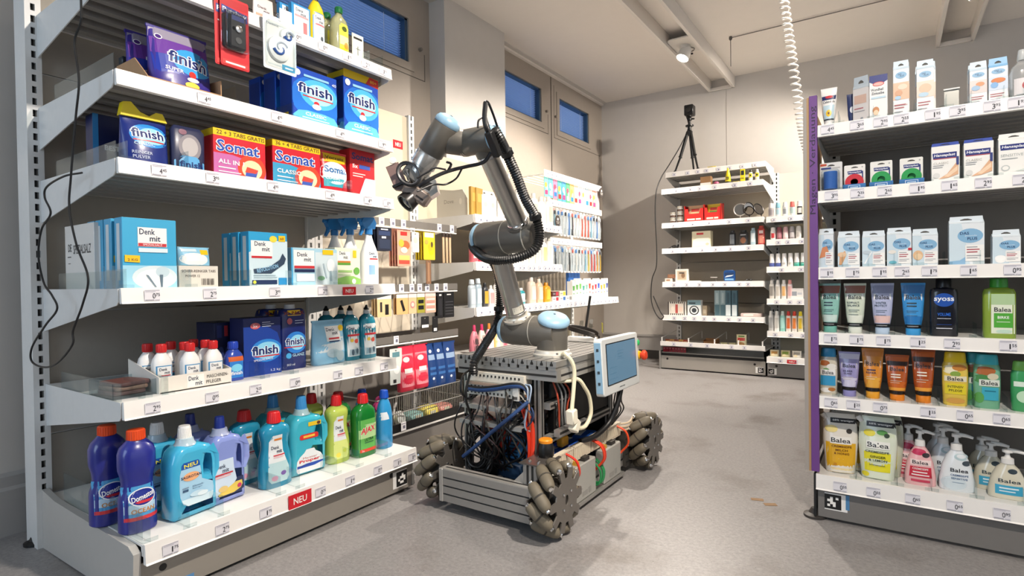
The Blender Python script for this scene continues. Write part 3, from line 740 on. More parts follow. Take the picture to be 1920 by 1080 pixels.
# --- terminal block row
CREAM = M('d8d3c6', .45)
mb = MB(CREAM); mb.box(-1.35, 1.675, .468, -1.09, 1.73, .502); mb.box(-1.35, 1.665, .418, -1.10, 1.73, .466, M('c9c6bd', .45)); mb.box(-1.345, 1.662, .456, -1.11, 1.67, .466, M('a88f7e', .5)); tb = rp('terminal_block', mb, smooth=0)
for i in range(14):
    x = -1.34 + i * .0175
    for z in (.486, .446, .424):
        m = MB(SLOT); m.box(x, 1.6735 if z > .47 else 1.6635, z, x + .006, 1.68, z + .008)
        if i == 0 and z == .486: tbh = obj('terminal_hole', m, tb, smooth=0); TH0 = (x, z)
        else: link('terminal_hole', tbh.data, tb, (x - TH0[0], -.0 if z > .47 else -.0100, z - TH0[1]))
mb = MB(M('d8d6d0', .45)); mb.box(-1.125, 1.655, .415, -1.10, 1.69, .47); mb.box(-1.12, 1.654, .42, -1.105, 1.656, .43, M('55524e', .5)); rp('relay', mb, smooth=0)
# --- inside: electronics
mb = MB(M('4c94cf', .45)); mb.cbox(-1.235, 1.75, .165, -1.13, 1.84, .25, .008)
for i in range(5): mb.box(-1.225, 1.7485, .178 + i * .014, -1.17, 1.751, .183 + i * .014, M('1d3f63', .5))
rp('power_supply', mb, label='light blue power supply box')
mb = MB(M('23405f', .5)); mb.cbox(-1.25, 1.72, .10, -1.14, 1.80, .16, .006); rp('driver_box', mb)
mb = MB(M('8a8884', .4, metal=.5)); mb.cbox(-1.32, 1.80, .2, -1.25, 2.1, .27, .004); rp('computer_box', mb)
mb = MB(M('0d0d0e', .16, coat=.6)); mb.cbox(-1.055, 1.76, .285, -1.003, 1.87, .40, .004); rp('black_box', mb, label='glossy black computer box')
mb = MB(M('151516', .35)); mb.box(-1.03, 1.75, .42, -1.02, 1.86, .47); rp('fan_box', mb, smooth=0)
mb = MB(M('0a0a0a', .5)); mb.box(-1.0, 1.86, .32, -.985, 2.17, .488); rp('black_side_cover', mb, smooth=0)
mb = MB(M('0a0a0a', .5)); mb.box(-1.36, 2.18, .06, -1.0, 2.19, .49); rp('black_rear_cover', mb, smooth=0)
mb = MB(BLACK); mb.rev((-1.0, 1.672, .231), (0, 0, 1), [(0, .026), (.006, .029), (.035, .029), (.05, .024)], 20); rp('black_canister', mb)
mb = MB(M('e38a1a', .4)); mb.rev((-1.0, 1.672, .277), (0, 0, 1), [(0, .024), (.012, .025), (.016, .021), (.017, .0)], 20); rp('orange_cap', mb, label='orange screw cap')
for i, (x, y, z, c) in enumerate(((-1.05, 1.80, .19, '2356b4'), (-1.05, 1.93, .195, '1f4ca6'), (-1.04, 2.05, .20, '2a5fbe'))):
    mb = MB(M(c, .35, coat=.3)); mb.T = Matrix.Translation((x, y, z)) @ Matrix.Rotation(.2 * (i - 1), 4, 'Z'); mb.cbox(-.04, -.055, -.02, .04, .055, .02, .006); mb.box(-.03, -.045, .0195, -.005, .045, .0206, M('e5e7ea', .4)); rp('battery_pack', mb, label='blue battery pack')
mb = MB(M('d79a22', .45)); mb.cbox(-1.05, 1.83, .215, -1.02, 1.88, .255, .006); rp('yellow_relay', mb)
# --- right flank: cable ducts and drive boxes
DU = M('cfc3ad', .5)
for i in range(4):
    y0 = 1.675 + i * .145; mb = MB(DU); mb.box(-.985, y0, .175, -.968, y0 + .135, .182)
    for k in range(11): mb.box(-.972, y0 + k * .0124, .182, -.966, y0 + k * .0124 + .0075, .226)
    mb.box(-.985, y0, .226, -.965, y0 + .135, .232); mb.box(-.985, y0, .18, -.98, y0 + .135, .226); rp('cable_duct', mb, smooth=0)
for i, y0 in enumerate((1.79, 2.03)):
    mb = MB(M('a9a8a2', .42, metal=.3, var=.03)); mb.cbox(-.985, y0, .03, -.945, y0 + .165, .165, .004)
    mb.box(-.9445, y0 + .05, .045, -.9438, y0 + .09, .062, M('8b8a85', .4)); mb.box(-.9445, y0 + .10, .045, -.9438, y0 + .12, .066, M('8b8a85', .4))
    mb.box(-.98, y0 + .08, .165, -.95, y0 + .12, .18, M('2a2826', .5)); mb.box(-.972, y0 + .02, .165, -.952, y0 + .04, .18, M('b98a2e', .5)); rp('drive_box', mb, smooth=0)
mb = MB(PROF); mb.box(-.99, 1.72, .018, -.94, 2.22, .03); rp('sill_profile', mb, smooth=0)
for y, c in ((1.765, 'd6301f'), (1.972, 'e0401f'), (1.984, 'c92f1c'), (2.215, 'e04a20')):
    mb = MB(M(c, .4)); mb.sweep(spline([(-.972, y - .01, .225), (-.93, y, .20), (-.925, y + .012, .15), (-.955, y + .012, .11), (-.975, y, .09)], 6), .0045, 7); rp('red_wire', mb)
for y in (1.968, 1.99, 2.0):
    mb = MB(M('1f7a45', .4)); mb.sweep(spline([(-.965, y, .14), (-.935, y + .006, .10), (-.94, y, .055), (-.97, y, .045)], 6), .004, 7); rp('green_wire', mb)
for k in range(5):
    mb = MB(M('e4dccb', .4)); mb.sweep(spline([(-.985, 1.60 + k * .006, .20 - k * .008), (-.955, 1.66, .215 - k * .012), (-.965, 1.74, .195 - k * .01)], 6), .0035, 6); rp('white_wire', mb)
for k in range(3):
    mb = MB(M('c9b69a', .4)); mb.sweep(spline([(-.98, 2.22, .20 + k * .012), (-.955, 2.30, .19 + k * .014), (-.97, 2.40, .205 + k * .01)], 6), .0045, 6); rp('beige_wire', mb)
mb = MB(M('4a4743', .4, metal=.4)); mb.box(-1.0, 2.27, .03, -.955, 2.34, .185)
for i in range(4): mb.box(-.9555, 2.27, .05 + i * .033, -.953, 2.34, .055 + i * .033, SLOT)
rp('motor_mount', mb, smooth=0)
# --- wheels
RUB = M('6a6253', .6, var=.06, scale=60, bump=.1); HUB = M('77726c', .42, metal=.55, var=.06)
WH = {}
def wheel(x, y, side):
    hub = MB(HUB); N = 10; R = .125
    for xx in (-.044, .044):
        pts = []
        for k in range(N):
            a0 = 2 * pi * k / N
            for da, rr in ((-.20, .072), (-.13, .104), (.13, .104), (.20, .072)): pts.append((rr * cos(a0 + da), rr * sin(a0 + da)))
        v, f = slab_geo([pts, ell(0, 0, .011, .017, 14)], .005, .0005, 1)
        hub.add([(xx + p[1], p[0], p[2]) for p in v], f)
        s_ = 1 if xx > 0 else -1
        for k in range(4):
            a = pi / 4 + pi / 2 * k; hub.rev((xx, .035 * cos(a), .035 * sin(a)), (s_, 0, 0), [(0, .005), (.006, .005), (.008, .002)], 8, CHROME)
    hub.cyl((-.040, 0, 0), (.040, 0, 0), .060, n=20, m=M('3b3835', .5))
    w = rp('wheel', hub); w.location = (x - RX, y - RY, .127); w['label'] = 'mecanum wheel with angled rubber rollers'
    if side not in WH:
        m = MB(RUB); d = Vector((1, side * .95, 0)).normalized(); L = .050
        m.rev(-d * L, d, [(0, .012), (.004, .0165), (.02, .0205), (L, .0215), (2 * L - .02, .0205), (2 * L - .004, .0165), (2 * L, .012)], 12)
        m.rev(-d * .003, d, [(0, .0218), (.0, .0218), (.006, .0218), (.006, .0218)], 12, M('3f3a33', .6))
        for e in (-1, 1): m.rev(d * e * L, d * e, [(0, .009), (.006, .009), (.008, .004)], 10, CHROME)
        o = obj('roller', m, w); WH[side] = o.data; first = o
    else: first = None
    for k in range(N):
        a = 2 * pi * (k + .5) / N; o = first if (first is not None and k == 0) else link('roller', WH[side], w)
        o.location = (0, .101 * cos(a), .101 * sin(a)); o.rotation_euler = (a - pi / 2, 0, 0)
    return w
wheel(-.925, 1.60, -1); wheel(-.915, 2.40, 1); wheel(-1.45, 1.64, 1); wheel(-1.45, 2.40, -1)
# --- touch screen
mon = MB(M('c6c9c8', .4)); mon.slab([rrect(0, 0, .355, .215, .012)], .034, .004)
Tm = Matrix.Translation((-.900, 1.905, .405)) @ Matrix.Rotation(pi / 2, 4, 'Z') @ Matrix.Rotation(radians(-3), 4, 'X')
def mv(m): m.v = [tuple(Tm @ Vector(p)) for p in m.v]; return m
mn = rp('touch_screen', mv(mon), label='grey framed touch screen')
b = MB(M('84a9c4', .5)); b.slab([rrect(-.0015, .012, .004, .203, .0015, 1)], .026, 0); obj('bezel_edge', mv(b), mn)
s_ = MB(); s_.slab([rrect(.035, .035, .325, .195, .003)], .002, 0, M('0f1418', .3), y=-.0172); obj('screen_rim', mv(s_), mn)
def screen_mat():
    m = bpy.data.materials.new('lcd'); m.use_nodes = True; nt = m.node_tree; b_ = nt.nodes['Principled BSDF']
    b_.inputs['Base Color'].default_value = (.02, .03, .04, 1); b_.inputs['Roughness'].default_value = .25
    b_.inputs['Emission Color'].default_value = (*lin('6b93ad'), 1); b_.inputs['Emission Strength'].default_value = .58
    return m
LCD = screen_mat(); LCD2 = M('3f5f74', .3, emit=.6)
s_ = printed([('r', 0, 0, 1, 1, LCD), ('r', .35, .70, .54, .725, LCD2), ('r', .36, .62, .50, .645, LCD2), ('r', .34, .58, .55, .588, LCD2), ('r', .34, .78, .55, .788, LCD2), ('r', .06, .40, .3, .41, LCD2), ('r', .06, .25, .26, .26, LCD2), ('r', .06, .12, .32, .13, LCD2)], .28, .152, back=-.0183, seg=1, z0=.039)
s_.v = [(v[0] + .18, v[1], v[2]) for v in s_.v]; flat('display', mv(s_), mn)
s_ = printed([('r', 0, .2, .55, .8, '5d6466'), ('r', .62, .2, 1, .8, '5d6466')], .05, .006, back=-.0172, seg=1, z0=.014); s_.v = [(v[0] + .17, v[1], v[2]) for v in s_.v]; flat('maker_lettering', mv(s_), mn)
for k in range(4):
    s_ = MB(M('2c3a44', .4)); s_.box(-.003, -.005, .045 + k * .042, -.001, .004, .055 + k * .042); obj('side_screw', mv(s_), mn)
s_ = MB(M('e0b21f', .4)); s_.rev((.372, -.005, .115), (0, -1, 0), [(0, .018), (.014, .018), (.016, .014)], 16); obj('stop_collar', mv(s_), mn)
s_ = MB(M('d8401c', .35)); s_.rev((.372, -.02, .115), (0, -1, 0), [(0, .011), (.008, .011), (.01, .02), (.02, .021), (.026, .016), (.028, 0)], 18); o = obj('stop_button', mv(s_), mn); o['label'] = 'red emergency stop button'
s_ = MB(M('a9aca8', .4)); s_.box(.35, -.006, .09, .392, .012, .185); obj('button_box', mv(s_), mn)
s_ = MB(M('2fae62', .35)); s_.rev((.370, -.005, .168), (0, -1, 0), [(0, .012), (.010, .012), (.013, .008), (.0131, 0)], 14); o = obj('green_button', mv(s_), mn); o['label'] = 'green push button'
mb = MB(BLACK); mb.sweep(spline([(-.9, 2.091, .41), (-.9, 2.091, .394), (-.91, 2.07, .332), (-.93, 2.036, .273), (-.95, 1.957, .24), (-.975, 1.883, .235)], 8), .0105, 10); rp('screen_conduit', mb)
mb = MB(PROF); mb.box(-.95, 2.05, .44, -.905, 2.12, .50); rp('screen_bracket', mb, smooth=0)
for k in range(4):
    mb = MB(BLACK); mb.sweep(spline([(-.9, 2.05 + k * .02, .41), (-.915, 2.06 + k * .025, .35), (-.93, 2.10 + k * .03, .30), (-.95, 2.03 + k * .03, .25)], 6), .003, 6); rp('black_wire', mb)
# --- loose cables
def cable(name, pts, r, c, n=8, label=None, sub=8):
    mb = MB(M(c, .42)); mb.sweep(spline(pts, sub), r, n); return rp(name, mb, label=label)
cable('power_cable', [(-1.0, 1.80, .572), (-.965, 1.762, .579), (-.945, 1.772, .549), (-.94, 1.778, .511), (-.94, 1.768, .445), (-.94, 1.754, .381)], .0075, 'ded6b8', label='cream power cable')
cable('power_cable', [(-.94, 1.775, .325), (-.94, 1.806, .307), (-.94, 1.861, .304), (-.935, 1.896, .343), (-.935, 1.885, .406), (-.94, 1.852, .451), (-.95, 1.829, .479), (-.97, 1.805, .485), (-1.0, 1.76, .485)], .0075, 'ded6b8', label='cream power cable')
mb = MB(M('e6e0cd', .4)); mb.T = Matrix.Translation((-.94, 1.754, .362)) @ Matrix.Rotation(.1, 4, 'X'); mb.cbox(-.016, -.018, -.028, .016, .018, .024, .004); mb.T = Matrix.Translation((-.94, 1.775, .325)) @ Matrix.Rotation(-.6, 4, 'X'); mb.cbox(-.015, -.017, -.024, .015, .017, .022, .004); rp('plug', mb, label='white plug connector')
cable('white_disc_cable', [(-1.0 + .05 * cos(a), 1.80 + .05 * sin(a), .482) for a in [i * .5 for i in range(14)]], .006, 'c9c4ae')
cable('black_wire', [(-1.3, 1.66, .521), (-1.3, 1.59, .499), (-1.3, 1.58, .442), (-1.3, 1.626, .408), (-1.3, 1.681, .418)], .004, '111111')
cable('black_wire', [(-1.3, 1.64, .52), (-1.3, 1.604, .428), (-1.3, 1.625, .364), (-1.3, 1.672, .294), (-1.28, 1.728, .222)], .005, '111111')
cable('blue_cable', [(-1.05, 1.64, .422), (-1.1, 1.60, .37), (-1.2, 1.621, .296), (-1.28, 1.628, .231), (-1.34, 1.633, .185)], .007, '22406f', label='dark blue cable')
for k in range(3):
    cable('blue_cable', [(-1.33, 1.66, .435 + k * .006), (-1.27, 1.655, .436 + k * .006), (-1.2, 1.655, .447 + k * .006), (-1.12, 1.65, .465 + k * .006), (-1.08, 1.66, .462 + k * .004), (-1.06, 1.665, .426), (-1.065, 1.655 - k * .006, .396)], .005, ['1b3560', '2c4f86', '1a1a1c'][k])
for k in range(7):
    rr = random.Random(k); o = rr.uniform(-.012, .012); q = rr.uniform(-.01, .01)
    cable('red_wire', [(-1.085 + o, 1.66, .39), (-1.075 + o, 1.68 + q, .334), (-1.07 + o * .8, 1.685 + q, .274), (-1.07 + o, 1.68, .20 + q)], .0042, 'd23a22', 6)
for k in range(4):
    cable('red_wire', [(-1.17 + k * .004, 1.68, .33), (-1.18 + k * .005, 1.66, .29), (-1.19 + k * .004, 1.665, .25), (-1.185, 1.68, .22)], .004, 'cf2f1c', 6)
for k in range(9):
    rr = random.Random(50 + k); cx, cz = -1.29 + rr.uniform(-.012, .012), .205 + rr.uniform(-.015, .015); R = rr.uniform(.055, .085)
    cable('black_coil', [(cx + R * .75 * cos(a), 1.67 + rr.uniform(-.012, .012) + .02 * sin(a), cz + R * sin(a)) for a in [2 * pi * i / 10 for i in range(11)]], .0045, '121213', 7)
for k in range(8):
    rr = random.Random(80 + k); a = (-1.10 + rr.uniform(-.03, .03), 1.68, .40 + rr.uniform(0, .08)); b_ = (-1.06 + rr.uniform(-.02, .02), 1.66, .35 + rr.uniform(-.02, .05)); c_ = (-1.09 + rr.uniform(-.04, .02), 1.70, .31 + rr.uniform(-.03, .03))
    cable('loose_wire', [a, (a[0] + .04, 1.655, a[2] - .01), b_, c_], .0032, rr.choice(['a8432f', '9fb0c4', '1a1a1a', 'c9825a', '2b3d63', 'c4bcae']), 6)
for k in range(10):
    rr = random.Random(110 + k)
    cable('loose_wire', [(-1.33 + rr.uniform(0, .25), 1.70, .36 + rr.uniform(-.02, .01)), (-1.30 + rr.uniform(0, .2), 1.66, .32 + rr.uniform(-.02, .02)), (-1.27 + rr.uniform(0, .18), 1.69, .27), (-1.25 + rr.uniform(0, .15), 1.75, .14 + rr.uniform(0, .05))], .0035, rr.choice(['141414', '141414', '26324a', '8f8678', '7a2a20']), 6)
for k in range(6):
    rr = random.Random(140 + k)
    cable('loose_wire', [(-1.02, 1.76 + k * .02, .48), (-.995, 1.75 + k * .03, .43), (-1.0, 1.77 + k * .02, .36), (-1.01, 1.78 + k * .03, .27)], .0035, rr.choice(['b0472f', '1a1a1a', '8d8f90']), 6)
for k in range(7):
    rr = random.Random(170 + k)
    cable('loose_wire', [(-1.34 + rr.uniform(0, .3), 1.62, .07), (-1.3 + rr.uniform(0, .2), 1.66, .10 + rr.uniform(0, .03)), (-1.22 + rr.uniform(0, .15), 1.62, .08), (-1.05, 1.68, .08 + rr.uniform(0, .04))], .005, rr.choice(['141414', '1d1d1f', '55524b']), 6)
mb = MB(M('1b1b1d', .45)); mb.cbox(-1.36, 1.76, .06, -1.27, 2.12, .30, .006); rp('black_box', mb, label='black motor controller box')  # filler boxes added to make the interior darker
mb = MB(M('222224', .5)); mb.cbox(-1.30, 1.60, .056, -1.14, 1.68, .115, .005); mb.box(-1.28, 1.598, .07, -1.22, 1.6, .10, M('3c3c40', .5)); rp('black_box', mb)
mb = MB(M('1a1a1c', .5)); mb.box(-1.36, 1.93, .30, -1.06, 1.94, .49); rp('black_rear_cover', mb, smooth=0)  # added dark sheet, hides the bright shelf behind the robot
for k in range(16):
    rr = random.Random(400 + k); x = -1.33 + rr.uniform(0, .24); z = .47 - rr.uniform(0, .1)
    cable('black_wire', [(x, 1.68, z), (x + rr.uniform(-.05, .05), 1.635, z - .07), (x + rr.uniform(-.08, .08), 1.645, z - .17), (-1.28 + rr.uniform(-.05, .12), 1.70, .12 + rr.uniform(0, .05))], rr.uniform(.0025, .0042), rr.choice(['101012', '101012', '161a26', '2a1512', '3c3a36']), 6)
mb = MB(M('d9d2b4', .5)); mb.cbox(-1.12, 1.60, .075, -1.07, 1.62, .088, .003); rp('cable_connector', mb)
cable('antenna_rod', [(-1.18, 2.33, .562), (-1.165, 2.33, .65), (-1.145, 2.33, .77)], .006, '141414')
for k in range(4):
    cable('black_coil', [(-1.16 + .075 * cos(a), 2.29 + .04 * sin(a), .575 + .045 * max(0, sin(a * .5)) + k * .005) for a in [2 * pi * i / 12 for i in range(12)]], .004, '1a1512', 6)
mb = MB(WHITE); mb.cbox(-1.24, 2.28, .562, -1.10, 2.31, .585, .003); rp('connector_strip', mb)
# --- arm
JG = M('66625b', .42, metal=.25, var=.03); CAP = M('8fb4cc', .38, coat=.2); RING = M('c9c5ba', .3, metal=.5); TUB = M('aeaba6', .3, metal=.85, var=.04, scale=30)
def cap(parent, p, d, r):
    m = MB(CAP); m.rev(p, d, [(0, r * .995), (.004, r * 1.015), (.012, r * 1.0), (.022, r * .86), (.029, r * .55), (.0315, r * .2), (.032, 0)], 28); o = obj('blue_cap', m, parent); o['label'] = 'light blue joint cap'
    e = Vector(d).normalized(); m = MB(M('3a4a55', .4)); m.rev(Vector(p) + e * .031, e, [(0, .005), (.002, .004)], 10); obj('cap_screw', m, parent)
def seam(parent, p, d, r):
    m = MB(RING); m.rev(Vector(p), d, [(-.002, r * 1.0), (-.0015, r * 1.022), (.0015, r * 1.022), (.002, r)], 28); obj('seam_ring', m, parent)
BZ = Vector((-1.06, 1.83, .561))
mb = MB(M('d2cfc6', .35, metal=.3)); mb.rev(BZ, (0, 0, 1), [(0, .072), (.008, .074), (.012, .068), (.022, .066), (.024, .06)], 28); fl = rp('base_flange', mb)
for k in range(4):
    a = pi / 4 + k * pi / 2; m = MB(CHROME); m.rev(BZ + Vector((.066 * cos(a), .066 * sin(a), .012)), (0, 0, 1), [(0, .005), (.006, .005), (.0065, 0)], 10); obj('bolt', m, fl)
S = Vector((-1.195, 1.82, .652)); jr = .058
mb = MB(JG); mb.rev(BZ + Vector((0, 0, .022)), (0, 0, 1), [(0, .056), (.004, .058), (.075, .058), (.112, .058), (.120, .054)], 28)
mb.rev((BZ.x, 1.82, S.z), (-1, 0, 0), [(-.03, .05), (0, .056), (.03, jr), (.068, jr)], 28); j1 = rp('base_joint', mb)
cap(j1, BZ + Vector((.010, -.006, .128)), (.30, -.22, .92), .0605); seam(j1, (BZ.x - .068, 1.82, S.z), (-1, 0, 0), jr)
E_ = Vector((-1.20, 1.665, 1.003)); u_ = (E_ - S).normalized(); LA = (E_ - S).length
mb = MB(JG); mb.rev((BZ.x - .072, 1.82, S.z), (-1, 0, 0), [(0, jr), (.10, jr), (.122, .055), (.128, .05)], 28)
mb.rev(S, u_, [(0, .05), (.03, .052), (.052, .050)], 28); j2 = rp('shoulder_joint', mb)
cap(j2, (BZ.x - .196, 1.82, S.z), (-1, 0, 0), .054)
m = MB(RING); m.rev(S + u_ * .048, u_, [(0, .05), (.002, .054), (.01, .054), (.014, .046), (.02, .043)], 28); obj('clamp_ring', m, j2)
for k in range(6):
    a = k * pi / 3; q = u_.orthogonal().normalized(); w_ = u_.cross(q); m = MB(CHROME); m.rev(S + u_ * .059 + (q * cos(a) + w_ * sin(a)) * .049, u_, [(0, .004), (.004, .004), (.0042, 0)], 8); obj('bolt', m, j2)
mb = MB(TUB); mb.rev(S + u_ * .066, u_, [(0, .0385), (.012, .0385), (.013, .0375), (LA - .15, .0375), (LA - .13, .0395), (LA - .10, .0395)], 28); t1 = rp('upper_arm_tube', mb)
m = MB(M('d4cfc0', .5)); nrm = Vector((.75, -.66, 0)); 
for k in range(6):
    a0 = -.5 + k * .2; a1 = a0 + .2; P_ = []
    q = (nrm - u_ * nrm.dot(u_)).normalized(); w_ = u_.cross(q)
    for aa in (a0, a1):
        for tt in (.085, .112): P_.append(S + u_ * tt + (q * cos(aa) + w_ * sin(aa)) * .0383)
    m.add([tuple(p) for p in P_], [(0, 2, 3, 1)])
m.v = [v for v in m.v]; obj('type_plate', m, t1)
for k in range(2):
    m = MB(M('4c4843', .5)); P_ = []
    for aa in (-.35, .35):
        for tt in (.104 - k * .008, .1055 - k * .008 + .001): P_.append(S + u_ * tt + (q * cos(aa) + w_ * sin(aa)) * .0388)
    m.add([tuple(p) for p in P_], [(0, 2, 3, 1)]); obj('plate_print', m, t1)
W_ = Vector((-1.075, 1.425, 1.293)); E2 = Vector((-1.075, E_.y, E_.z)); f_ = (W_ - E2).normalized(); LF = (W_ - E2).length
er = .060
mb = MB(JG); mb.rev((-1.262, E_.y, E_.z), (1, 0, 0), [(0, .052), (.006, .057), (.02, er), (.118, er)], 28); mb.rev(E_, -u_, [(0, .05), (.05, .051), (.062, .049)], 28); j3 = rp('elbow_joint', mb)
cap(j3, (-1.262, E_.y, E_.z), (-1, 0, 0), .055); seam(j3, (-1.143, E_.y, E_.z), (1, 0, 0), er)
m = MB(RING); m.rev(E_ - u_ * .060, -u_, [(0, .049), (.002, .052), (.009, .052), (.012, .043)], 28); obj('clamp_ring', m, j3)
mb = MB(JG); mb.rev((-1.141, E_.y, E_.z), (1, 0, 0), [(0, er), (.07, er), (.10, .056), (.118, .045), (.126, .02), (.127, 0)], 28); mb.rev(E2, f_, [(0, .045), (.05, .044)], 24); j4 = rp('elbow_forearm_housing', mb); seam(j4, (-1.05, E_.y, E_.z), (1, 0, 0), .059)
mb = MB(TUB); mb.rev(E2 + f_ * .045, f_, [(0, .036), (.02, .036), (.021, .033), (LF - .10, .033), (LF - .09, .0355), (LF - .075, .0355)], 28); t2 = rp('forearm_tube', mb)
for t_ in (.05, LF - .06):
    m = MB(CHROME); m.rev(E2 + f_ * t_, f_, [(0, .036), (.002, .038), (.011, .038), (.013, .036)], 28); obj('tube_clamp', m, t2)
wr = .043
mb = MB(JG); mb.rev((W_.x + .045, W_.y, W_.z), (-1, 0, 0), [(0, .04), (.006, wr), (.10, wr), (.104, .041), (.112, .041)], 26); mb.rev(W_, -f_, [(0, .037), (.05, .037)], 24); j5 = rp('wrist_joint', mb)
cap(j5, (W_.x + .045, W_.y, W_.z), (1, 0, 0), .042); seam(j5, (W_.x - .062, W_.y, W_.z), (-1, 0, 0), wr)
Q = Vector((-1.195, 1.355, 1.300)); td = Vector((-.60, -.10, -.79)).normalized()
mb = MB(JG); mb.rev(Q - td * .052, td, [(0, .041), (.004, .043), (.10, .043), (.104, .040)], 26); mb.rev((W_.x - .065, W_.y, W_.z), (Q - Vector((W_.x - .065, W_.y, W_.z))), [(0, wr * .98), (.06, wr * .98), (.075, .03)], 24); j6 = rp('wrist_joint', mb)
cap(j6, Q - td * .052, -td, .042); seam(j6, (W_.x - .070, W_.y - .003, W_.z), (-1, -.1, 0), wr)
mb = MB(M('c9c7c3', .25, metal=.8)); mb.rev(Q + td * .052, td, [(0, .039), (.004, .041), (.045, .041), (.047, .036), (.07, .036), (.072, .03), (.085, .03)], 26); rp('tool_flange', mb)
G = Q + td * .15
CR, CF, CU = Vector((.83, .56, 0)), Vector((.56, -.83, 0)), Vector((0, 0, 1))     # gripper axes: sideways, outward, up
def gpos(r, f, u): return G + CR * r + CF * f + CU * u
def gmat(r, f, u, rot=0, yaw=0): return Matrix.Translation(gpos(r, f, u)) @ Matrix.Rotation(radians(34), 4, 'Z') @ Matrix.Rotation(radians(rot), 4, 'Y') @ Matrix.Rotation(radians(yaw), 4, 'Z')
GM = M('8e8983', .35, metal=.6)
mb = MB(GM); mb.T = gmat(.0, 0, .01, 38); mb.cbox(-.035, -.035, -.018, .035, .035, .022, .004); rp('gripper_body', mb)
mb = MB(M('c4c1bb', .3, metal=.7)); mb.T = gmat(.030, -.01, -.018, 30); mb.prism([(-.03, -.03), (.04, -.03), (.055, .0), (.03, .03), (-.03, .03)], -.03, .03, 'y'); mb.box(-.005, -.0305, -.012, .03, -.030, .014, SLOT); rp('sensor_bracket', mb, smooth=0)
mb = MB(M('8a7d74', .38, metal=.45)); mb.T = gmat(.012, .0, -.052, 35); mb.cbox(-.052, -.03, -.024, .040, .03, .022, .008); mb.box(.0, -.0305, -.01, .028, -.0299, -.004, SLOT); rp('sensor_housing', mb)
mb = MB(M('2b2826', .3)); c0 = gpos(-.008, .0, -.058); dd = (CR * -.62 + CF * .42 + CU * -.66).normalized(); mb.rev(c0, dd, [(0, .030), (.03, .033), (.036, .033), (.036, .027), (.028, .026)], 22); cb = rp('camera_barrel', mb)
m = MB(M('101820', .08, coat=1)); m.rev(c0 + dd * .029, dd, [(0, .026), (.004, .02), (.006, 0)], 20); obj('lens', m, cb)
mb = MB(M('8a6f68', .5)); mb.T = gmat(-.060, .01, .018, -22); mb.box(-.022, -.002, -.034, .022, .002, .030); mb.box(-.026, -.006, -.042, .022, .006, -.034, DARK); rp('folding_flap', mb, smooth=0)
mb = MB(M('5f4c46', .5)); mb.T = gmat(-.034, .005, -.022, 8); mb.box(-.03, -.004, -.016, .034, .03, .016); rp('flap_base', mb, smooth=0)
mb = MB(M('e8e4da', .3)); mb.rev(gpos(-.068, .01, .058), (.56, -.75, .35), [(0, .012), (.004, .012), (.005, 0)], 14); rp('white_disc', mb)
nv = Vector((.62, -.78, .1)).normalized(); a_ = nv.orthogonal().normalized(); b_ = nv.cross(a_); cc = gpos(-.012, .035, .008)
for k in range(5):
    R = .030 + .002 * (k % 3); mb = MB(M('6d6e72', .3, coat=.3) if k % 2 else M('2a2a2c', .4)); mb.sweep([cc + nv * (k * .0035) + (a_ * cos(t) + b_ * sin(t) * 1.25) * R for t in [2 * pi * i / 24 for i in range(24)]], .0032, 6, closed=True); rp('cable_loop', mb)
mb = MB(CHROME); mb.T = Matrix.Translation(cc - nv * .006) @ Matrix.Rotation(.4, 4, 'X'); mb.cbox(-.006, -.012, -.022, .006, .012, .022, .003); rp('loop_clip', mb)
cable('tool_cable', [(-1.19, 1.257, 1.135), (-1.17, 1.271, 1.151), (-1.15, 1.31, 1.176), (-1.13, 1.35, 1.194), (-1.1, 1.38, 1.205), (-1.05, 1.40, 1.215), (-1.02, 1.40, 1.24)], .006, '16161a')
cable('tool_cable', [(-1.19, 1.25, 1.12), (-1.17, 1.3, 1.145), (-1.16, 1.346, 1.151), (-1.14, 1.375, 1.171), (-1.12, 1.38, 1.2)], .003, '16161a')
cable('tool_cable', [(-1.19, 1.25, 1.16), (-1.17, 1.279, 1.182), (-1.16, 1.297, 1.195), (-1.15, 1.336, 1.195)], .003, '16161a')
cable('tool_cable', [(-1.14, 1.337, 1.19), (-1.14, 1.352, 1.213), (-1.14, 1.332, 1.216)], .004, '16161a')
cable('tool_cable', [(-1.0, 1.386, 1.27), (-1.0, 1.352, 1.327), (-1.0, 1.342, 1.372), (-1.0, 1.361, 1.381), (-1.0, 1.388, 1.351), (-1.0, 1.415, 1.308), (-1.0, 1.442, 1.264)], .004, '16161a')
cable('tool_cable', [(-.995, 1.342, 1.374), (-.995, 1.336, 1.325), (-.99, 1.345, 1.29), (-.99, 1.40, 1.26)], .0075, '121214')
cable('tool_cable', [(-1.0, 1.309, 1.294), (-1.0, 1.315, 1.318), (-1.0, 1.352, 1.341)], .003, '16161a')
mb = MB(BLACK); mb.T = Matrix.Translation((-.985, 1.365, 1.255)) @ Matrix.Rotation(.6, 4, 'X'); mb.cbox(-.012, -.012, -.04, .012, .012, .04, .003); rp('cable_connector', mb)
HP = spline([(-.985, 1.37, 1.30), (-.985, 1.40, 1.275), (-1.0, 1.457, 1.245), (-1.0, 1.51, 1.185), (-1.0, 1.562, 1.115), (-.995, 1.615, 1.06), (-.985, 1.625, 1.0), (-1.0, 1.605, .945), (-1.08, 1.575, .917), (-1.18, 1.585, .925), (-1.27, 1.63, .965), (-1.325, 1.70, .99), (-1.325, 1.76, .965), (-1.30, 1.80, .90), (-1.29, 1.815, .817), (-1.295, 1.82, .743), (-1.30, 1.80, .666), (-1.29, 1.706, .596), (-1.285, 1.64, .545), (-1.285, 1.635, .50)], 24)
mb = MB(M('131313', .38, coat=.2)); NH = len(HP) - 1
hose = [HP[0]]; cum = [0]
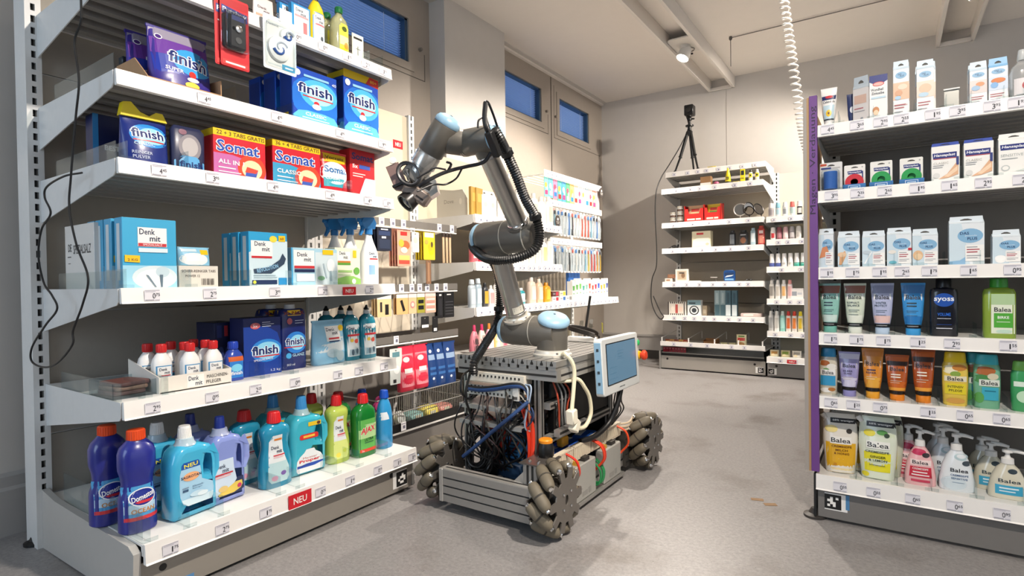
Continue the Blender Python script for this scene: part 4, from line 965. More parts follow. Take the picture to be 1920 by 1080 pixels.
for i in range(NH): cum.append(cum[-1] + (HP[i + 1] - HP[i]).length)
tot = cum[-1]; n_r = int(tot / .0042); pts = []; j = 0
for k in range(n_r + 1):
    s_ = tot * k / n_r
    while j < NH - 1 and cum[j + 1] < s_: j += 1
    pts.append(HP[j].lerp(HP[j + 1], (s_ - cum[j]) / max(1e-9, cum[j + 1] - cum[j])))
rad = [.0172 if (k // 1) % 2 else .0138 for k in range(n_r + 1)]
mb.sweep(pts, lambda t: rad[min(n_r, int(round(t * n_r)))], 14); rp('corrugated_hose', mb, smooth=20, label='black corrugated cable hose')
for p, d in (((-.998, 1.455, 1.247), (0, 1, -1.1)), ((-.995, 1.615, 1.06), (0, .5, -1)), ((-1.295, 1.818, .735), (0, 0, 1))):
    mb = MB(BLACK); d = Vector(d).normalized(); mb.rev(Vector(p) - d * .008, d, [(0, .0185), (0, .021), (.016, .021), (.016, .0185)], 16); mb.cbox(p[0] - .006, p[1] - .03, p[2] - .008, p[0] + .006, p[1] - .016, p[2] + .008, .002); rp('hose_clamp', mb)

# ================================================================== products
def interp(secs, z):
    for a, b in zip(secs, secs[1:]):
        if a[0] <= z <= b[0]:
            t = (z - a[0]) / max(1e-9, b[0] - a[0]); return [a[i] + (b[i] - a[i]) * t for i in range(1, 4)]
    return list(secs[0][1:4]) if z < secs[0][0] else list(secs[-1][1:4])
def surf_of(secs):
    def s(x, z):
        hw, hd, p = interp(secs, z); q = min(.9999, abs(x) / max(1e-6, hw)); return -hd * (1 - q ** p) ** (1 / p)
    return s
def LPOS(o, X, Y, z, rz=0.0): o.location = (X, Y, z); o.rotation_euler = (0, 0, pi / 2 + rz); return o
def RPOS(o, X, Y, z, rz=0.0): o.location = (X, Y, z); o.rotation_euler = (0, 0, rz); return o
def carton(name, label, cat, w, h, d, col, items=(), group=None, side=None, top=None, m=None, seal=True):
    """folding box; origin at the bottom centre of the front face, box runs back along +y"""
    c = m or M(col, .38, var=.03, scale=25); mb = MB(c)
    mb.cbox(-w / 2, 0, 0, w / 2, d, h, min(.0012, w * .02), c)
    o = tag(obj(name, mb, smooth=0), label, cat, group)
    if items: flat('front_print', printed(items, w, h, seg=1), o)
    if side:
        for s_ in (-1, 1):
            q = printed(side, d, h, seg=1)
            if s_ < 0: q.v = [(-w / 2 + (v[1]), d / 2 - v[0], v[2]) for v in q.v]
            else: q.v = [(w / 2 - (v[1]), d / 2 + v[0], v[2]) for v in q.v]
            flat('side_print', q, o)
    if top:
        q = MB(M(top, .4)); q.box(-w / 2 + .001, .001, h, w / 2 - .001, d - .001, h + .0006); obj('lid_flap', q, o, smooth=0)
    elif seal:
        q = MB(M('cfcac0' if col.lower() > '8' else '2c2c34', .5)); q.box(-w / 2 + .002, d * .48, h, w / 2 - .002, d * .52, h + .0003); obj('lid_seam', q, o, smooth=0)
    return o
def bottle(name, label, w, h, d, shape, mat, cap=None, items=(), cat='bottle', group=None, n=24, pw=2.4, zt=1.0, seg=8, capname='cap', pz=(0, 1), off=0):
    """shape: (t, width factor, depth factor[, power]); cap: (t0, t1, rfac0, rfac1, colour, ribs)"""
    secs = []
    for q in shape:
        t, fw = q[0], q[1]; fd = q[2] if len(q) > 2 else fw; p = q[3] if len(q) > 3 else pw
        secs.append((t * h, fw * w / 2, fd * d / 2, p, off * w if t > .75 else 0))
    mb = MB(mat); mb.loft(secs, n)
    o = tag(obj(name, mb), label, cat, group)
    if cap:
        t0, t1, r0, r1, cc = cap[:5]; q = MB(cc if not isinstance(cc, str) else M(cc, .35)); R0, R1 = r0 * w / 2, r1 * w / 2
        H0, H1 = t0 * h, t1 * h; ox = off * w
        q.T = Matrix.Translation((ox, 0, 0))
        q.rev((0, 0, H0), (0, 0, 1), [(0, R0 * .96), (.001, R0), ((H1 - H0) * .92, R1), ((H1 - H0), R1 * .9), ((H1 - H0) + .0002, 0)], 20)
        if len(cap) > 5:
            for k in range(cap[5]):
                a = 2 * pi * k / cap[5]; q.cyl((R0 * cos(a), R0 * sin(a), H0 + .002), (R1 * cos(a), R1 * sin(a), H1 - .003), .0011, n=5)
        obj(capname, q, o)
    if items: flat('label_print', printed(items, w, h, surf=surf_of(secs), seg=seg), o)
    return o
DENK = lambda u, v, w, h, c='1c2a4a': [('t', 'Denk', u - w * .14, v + h * .27, w * .72, h * .46, c, {'b': .015}), ('t', 'mit', u + w * .22, v - h * .27, w * .5, h * .44, c, {'b': .015})]
BAL = lambda u, v, w, h, c='26262c': [('t', 'Balea', u, v, w, h, c, {'b': .012})]

# ------------------------------------------------ left unit, base shelf
PBLUE = M('232a86', .3, coat=.4, var=.04); TEALB = M('48c6de', .16, trans=.2, coat=.3); SKYL = M('4cc2ec', .16, trans=.2, coat=.3)
LILAC = M('95a6ea', .18, trans=.2, coat=.3); TEALD = M('2c9cc2', .16, trans=.2, coat=.3); LIME = M('cfe268', .16, trans=.2, coat=.3)
GRN = M('1f8a37', .16, trans=.3, coat=.3); BLUL = M('3aa2e0', .16, trans=.2, coat=.3); CLR_ = M('e6eef2', .12, trans=.75)
DOM = [(0, .90), (.015, 1), (.29, 1), (.34, .97), (.40, .86), (.47, .82), (.53, .86), (.60, .98), (.64, 1), (.76, 1), (.82, .88), (.86, .66), (.885, .5), (.90, .46)]
def domestos(label):
    return bottle('bleach_bottle', label, .092, .283, .075, DOM, PBLUE, (.885, .985, .48, .47, 'e8501f', 24),
        [('r', .05, .13, .95, .455, '4f9fd6'), ('q', [(.20, .05, .95), (.27, .05, .95), (.33, .05, .95)], 'bcd9ee'), ('q', [(.13, .05, .95), (.165, .05, .95)], 'd8393f'), ('e', .5, .345, .36, .085, 'f1f3f5'), ('e', .5, .345, .33, .075, '1c2a8c'),
         ('q', [(.290, .36, .68), (.305, .28, .78), (.315, .36, .8)], 'd5303a'), ('t', 'Domestos', .5, .350, .62, .052, 'f7f7f7', {'b': .02, 's': .2, 'a': 12}), ('t', 'OCEAN', .5, .22, .62, .045, 'c9822c', {'b': .01})], 'cleaning product', 'blue bleach bottles', 28, 2.2)
a = domestos('dark blue bleach bottle with orange cap, the front one of two'); LPOS(a, -1.735, .692, .170)
b = dup(a, (-1.86, .668, .170), pi / 2, 'dark blue bleach bottle with orange cap, behind its twin at the left end')
def handle_bottle(name, label, w, h, d, mat, outline, hole, neck_x, neck_t, cap, items, group, top_mat=None):
    """flat-sided bottle with a cut-out grip"""
    mb = MB(mat); mb.slab([outline] + ([hole] if hole else []), d, d * .26, res=3)
    o = tag(obj(name, mb, smooth=55), label, 'cleaning product', group)
    nk = MB(top_mat or mat); nk.rev((neck_x, 0, neck_t), (0, 0, 1), [(0, d * .42), (.008, d * .34), (.02, d * .3), (.022, .012)], 20); obj('neck', nk, o)
    r0, r1, hh, cc, ribs = cap; q = MB(M(cc, .35)); z = neck_t + .014
    q.rev((neck_x, 0, z), (0, 0, 1), [(0, r0), (hh * .9, r1), (hh, r1 * .92), (hh + .0003, 0)], 20)
    for k in range(ribs):
        a_ = 2 * pi * k / ribs; q.cyl((neck_x + r0 * cos(a_), r0 * sin(a_), z + .003), (neck_x + r1 * cos(a_), r1 * sin(a_), z + hh * .85), .001, n=5)
    obj('cap', q, o)
    m = printed(items, w, h, back=-d / 2, seg=1); flat('label_print', m, o)
    return o
def sag_outline(w, h):
    return [(x * w, z * h) for x, z in ((-.44, 0), (.44, 0), (.5, .03), (.5, .58), (.47, .68), (.36, .76), (.14, .80), (-.28, .80), (-.42, .74), (-.49, .62), (-.5, .03))]
def sag_hole(w, h): return [(x * w, z * h) for x, z in ((.22, .44), (.33, .43), (.38, .48), (.38, .60), (.33, .66), (.26, .64), (.22, .55))]
w, h = .138, .262
SAGI = [('q', [(.14, .30, .82), (.17, .20, .86), (.26, .14, .88), (.33, .13, .86), (.40, .13, .62), (.50, .14, .60), (.555, .17, .58)], 'a9d4ee'), ('q', [(.14, .30, .82), (.18, .20, .86), (.22, .17, .87)], 'd9eef8'),
        ('q', [(.555, .17, .58), (.60, .18, .57), (.625, .22, .54)], '1c55a8'), ('t', 'NEU', .38, .588, .30, .042, 'f3e64a', {'b': .02, 'a': 4}), ('e', .38, .46, .18, .048, 'f0b07c'), ('t', 'SAGROTAN', .38, .462, .44, .03, '16244e', {'b': .02}),
        ('r', .18, .34, .32, .352, '7d95ad'), ('r', .19, .305, .31, .33, '3d5a7a'), ('t', 'Allzweck-', .52, .345, .26, .02, '2d4d77'), ('t', 'Reiniger', .51, .318, .22, .018, '2d4d77'), ('e', .5, .255, .16, .03, 'c8e3f2'), ('e', .62, .24, .12, .025, 'e3f1f8')]
a = handle_bottle('floor_cleaner_bottle', 'light blue grip-handle cleaner bottle with white cap reading NEU, the front one', w, h, .075, SKYL, sag_outline(w, h), sag_hole(w, h), -.01, .207, (.0185, .016, .042, 'f0efec', 26), SAGI, 'light blue cleaner bottles with white caps', M('cfe6f2', .2, trans=.3))
LPOS(a, -1.725, .825, .170, .12); dup(a, (-1.84, .800, .170), pi / 2 + .12, 'light blue grip-handle cleaner bottle with white cap, half hidden behind its twin')
w, h = .118, .262
PUI = [('q', [(.10, .10, .66), (.20, .08, .72), (.40, .06, .62), (.52, .09, .60)], 'cfe0f2'), ('q', [(.09, .20, .76), (.12, .14, .90), (.20, .60, .90), (.27, .72, .88)], '2b3358'), ('q', [(.10, .18, .60), (.13, .16, .80), (.17, .40, .86), (.22, .66, .84)], 'e6c95c')] + DENK(.30, .42, .36, .10) + [('r', .08, .345, .58, .362, 'c8343c'), ('r', .08, .318, .52, .338, 'e6b9be'), ('e', .30, .18, .13, .035, 'e0c27a'), ('e', .76, .165, .06, .026, 'c83a6a')]
a = handle_bottle('floor_cleaner_bottle', 'lilac-blue grip-handle cleaner bottle with dark blue cap, the front one', w, h, .07, LILAC, sag_outline(w, h), [(x + .006, z) for x, z in sag_hole(w, h)], -.008, .208, (.0165, .0135, .042, '1a2f86', 0), PUI, 'lilac cleaner bottles with blue caps', M('c2cdf0', .2, trans=.3))
LPOS(a, -1.74, .935, .170, .1); dup(a, (-1.86, .905, .170), pi / 2 + .1, 'lilac-blue cleaner bottle with dark blue cap, mostly hidden behind its twin')
CUR = [(0, .92), (.015, 1), (.30, 1), (.42, .92), (.52, .82), (.62, .84), (.70, .92), (.76, .92), (.80, .82), (.83, .6), (.845, .42), (.86, .36)]
def curvy(label, mat, w, h, lab, group, capc='d8262b'):
    return bottle('floor_cleaner_bottle', label, w, h, .066, CUR, mat, (.85, 1.0, .40, .33, capc, 22),
        [('q', [(.07, .22, .72), (.12, .14, .80), (.25, .14, .80), (.36, .16, .70), (.48, .18, .62), (.62, .20, .60), (.70, .30, .60)], 'e4e9ea'), ('q', [(.07, .22, .72), (.12, .14, .80), (.25, .14, .80), (.34, .16, .72)], lab), ('e', .32, .13, .10, .035, 'e6a8bd' if lab != 'dfe98a' else 'f3e35b'), ('e', .60, .18, .09, .03, '7d63a8' if lab != 'dfe98a' else 'cfd94a'),
         ('r', .34, .63, .58, .655, 'e0812c'), ('r', .30, .425, .66, .44, 'cf3840'), ('r', .30, .40, .62, .415, 'e6b9be')] + DENK(.42, .51, .34, .10), 'cleaning product', group, 24, 2.6)
a = curvy('teal curved floor cleaner bottle with red cap, the front one', TEALD, .112, .247, 'bcd9dd', 'teal floor cleaner bottles with red caps'); LPOS(a, -1.72, 1.10, .170); dup(a, (-1.83, 1.06, .170), pi / 2, 'teal curved floor cleaner bottle with red cap, set behind its twin')
w, h = .142, .262
PRI = [('r', .22, .06, .78, .10, 'dfe6ea'), ('q', [(.04, .16, .84), (.08, .12, .86), (.20, .14, .86), (.255, .22, .80), (.30, .34, .66), (.34, .40, .62)], 'e9eef0'), ('q', [(.105, .14, .62), (.13, .14, .86), (.15, .40, .87)], '2a4fae'), ('t', 'Meister', .50, .228, .40, .028, 'b8574a'), ('t', 'Proper', .49, .185, .58, .05, 'cf2d34', {'b': .03}), ('r', .14, .125, .5, .14, '23409c'),
       ('q', [(.48, .26, .72), (.50, .22, .74), (.53, .22, .74), (.55, .26, .70)], 'd8352f'), ('r', .32, .50, .64, .53, 'f3c44a'), ('q', [(.645, .46, .82), (.70, .46, .82)], 'e8c62c'), ('e', .75, .672, .05, .022, '6a3b1f')]
a = handle_bottle('floor_cleaner_bottle', 'turquoise grip-handle cleaner bottle with sky-blue cap and yellow sticker, front one', w, h, .075, TEALB, sag_outline(w, h), sag_hole(w, h), -.008, .208, (.019, .016, .052, '3f93d2', 18), PRI, 'turquoise cleaner bottles with sky-blue caps', M('bfe6ee', .2, trans=.3))
LPOS(a, -1.75, 1.235, .170, -.05); dup(a, (-1.86, 1.195, .170), pi / 2 - .05, 'turquoise cleaner bottle with sky-blue cap, behind its twin')
a = curvy('lime yellow floor cleaner bottle with red cap, the front one', LIME, .098, .25, 'dfe98a', 'lime floor cleaner bottles'); LPOS(a, -1.745, 1.375, .170); dup(a, (-1.86, 1.35, .170), pi / 2, 'lime yellow floor cleaner bottle with red cap, behind its twin')
def ajax(label):
    return bottle('ajax_bottle'.replace('ajax', 'cleaner'), label, .098, .24, .06, [(0, .94, .94, 4), (.015, 1, 1, 4), (.66, 1, 1, 4), (.74, .94, .94, 3.5), (.80, .7, .74, 3), (.83, .42, .6, 2), (.86, .40, .6, 2)], GRN, (.85, 1.0, .42, .36, 'd9272b', 18),
        [('r', .06, .08, .94, .60, '67b85a'), ('q', [(.30, .06, .94), (.44, .06, .94), (.52, .3, .94)], 'b7dc9b'), ('q', [(.08, .1, .9), (.13, .1, .9)], 'e0482f'), ('t', 'AJAX', .50, .42, .80, .13, 'f4f2ee', {'b': .06, 's': .25, 'a': 6}), ('t', 'AJAX', .50, .42, .76, .12, 'd22a30', {'b': .03, 's': .25, 'a': 6}), ('t', 'ULTRA', .52, .275, .44, .045, '1c3a2a', {'b': .02, 's': .2, 'a': 4}), ('r', .3, .22, .75, .235, '3d6b4c'), ('t', '2x', .22, .105, .12, .03, 'f2f2f2')], 'cleaning product', 'green cleaner bottles', 24)
a = ajax('green all-purpose cleaner bottle with red cap and slanted AJAX lettering, the front one'); LPOS(a, -1.72, 1.482, .170); dup(a, (-1.84, 1.46, .170), pi / 2, 'green AJAX cleaner bottle with red cap, behind its twin')
a = bottle('glass_cleaner_bottle', 'slim blue liquid bottle with blue cap, nearest the right end of the base shelf', .072, .235, .05, [(0, .92), (.02, 1), (.55, 1), (.66, .9), (.76, .74), (.82, .56), (.85, .44), (.87, .42)], BLUL, (.86, 1.0, .5, .42, '1f56c4', 20), [('q', [(.50, -.0, .55), (.56, .02, .5), (.63, .08, .4)], 'dfe8f0')], 'cleaning product', 'slim blue bottles')
LPOS(a, -1.725, 1.598, .170); dup(a, (-1.82, 1.565, .170), pi / 2, 'slim blue liquid bottle with blue cap, behind its twin at the right end')

# ------------------------------------------------ left unit, shelf 5 (z .529)
Z = .529
mb = MB(clear_mat('e8eef0', .15)); mb.box(-.07, 0, 0, .07, .002, .045); mb.box(-.07, .16, 0, .07, .162, .045); mb.box(-.07, 0, 0, -.068, .16, .045); mb.box(.068, 0, 0, .07, .16, .045); mb.box(-.07, 0, 0, .07, .16, .002)
LPOS(tag(obj('clear_tray', mb, smooth=0), 'shallow clear plastic tray holding flat brown packets', 'tray'), -1.78, .725, Z)
for i in range(3):
    mb = MB(M(['8a5a50', 'a07a66', '6f4640'][i], .5, var=.15, scale=90)); mb.slab([rrect(-.045, -.055, .045, .055, .015)], .012, .004); mb.v = [(v[0], v[2] + .08, v[1] + .010 + i * .0125) for v in mb.v]
    LPOS(tag(obj('sponge_packet', mb), ['flat brown packet at the bottom of the clear tray', 'tan packet in the middle of the clear tray', 'reddish brown packet on top in the clear tray'][i], 'packet', 'packets in the clear tray'), -1.785, .71 + i * .012, Z, .1 * i)
CARD = M('e6e0d6', .55, var=.04)
mb = MB(CARD); mb.box(-.105, 0, 0, .105, .003, .048); mb.box(-.105, .20, 0, .105, .203, .06); mb.prism([(0, 0), (.2, 0), (.2, .09), (0, .048)], -.108, -.105, 'x'); mb.prism([(0, 0), (.2, 0), (.2, .09), (0, .048)], .105, .108, 'x'); mb.box(-.105, 0, 0, .105, .2, .003)
o = tag(obj('display_carton', mb, smooth=0), 'white open display carton of small red-capped bottles', 'carton'); LPOS(o, -1.765, .875, Z)
flat('front_print', printed([('r', .36, .12, .60, .88, 'f4f2ec')] + DENK(.48, .5, .2, .62) + [('t', 'MASCHINEN-', .80, .66, .32, .22, '3a3733'), ('t', 'PFLEGER', .74, .32, .22, .22, '3a3733')], .21, .048, seg=1), o)
MP = [(0, .9, .9, 3), (.02, 1, 1, 3), (.55, 1, 1, 3), (.66, .9, .9, 2.6), (.76, .62, .62, 2.2), (.80, .46, .46, 2), (.83, .44, .44, 2)]
def mpf(label): return bottle('machine_cleaner_bottle', label, .054, .135, .042, MP, M('f1f0ee', .35), (.81, 1.0, .5, .5, 'd42a2c', 20), [('r', .08, .10, .92, .52, '3d8fc4'), ('r', .14, .28, .86, .50, 'f4f4f2'), ('q', [(.10, .08, .92), (.14, .08, .92), (.18, .3, .92)], 'd8dee2')] + DENK(.5, .40, .56, .14) + [('r', .3, .29, .8, .31, 'c8343c')], 'cleaning product', 'red-capped machine cleaner bottles', 18)
a = None
for i, (x, y, l) in enumerate(((-1.80, .872, 'the front left one'), (-1.80, .943, 'the front right one'), (-1.845, .810, 'behind at far left'), (-1.85, .880, 'second row, middle'), (-1.85, .945, 'second row, right'), (-1.90, .795, 'third row, leftmost'), (-1.905, .865, 'third row, middle'), (-1.905, .935, 'third row, right'))):
    L_ = 'small white bottle with red cap in the display carton, ' + l
    if a is None: a = mpf(L_); LPOS(a, x, y, Z + .003)
    else: dup(a, (x, y, Z + .003), pi / 2, L_)
a = bottle('machine_cleaner_bottle', 'small blue translucent bottle with blue cap, right of the red-capped bottles', .062, .128, .045, MP, M('3556c4', .2, trans=.25, coat=.3), (.81, 1.0, .5, .48, '2547b8', 18), [('r', .14, .08, .86, .50, '2f7fd0'), ('r', .10, .50, .90, .62, 'd5632e'), ('e', .5, .33, .30, .10, '7fd0ee'), ('t', 'finish', .5, .20, .62, .09, 'f4f6f8', {'b': .02})], 'cleaning product'); LPOS(a, -1.805, 1.012, Z)
FIN_ = lambda u, v, w, c='0f2a6b': [('t', 'finish', u, v + .010, w * 1.06, .17, 'f3f7fb', {'b': .07}), ('t', 'finish', u, v + .010, w, .155, c, {'b': .025}), ('q', [(v - .105, u - w * .3, u + w * .55), (v - .085, u - w * .5, u + w * .55)], 'cf2d34')]
SB = [('q', [(0, 0, 1), (.5, 0, 1), (.72, 0, .9), (.85, 0, .6)], '1a3f9a'), ('e', .60, .42, .42, .20, '2f86d8'), ('e', .62, .42, .34, .15, '8fd4f2')] + FIN_(.56, .42, .70) + [('t', '1,2 kg', .83, .06, .26, .05, 'f2f4f8'), ('e', .30, .86, .13, .055, 'c9626a'), ('t', '5x', .30, .86, .12, .05, 'f2e8e8'), ('r', .48, .84, .72, .85, 'c8d0e4'), ('r', .48, .875, .80, .885, 'c8d0e4'), ('r', .48, .91, .70, .92, 'c8d0e4'), ('t', 'SPEZIALSALZ', .5, .27, .52, .035, 'f2f4f8', {'a': 3})]
a = carton('dishwasher_salt_box', 'large dark blue finish salt box with red-underlined logo', 'box', .14, .20, .085, '14225e', SB); LPOS(a, -1.815, 1.125, Z)
a = carton('dishwasher_salt_box', 'dark navy box with bottle pictures, behind and left of the finish salt box', 'box', .085, .185, .12, '131c48', [('r', .1, .72, .3, .95, '2a3570'), ('r', .4, .74, .55, .94, 'a8323c'), ('e', .25, .45, .12, .1, '3c4b86'), ('e', .55, .45, .12, .1, '3c4b86'), ('e', .25, .2, .12, .1, '3c4b86')]); LPOS(a, -1.92, 1.055, Z)
mb = MB(M('16256a', .3, coat=.2)); 
a = bottle('rinse_aid_bottle', 'dark blue XL pack rinse aid with yellow band at the top, front one', .108, .235, .06, [(0, .95, .95, 5), (.01, 1, 1, 5), (.86, 1, 1, 5), (.93, .93, .9, 4), (.95, .8, .8, 4)], M('152468', .3, coat=.2), (.945, 1.02, .36, .34, 'cfd2d4'), [('q', [(.845, 0, 1), (.93, .02, .98)], 'eec51e'), ('t', 'XL PACK', .5, .885, .8, .055, '7a2a1a', {'b': .03}), ('e', .55, .42, .42, .17, '2f7fd4'), ('e', .6, .42, .3, .12, '93d6f2'), ('t', 'finish', .5, .44, .74, .12, 'f3f7fb', {'b': .07}), ('t', 'finish', .5, .44, .70, .11, '0f2a6b', {'b': .025}), ('r', .1, .345, .95, .36, 'cf2d34'), ('e', .25, .22, .10, .045, '49a6de'), ('t', 'GLANZ', .62, .225, .46, .045, 'b9dff2', {'b': .01}), ('t', '800 ml', .32, .08, .3, .035, 'e6ebf2'), ('e', .3, .76, .1, .05, 'b8606a'), ('r', .5, .76, .85, .77, 'b9c4de'), ('r', .5, .72, .8, .73, 'b9c4de')], 'cleaning product', 'XL rinse aid packs', 28, seg=4)
LPOS(a, -1.86, 1.262, Z); dup(a, (-1.935, 1.235, Z), pi / 2, 'dark blue XL pack rinse aid, behind its twin')
def pouch(name, label, w, h, d, mat, items, cat='pouch', group=None, top=.004, pinch=.94, zig=False, seg=10):
    secs = [(0, w * .47, d * .38, 3), (h * .04, w * .49, d * .5, 2.6), (h * .25, w * .5, d * .5, 2.2), (h * .55, w * .49, d * .40, 2.2), (h * .80, w * .485 * pinch / .94, d * .22, 2.2), (h * .93, w * .48 * pinch / .94, top * 1.2, 2.5), (h, w * .49 * pinch / .94, top * .6, 3)]
    mb = MB(mat); mb.loft(secs, 28); o = tag(obj(name, mb), label, cat, group)
    flat('front_print', printed(items, w, h, surf=surf_of(secs), seg=seg), o)
    sm = MB(mat); sm.box(-w * .49 * pinch / .94, -top * .8, h * .955, w * .49 * pinch / .94, top * .8, h * 1.0); obj('top_seal', sm, o, smooth=0)
    return o
a = pouch('dishwasher_salt_bag', 'light blue and white salt bag with wrinkled top, beside the teal bottles', .15, .172, .07, M('8fc7e6', .3, coat=.3, var=.08, scale=30, bump=.3), [('q', [(0.02, .08, .92), (.3, .05, .95), (.45, .2, .95), (.6, .5, .9)], 'dfe9ee'), ('r', .34, .52, .80, .86, 'f2f3f2')] + DENK(.55, .74, .36, .16) + [('r', .40, .56, .74, .60, 'c8343c'), ('r', .4, .50, .74, .53, '233a66'), ('e', .86, .80, .10, .07, 'eec51e'), ('e', .5, .25, .2, .1, 'bcd3de'), ('e', .72, .18, .14, .12, 'cddde4')]); LPOS(a, -1.84, 1.415, Z)
def tealb(label): 
    return bottle('rinse_aid_bottle', label, .084, .205, .052, [(0, .94), (.02, 1), (.60, 1), (.74, .96), (.84, .8), (.89, .5), (.91, .34), (.93, .32)], M('1f8aa4', .14, trans=.2, coat=.4), (.91, .985, .34, .30, 'd5dadb'), [('q', [(.08, .14, .86), (.68, .10, .90), (.71, .18, .82)], 'dfe6e8')] + DENK(.44, .60, .46, .14) + [('r', .14, .48, .86, .52, 'c8343c'), ('e', .36, .40, .10, .035, 'e8c34a'), ('e', .62, .38, .12, .045, 'd8584a'), ('q', [(.10, .2, .8), (.22, .24, .8)], '9fb6c2'), ('e', .4, .16, .08, .06, '4a5f70'), ('e', .66, .18, .07, .06, '4a5f70')], 'cleaning product', 'teal rinse aid bottles')
a = tealb('teal rinse aid bottle at the right end of the shelf, nearest the edge')
q = MB(BLACK); q.rev((0, 0, .203), (0, 0, 1), [(0, .010), (.004, .012), (.014, .006), (.02, .004), (.0205, 0)], 12); obj('nozzle', q, a)
LPOS(a, -1.835, 1.610, Z)
for x, y, l in ((-1.845, 1.530, 'second from the right end'), (-1.92, 1.545, 'in the second row'), (-1.925, 1.475, 'at the back left of the group')): dup(a, (x, y, Z), pi / 2, 'teal rinse aid bottle with black nozzle, ' + l)

# ------------------------------------------------ left unit, shelf 4 (z .837)
Z = .837
SALT = [('q', [(0, 0, 1), (.33, 0, 1)], '9ed4ea'), ('e', .58, .16, .42, .17, 'd7e4e9'), ('e', .58, .15, .34, .13, 'eef3f4'), ('e', .72, .24, .13, .08, 'c2d5de'), ('r', .27, .60, .81, .875, 'f5f4f0')] + DENK(.50, .765, .40, .18) + [('r', .28, .605, .80, .65, 'c8343c'), ('t', 'SPEZIALSALZ', .54, .628, .36, .028, 'f6f0ee'), ('r', .28, .52, .82, .58, 'dcebf2'), ('p', [(.03, .38), (.30, .37), (.30, .47), (.03, .475)], 'eec51e'), ('t', '2 KG', .17, .41, .18, .035, '8a4a1a', {'b': .02}), ('p', [(.40, .20), (.45, .19), (.60, .02), (.57, .02)], '6c7f8c'), ('p', [(.66, .20), (.72, .20), (.71, .02), (.68, .02)], '5c7080')]
SSIDE = [('r', .3, .12, .7, .92, 'cfd9de')]
a = carton('dishwasher_salt_box', 'big blue Denkmit special salt box with plates and cutlery, front of its row', 'box', .142, .20, .05, '3fa9d6', SALT, 'blue special salt boxes', SSIDE, '7cc4e2'); LPOS(a, -1.765, .752, Z)
for i in range(3): dup(a, (-1.825 - i * .058, .748, Z), pi / 2, 'blue special salt box, ' + ['directly behind the front one', 'third in its row', 'last in its row at the back'][i])
a = carton('shipping_carton', 'plain white carton lettered SPEZIALSALZ at the left end of the shelf', 'carton', .22, .195, .07, 'dcd9d4', [('t', 'SPEZIALSALZ', .60, .62, .60, .14, '3a3a3c', {'b': .01}), ('t', 'DE', .18, .65, .12, .12, '3a3a3c', {'b': .01}), ('r', .1, .5, .22, .515, '3a3a3c'), ('r', .12, .4, .2, .41, '3a3a3c')]); a.location = (-2.02, .665, Z); a.rotation_euler = (0, 0, 0)
a = carton('tab_carton', 'open white tabs carton with a barcode and small lettering', 'carton', .12, .068, .10, 'ddd8ce', [('t', 'SCHIRR-REINIGER TABS', .5, .76, .86, .12, '4a3a34', {'b': .01}), ('t', 'POWER 12', .34, .54, .36, .11, '4a3a34', {'b': .01})] + [('r', .56 + k * .034, .12, .56 + k * .034 + (.018 if k % 3 else .010), .42, '4a3f3a') for k in range(10)]); LPOS(a, -1.79, .90, Z)
a = pouch('tab_pack', 'light blue tabs pack with yellow sticker standing in the white carton', .10, .06, .05, M('8cc6e4', .35), [('e', .45, .35, .42, .34, 'e9eff0'), ('r', .66, .60, .92, .86, 'eec51e'), ('r', .1, .75, .55, .9, 'd4e8f2')]); LPOS(a, -1.845, .91, Z + .069)
REV = [('q', [(0, 0, 1), (.62, 0, 1), (.72, .25, 1), (.85, .55, 1)], 'cfe4ec'), ('r', .05, .56, .60, .84, 'f5f4f0')] + DENK(.34, .735, .40, .18) + [('r', .06, .52, .58, .56, 'c8343c'), ('e', .62, .88, .10, .06, 'ecd84a'), ('r', .76, .84, .94, .95, 'eec51e'), ('t', '60', .85, .895, .10, .05, '8a4a1a', {'b': .02}), ('p', [(.10, .32), (.50, .36), (.78, .50), (.86, .62), (.95, .52), (.90, .42), (.55, .24), (.12, .24)], '34465c'), ('t', 'REVOLUTION', .46, .335, .56, .075, '8fc0e0', {'b': .02, 'a': 14}), ('r', .06, .04, .70, .12, '1c2f56'), ('e', .12, .08, .04, .03, 'e8e84a'), ('r', .74, .03, .96, .16, '2f8fc8'), ('r', .1, .16, .7, .175, '9ab0bc'), ('r', .1, .2, .66, .215, '9ab0bc')]
a = carton('dishwasher_tab_box', 'blue Denkmit tabs box with a dark wave band, the front one', 'box', .143, .185, .05, '2f9fd2', REV, 'blue tabs boxes with a wave band', SSIDE); LPOS(a, -1.765, 1.122, Z)
for i in range(2): dup(a, (-1.82 - i * .055, 1.118, Z), pi / 2, 'blue tabs box with a wave band, ' + ['directly behind the front one', 'last of three'][i])
a = carton('dishwasher_tab_box', 'wide pale blue Denkmit tabs box with a wine glass, beside the green one', 'box', .20, .138, .07, 'a9d3e6', [('r', 0, 0, .03, 1, '3f9fd0'), ('q', [(0, .5, 1), (.9, .5, 1)], 'd2e2e8'), ('r', .05, .52, .48, .94, 'f5f4f0')] + DENK(.27, .76, .30, .24) + [('r', .06, .46, .48, .53, 'c8343c'), ('r', .06, .36, .48, .44, '1f2c52'), ('r', .1, .12, .48, .32, 'dfe9ee'), ('r', .66, .84, .90, .97, 'eec51e'), ('e', .84, .55, .09, .18, 'e9f0f2'), ('p', [(.83, .4), (.85, .4), (.87, .12), (.82, .12)], '8fa3b0'), ('e', .62, .2, .08, .06, '7fb08a'), ('p', [(.66, .6), (.69, .6), (.76, .2), (.73, .2)], 'a9bcc6')]); LPOS(a, -1.77, 1.312, Z)
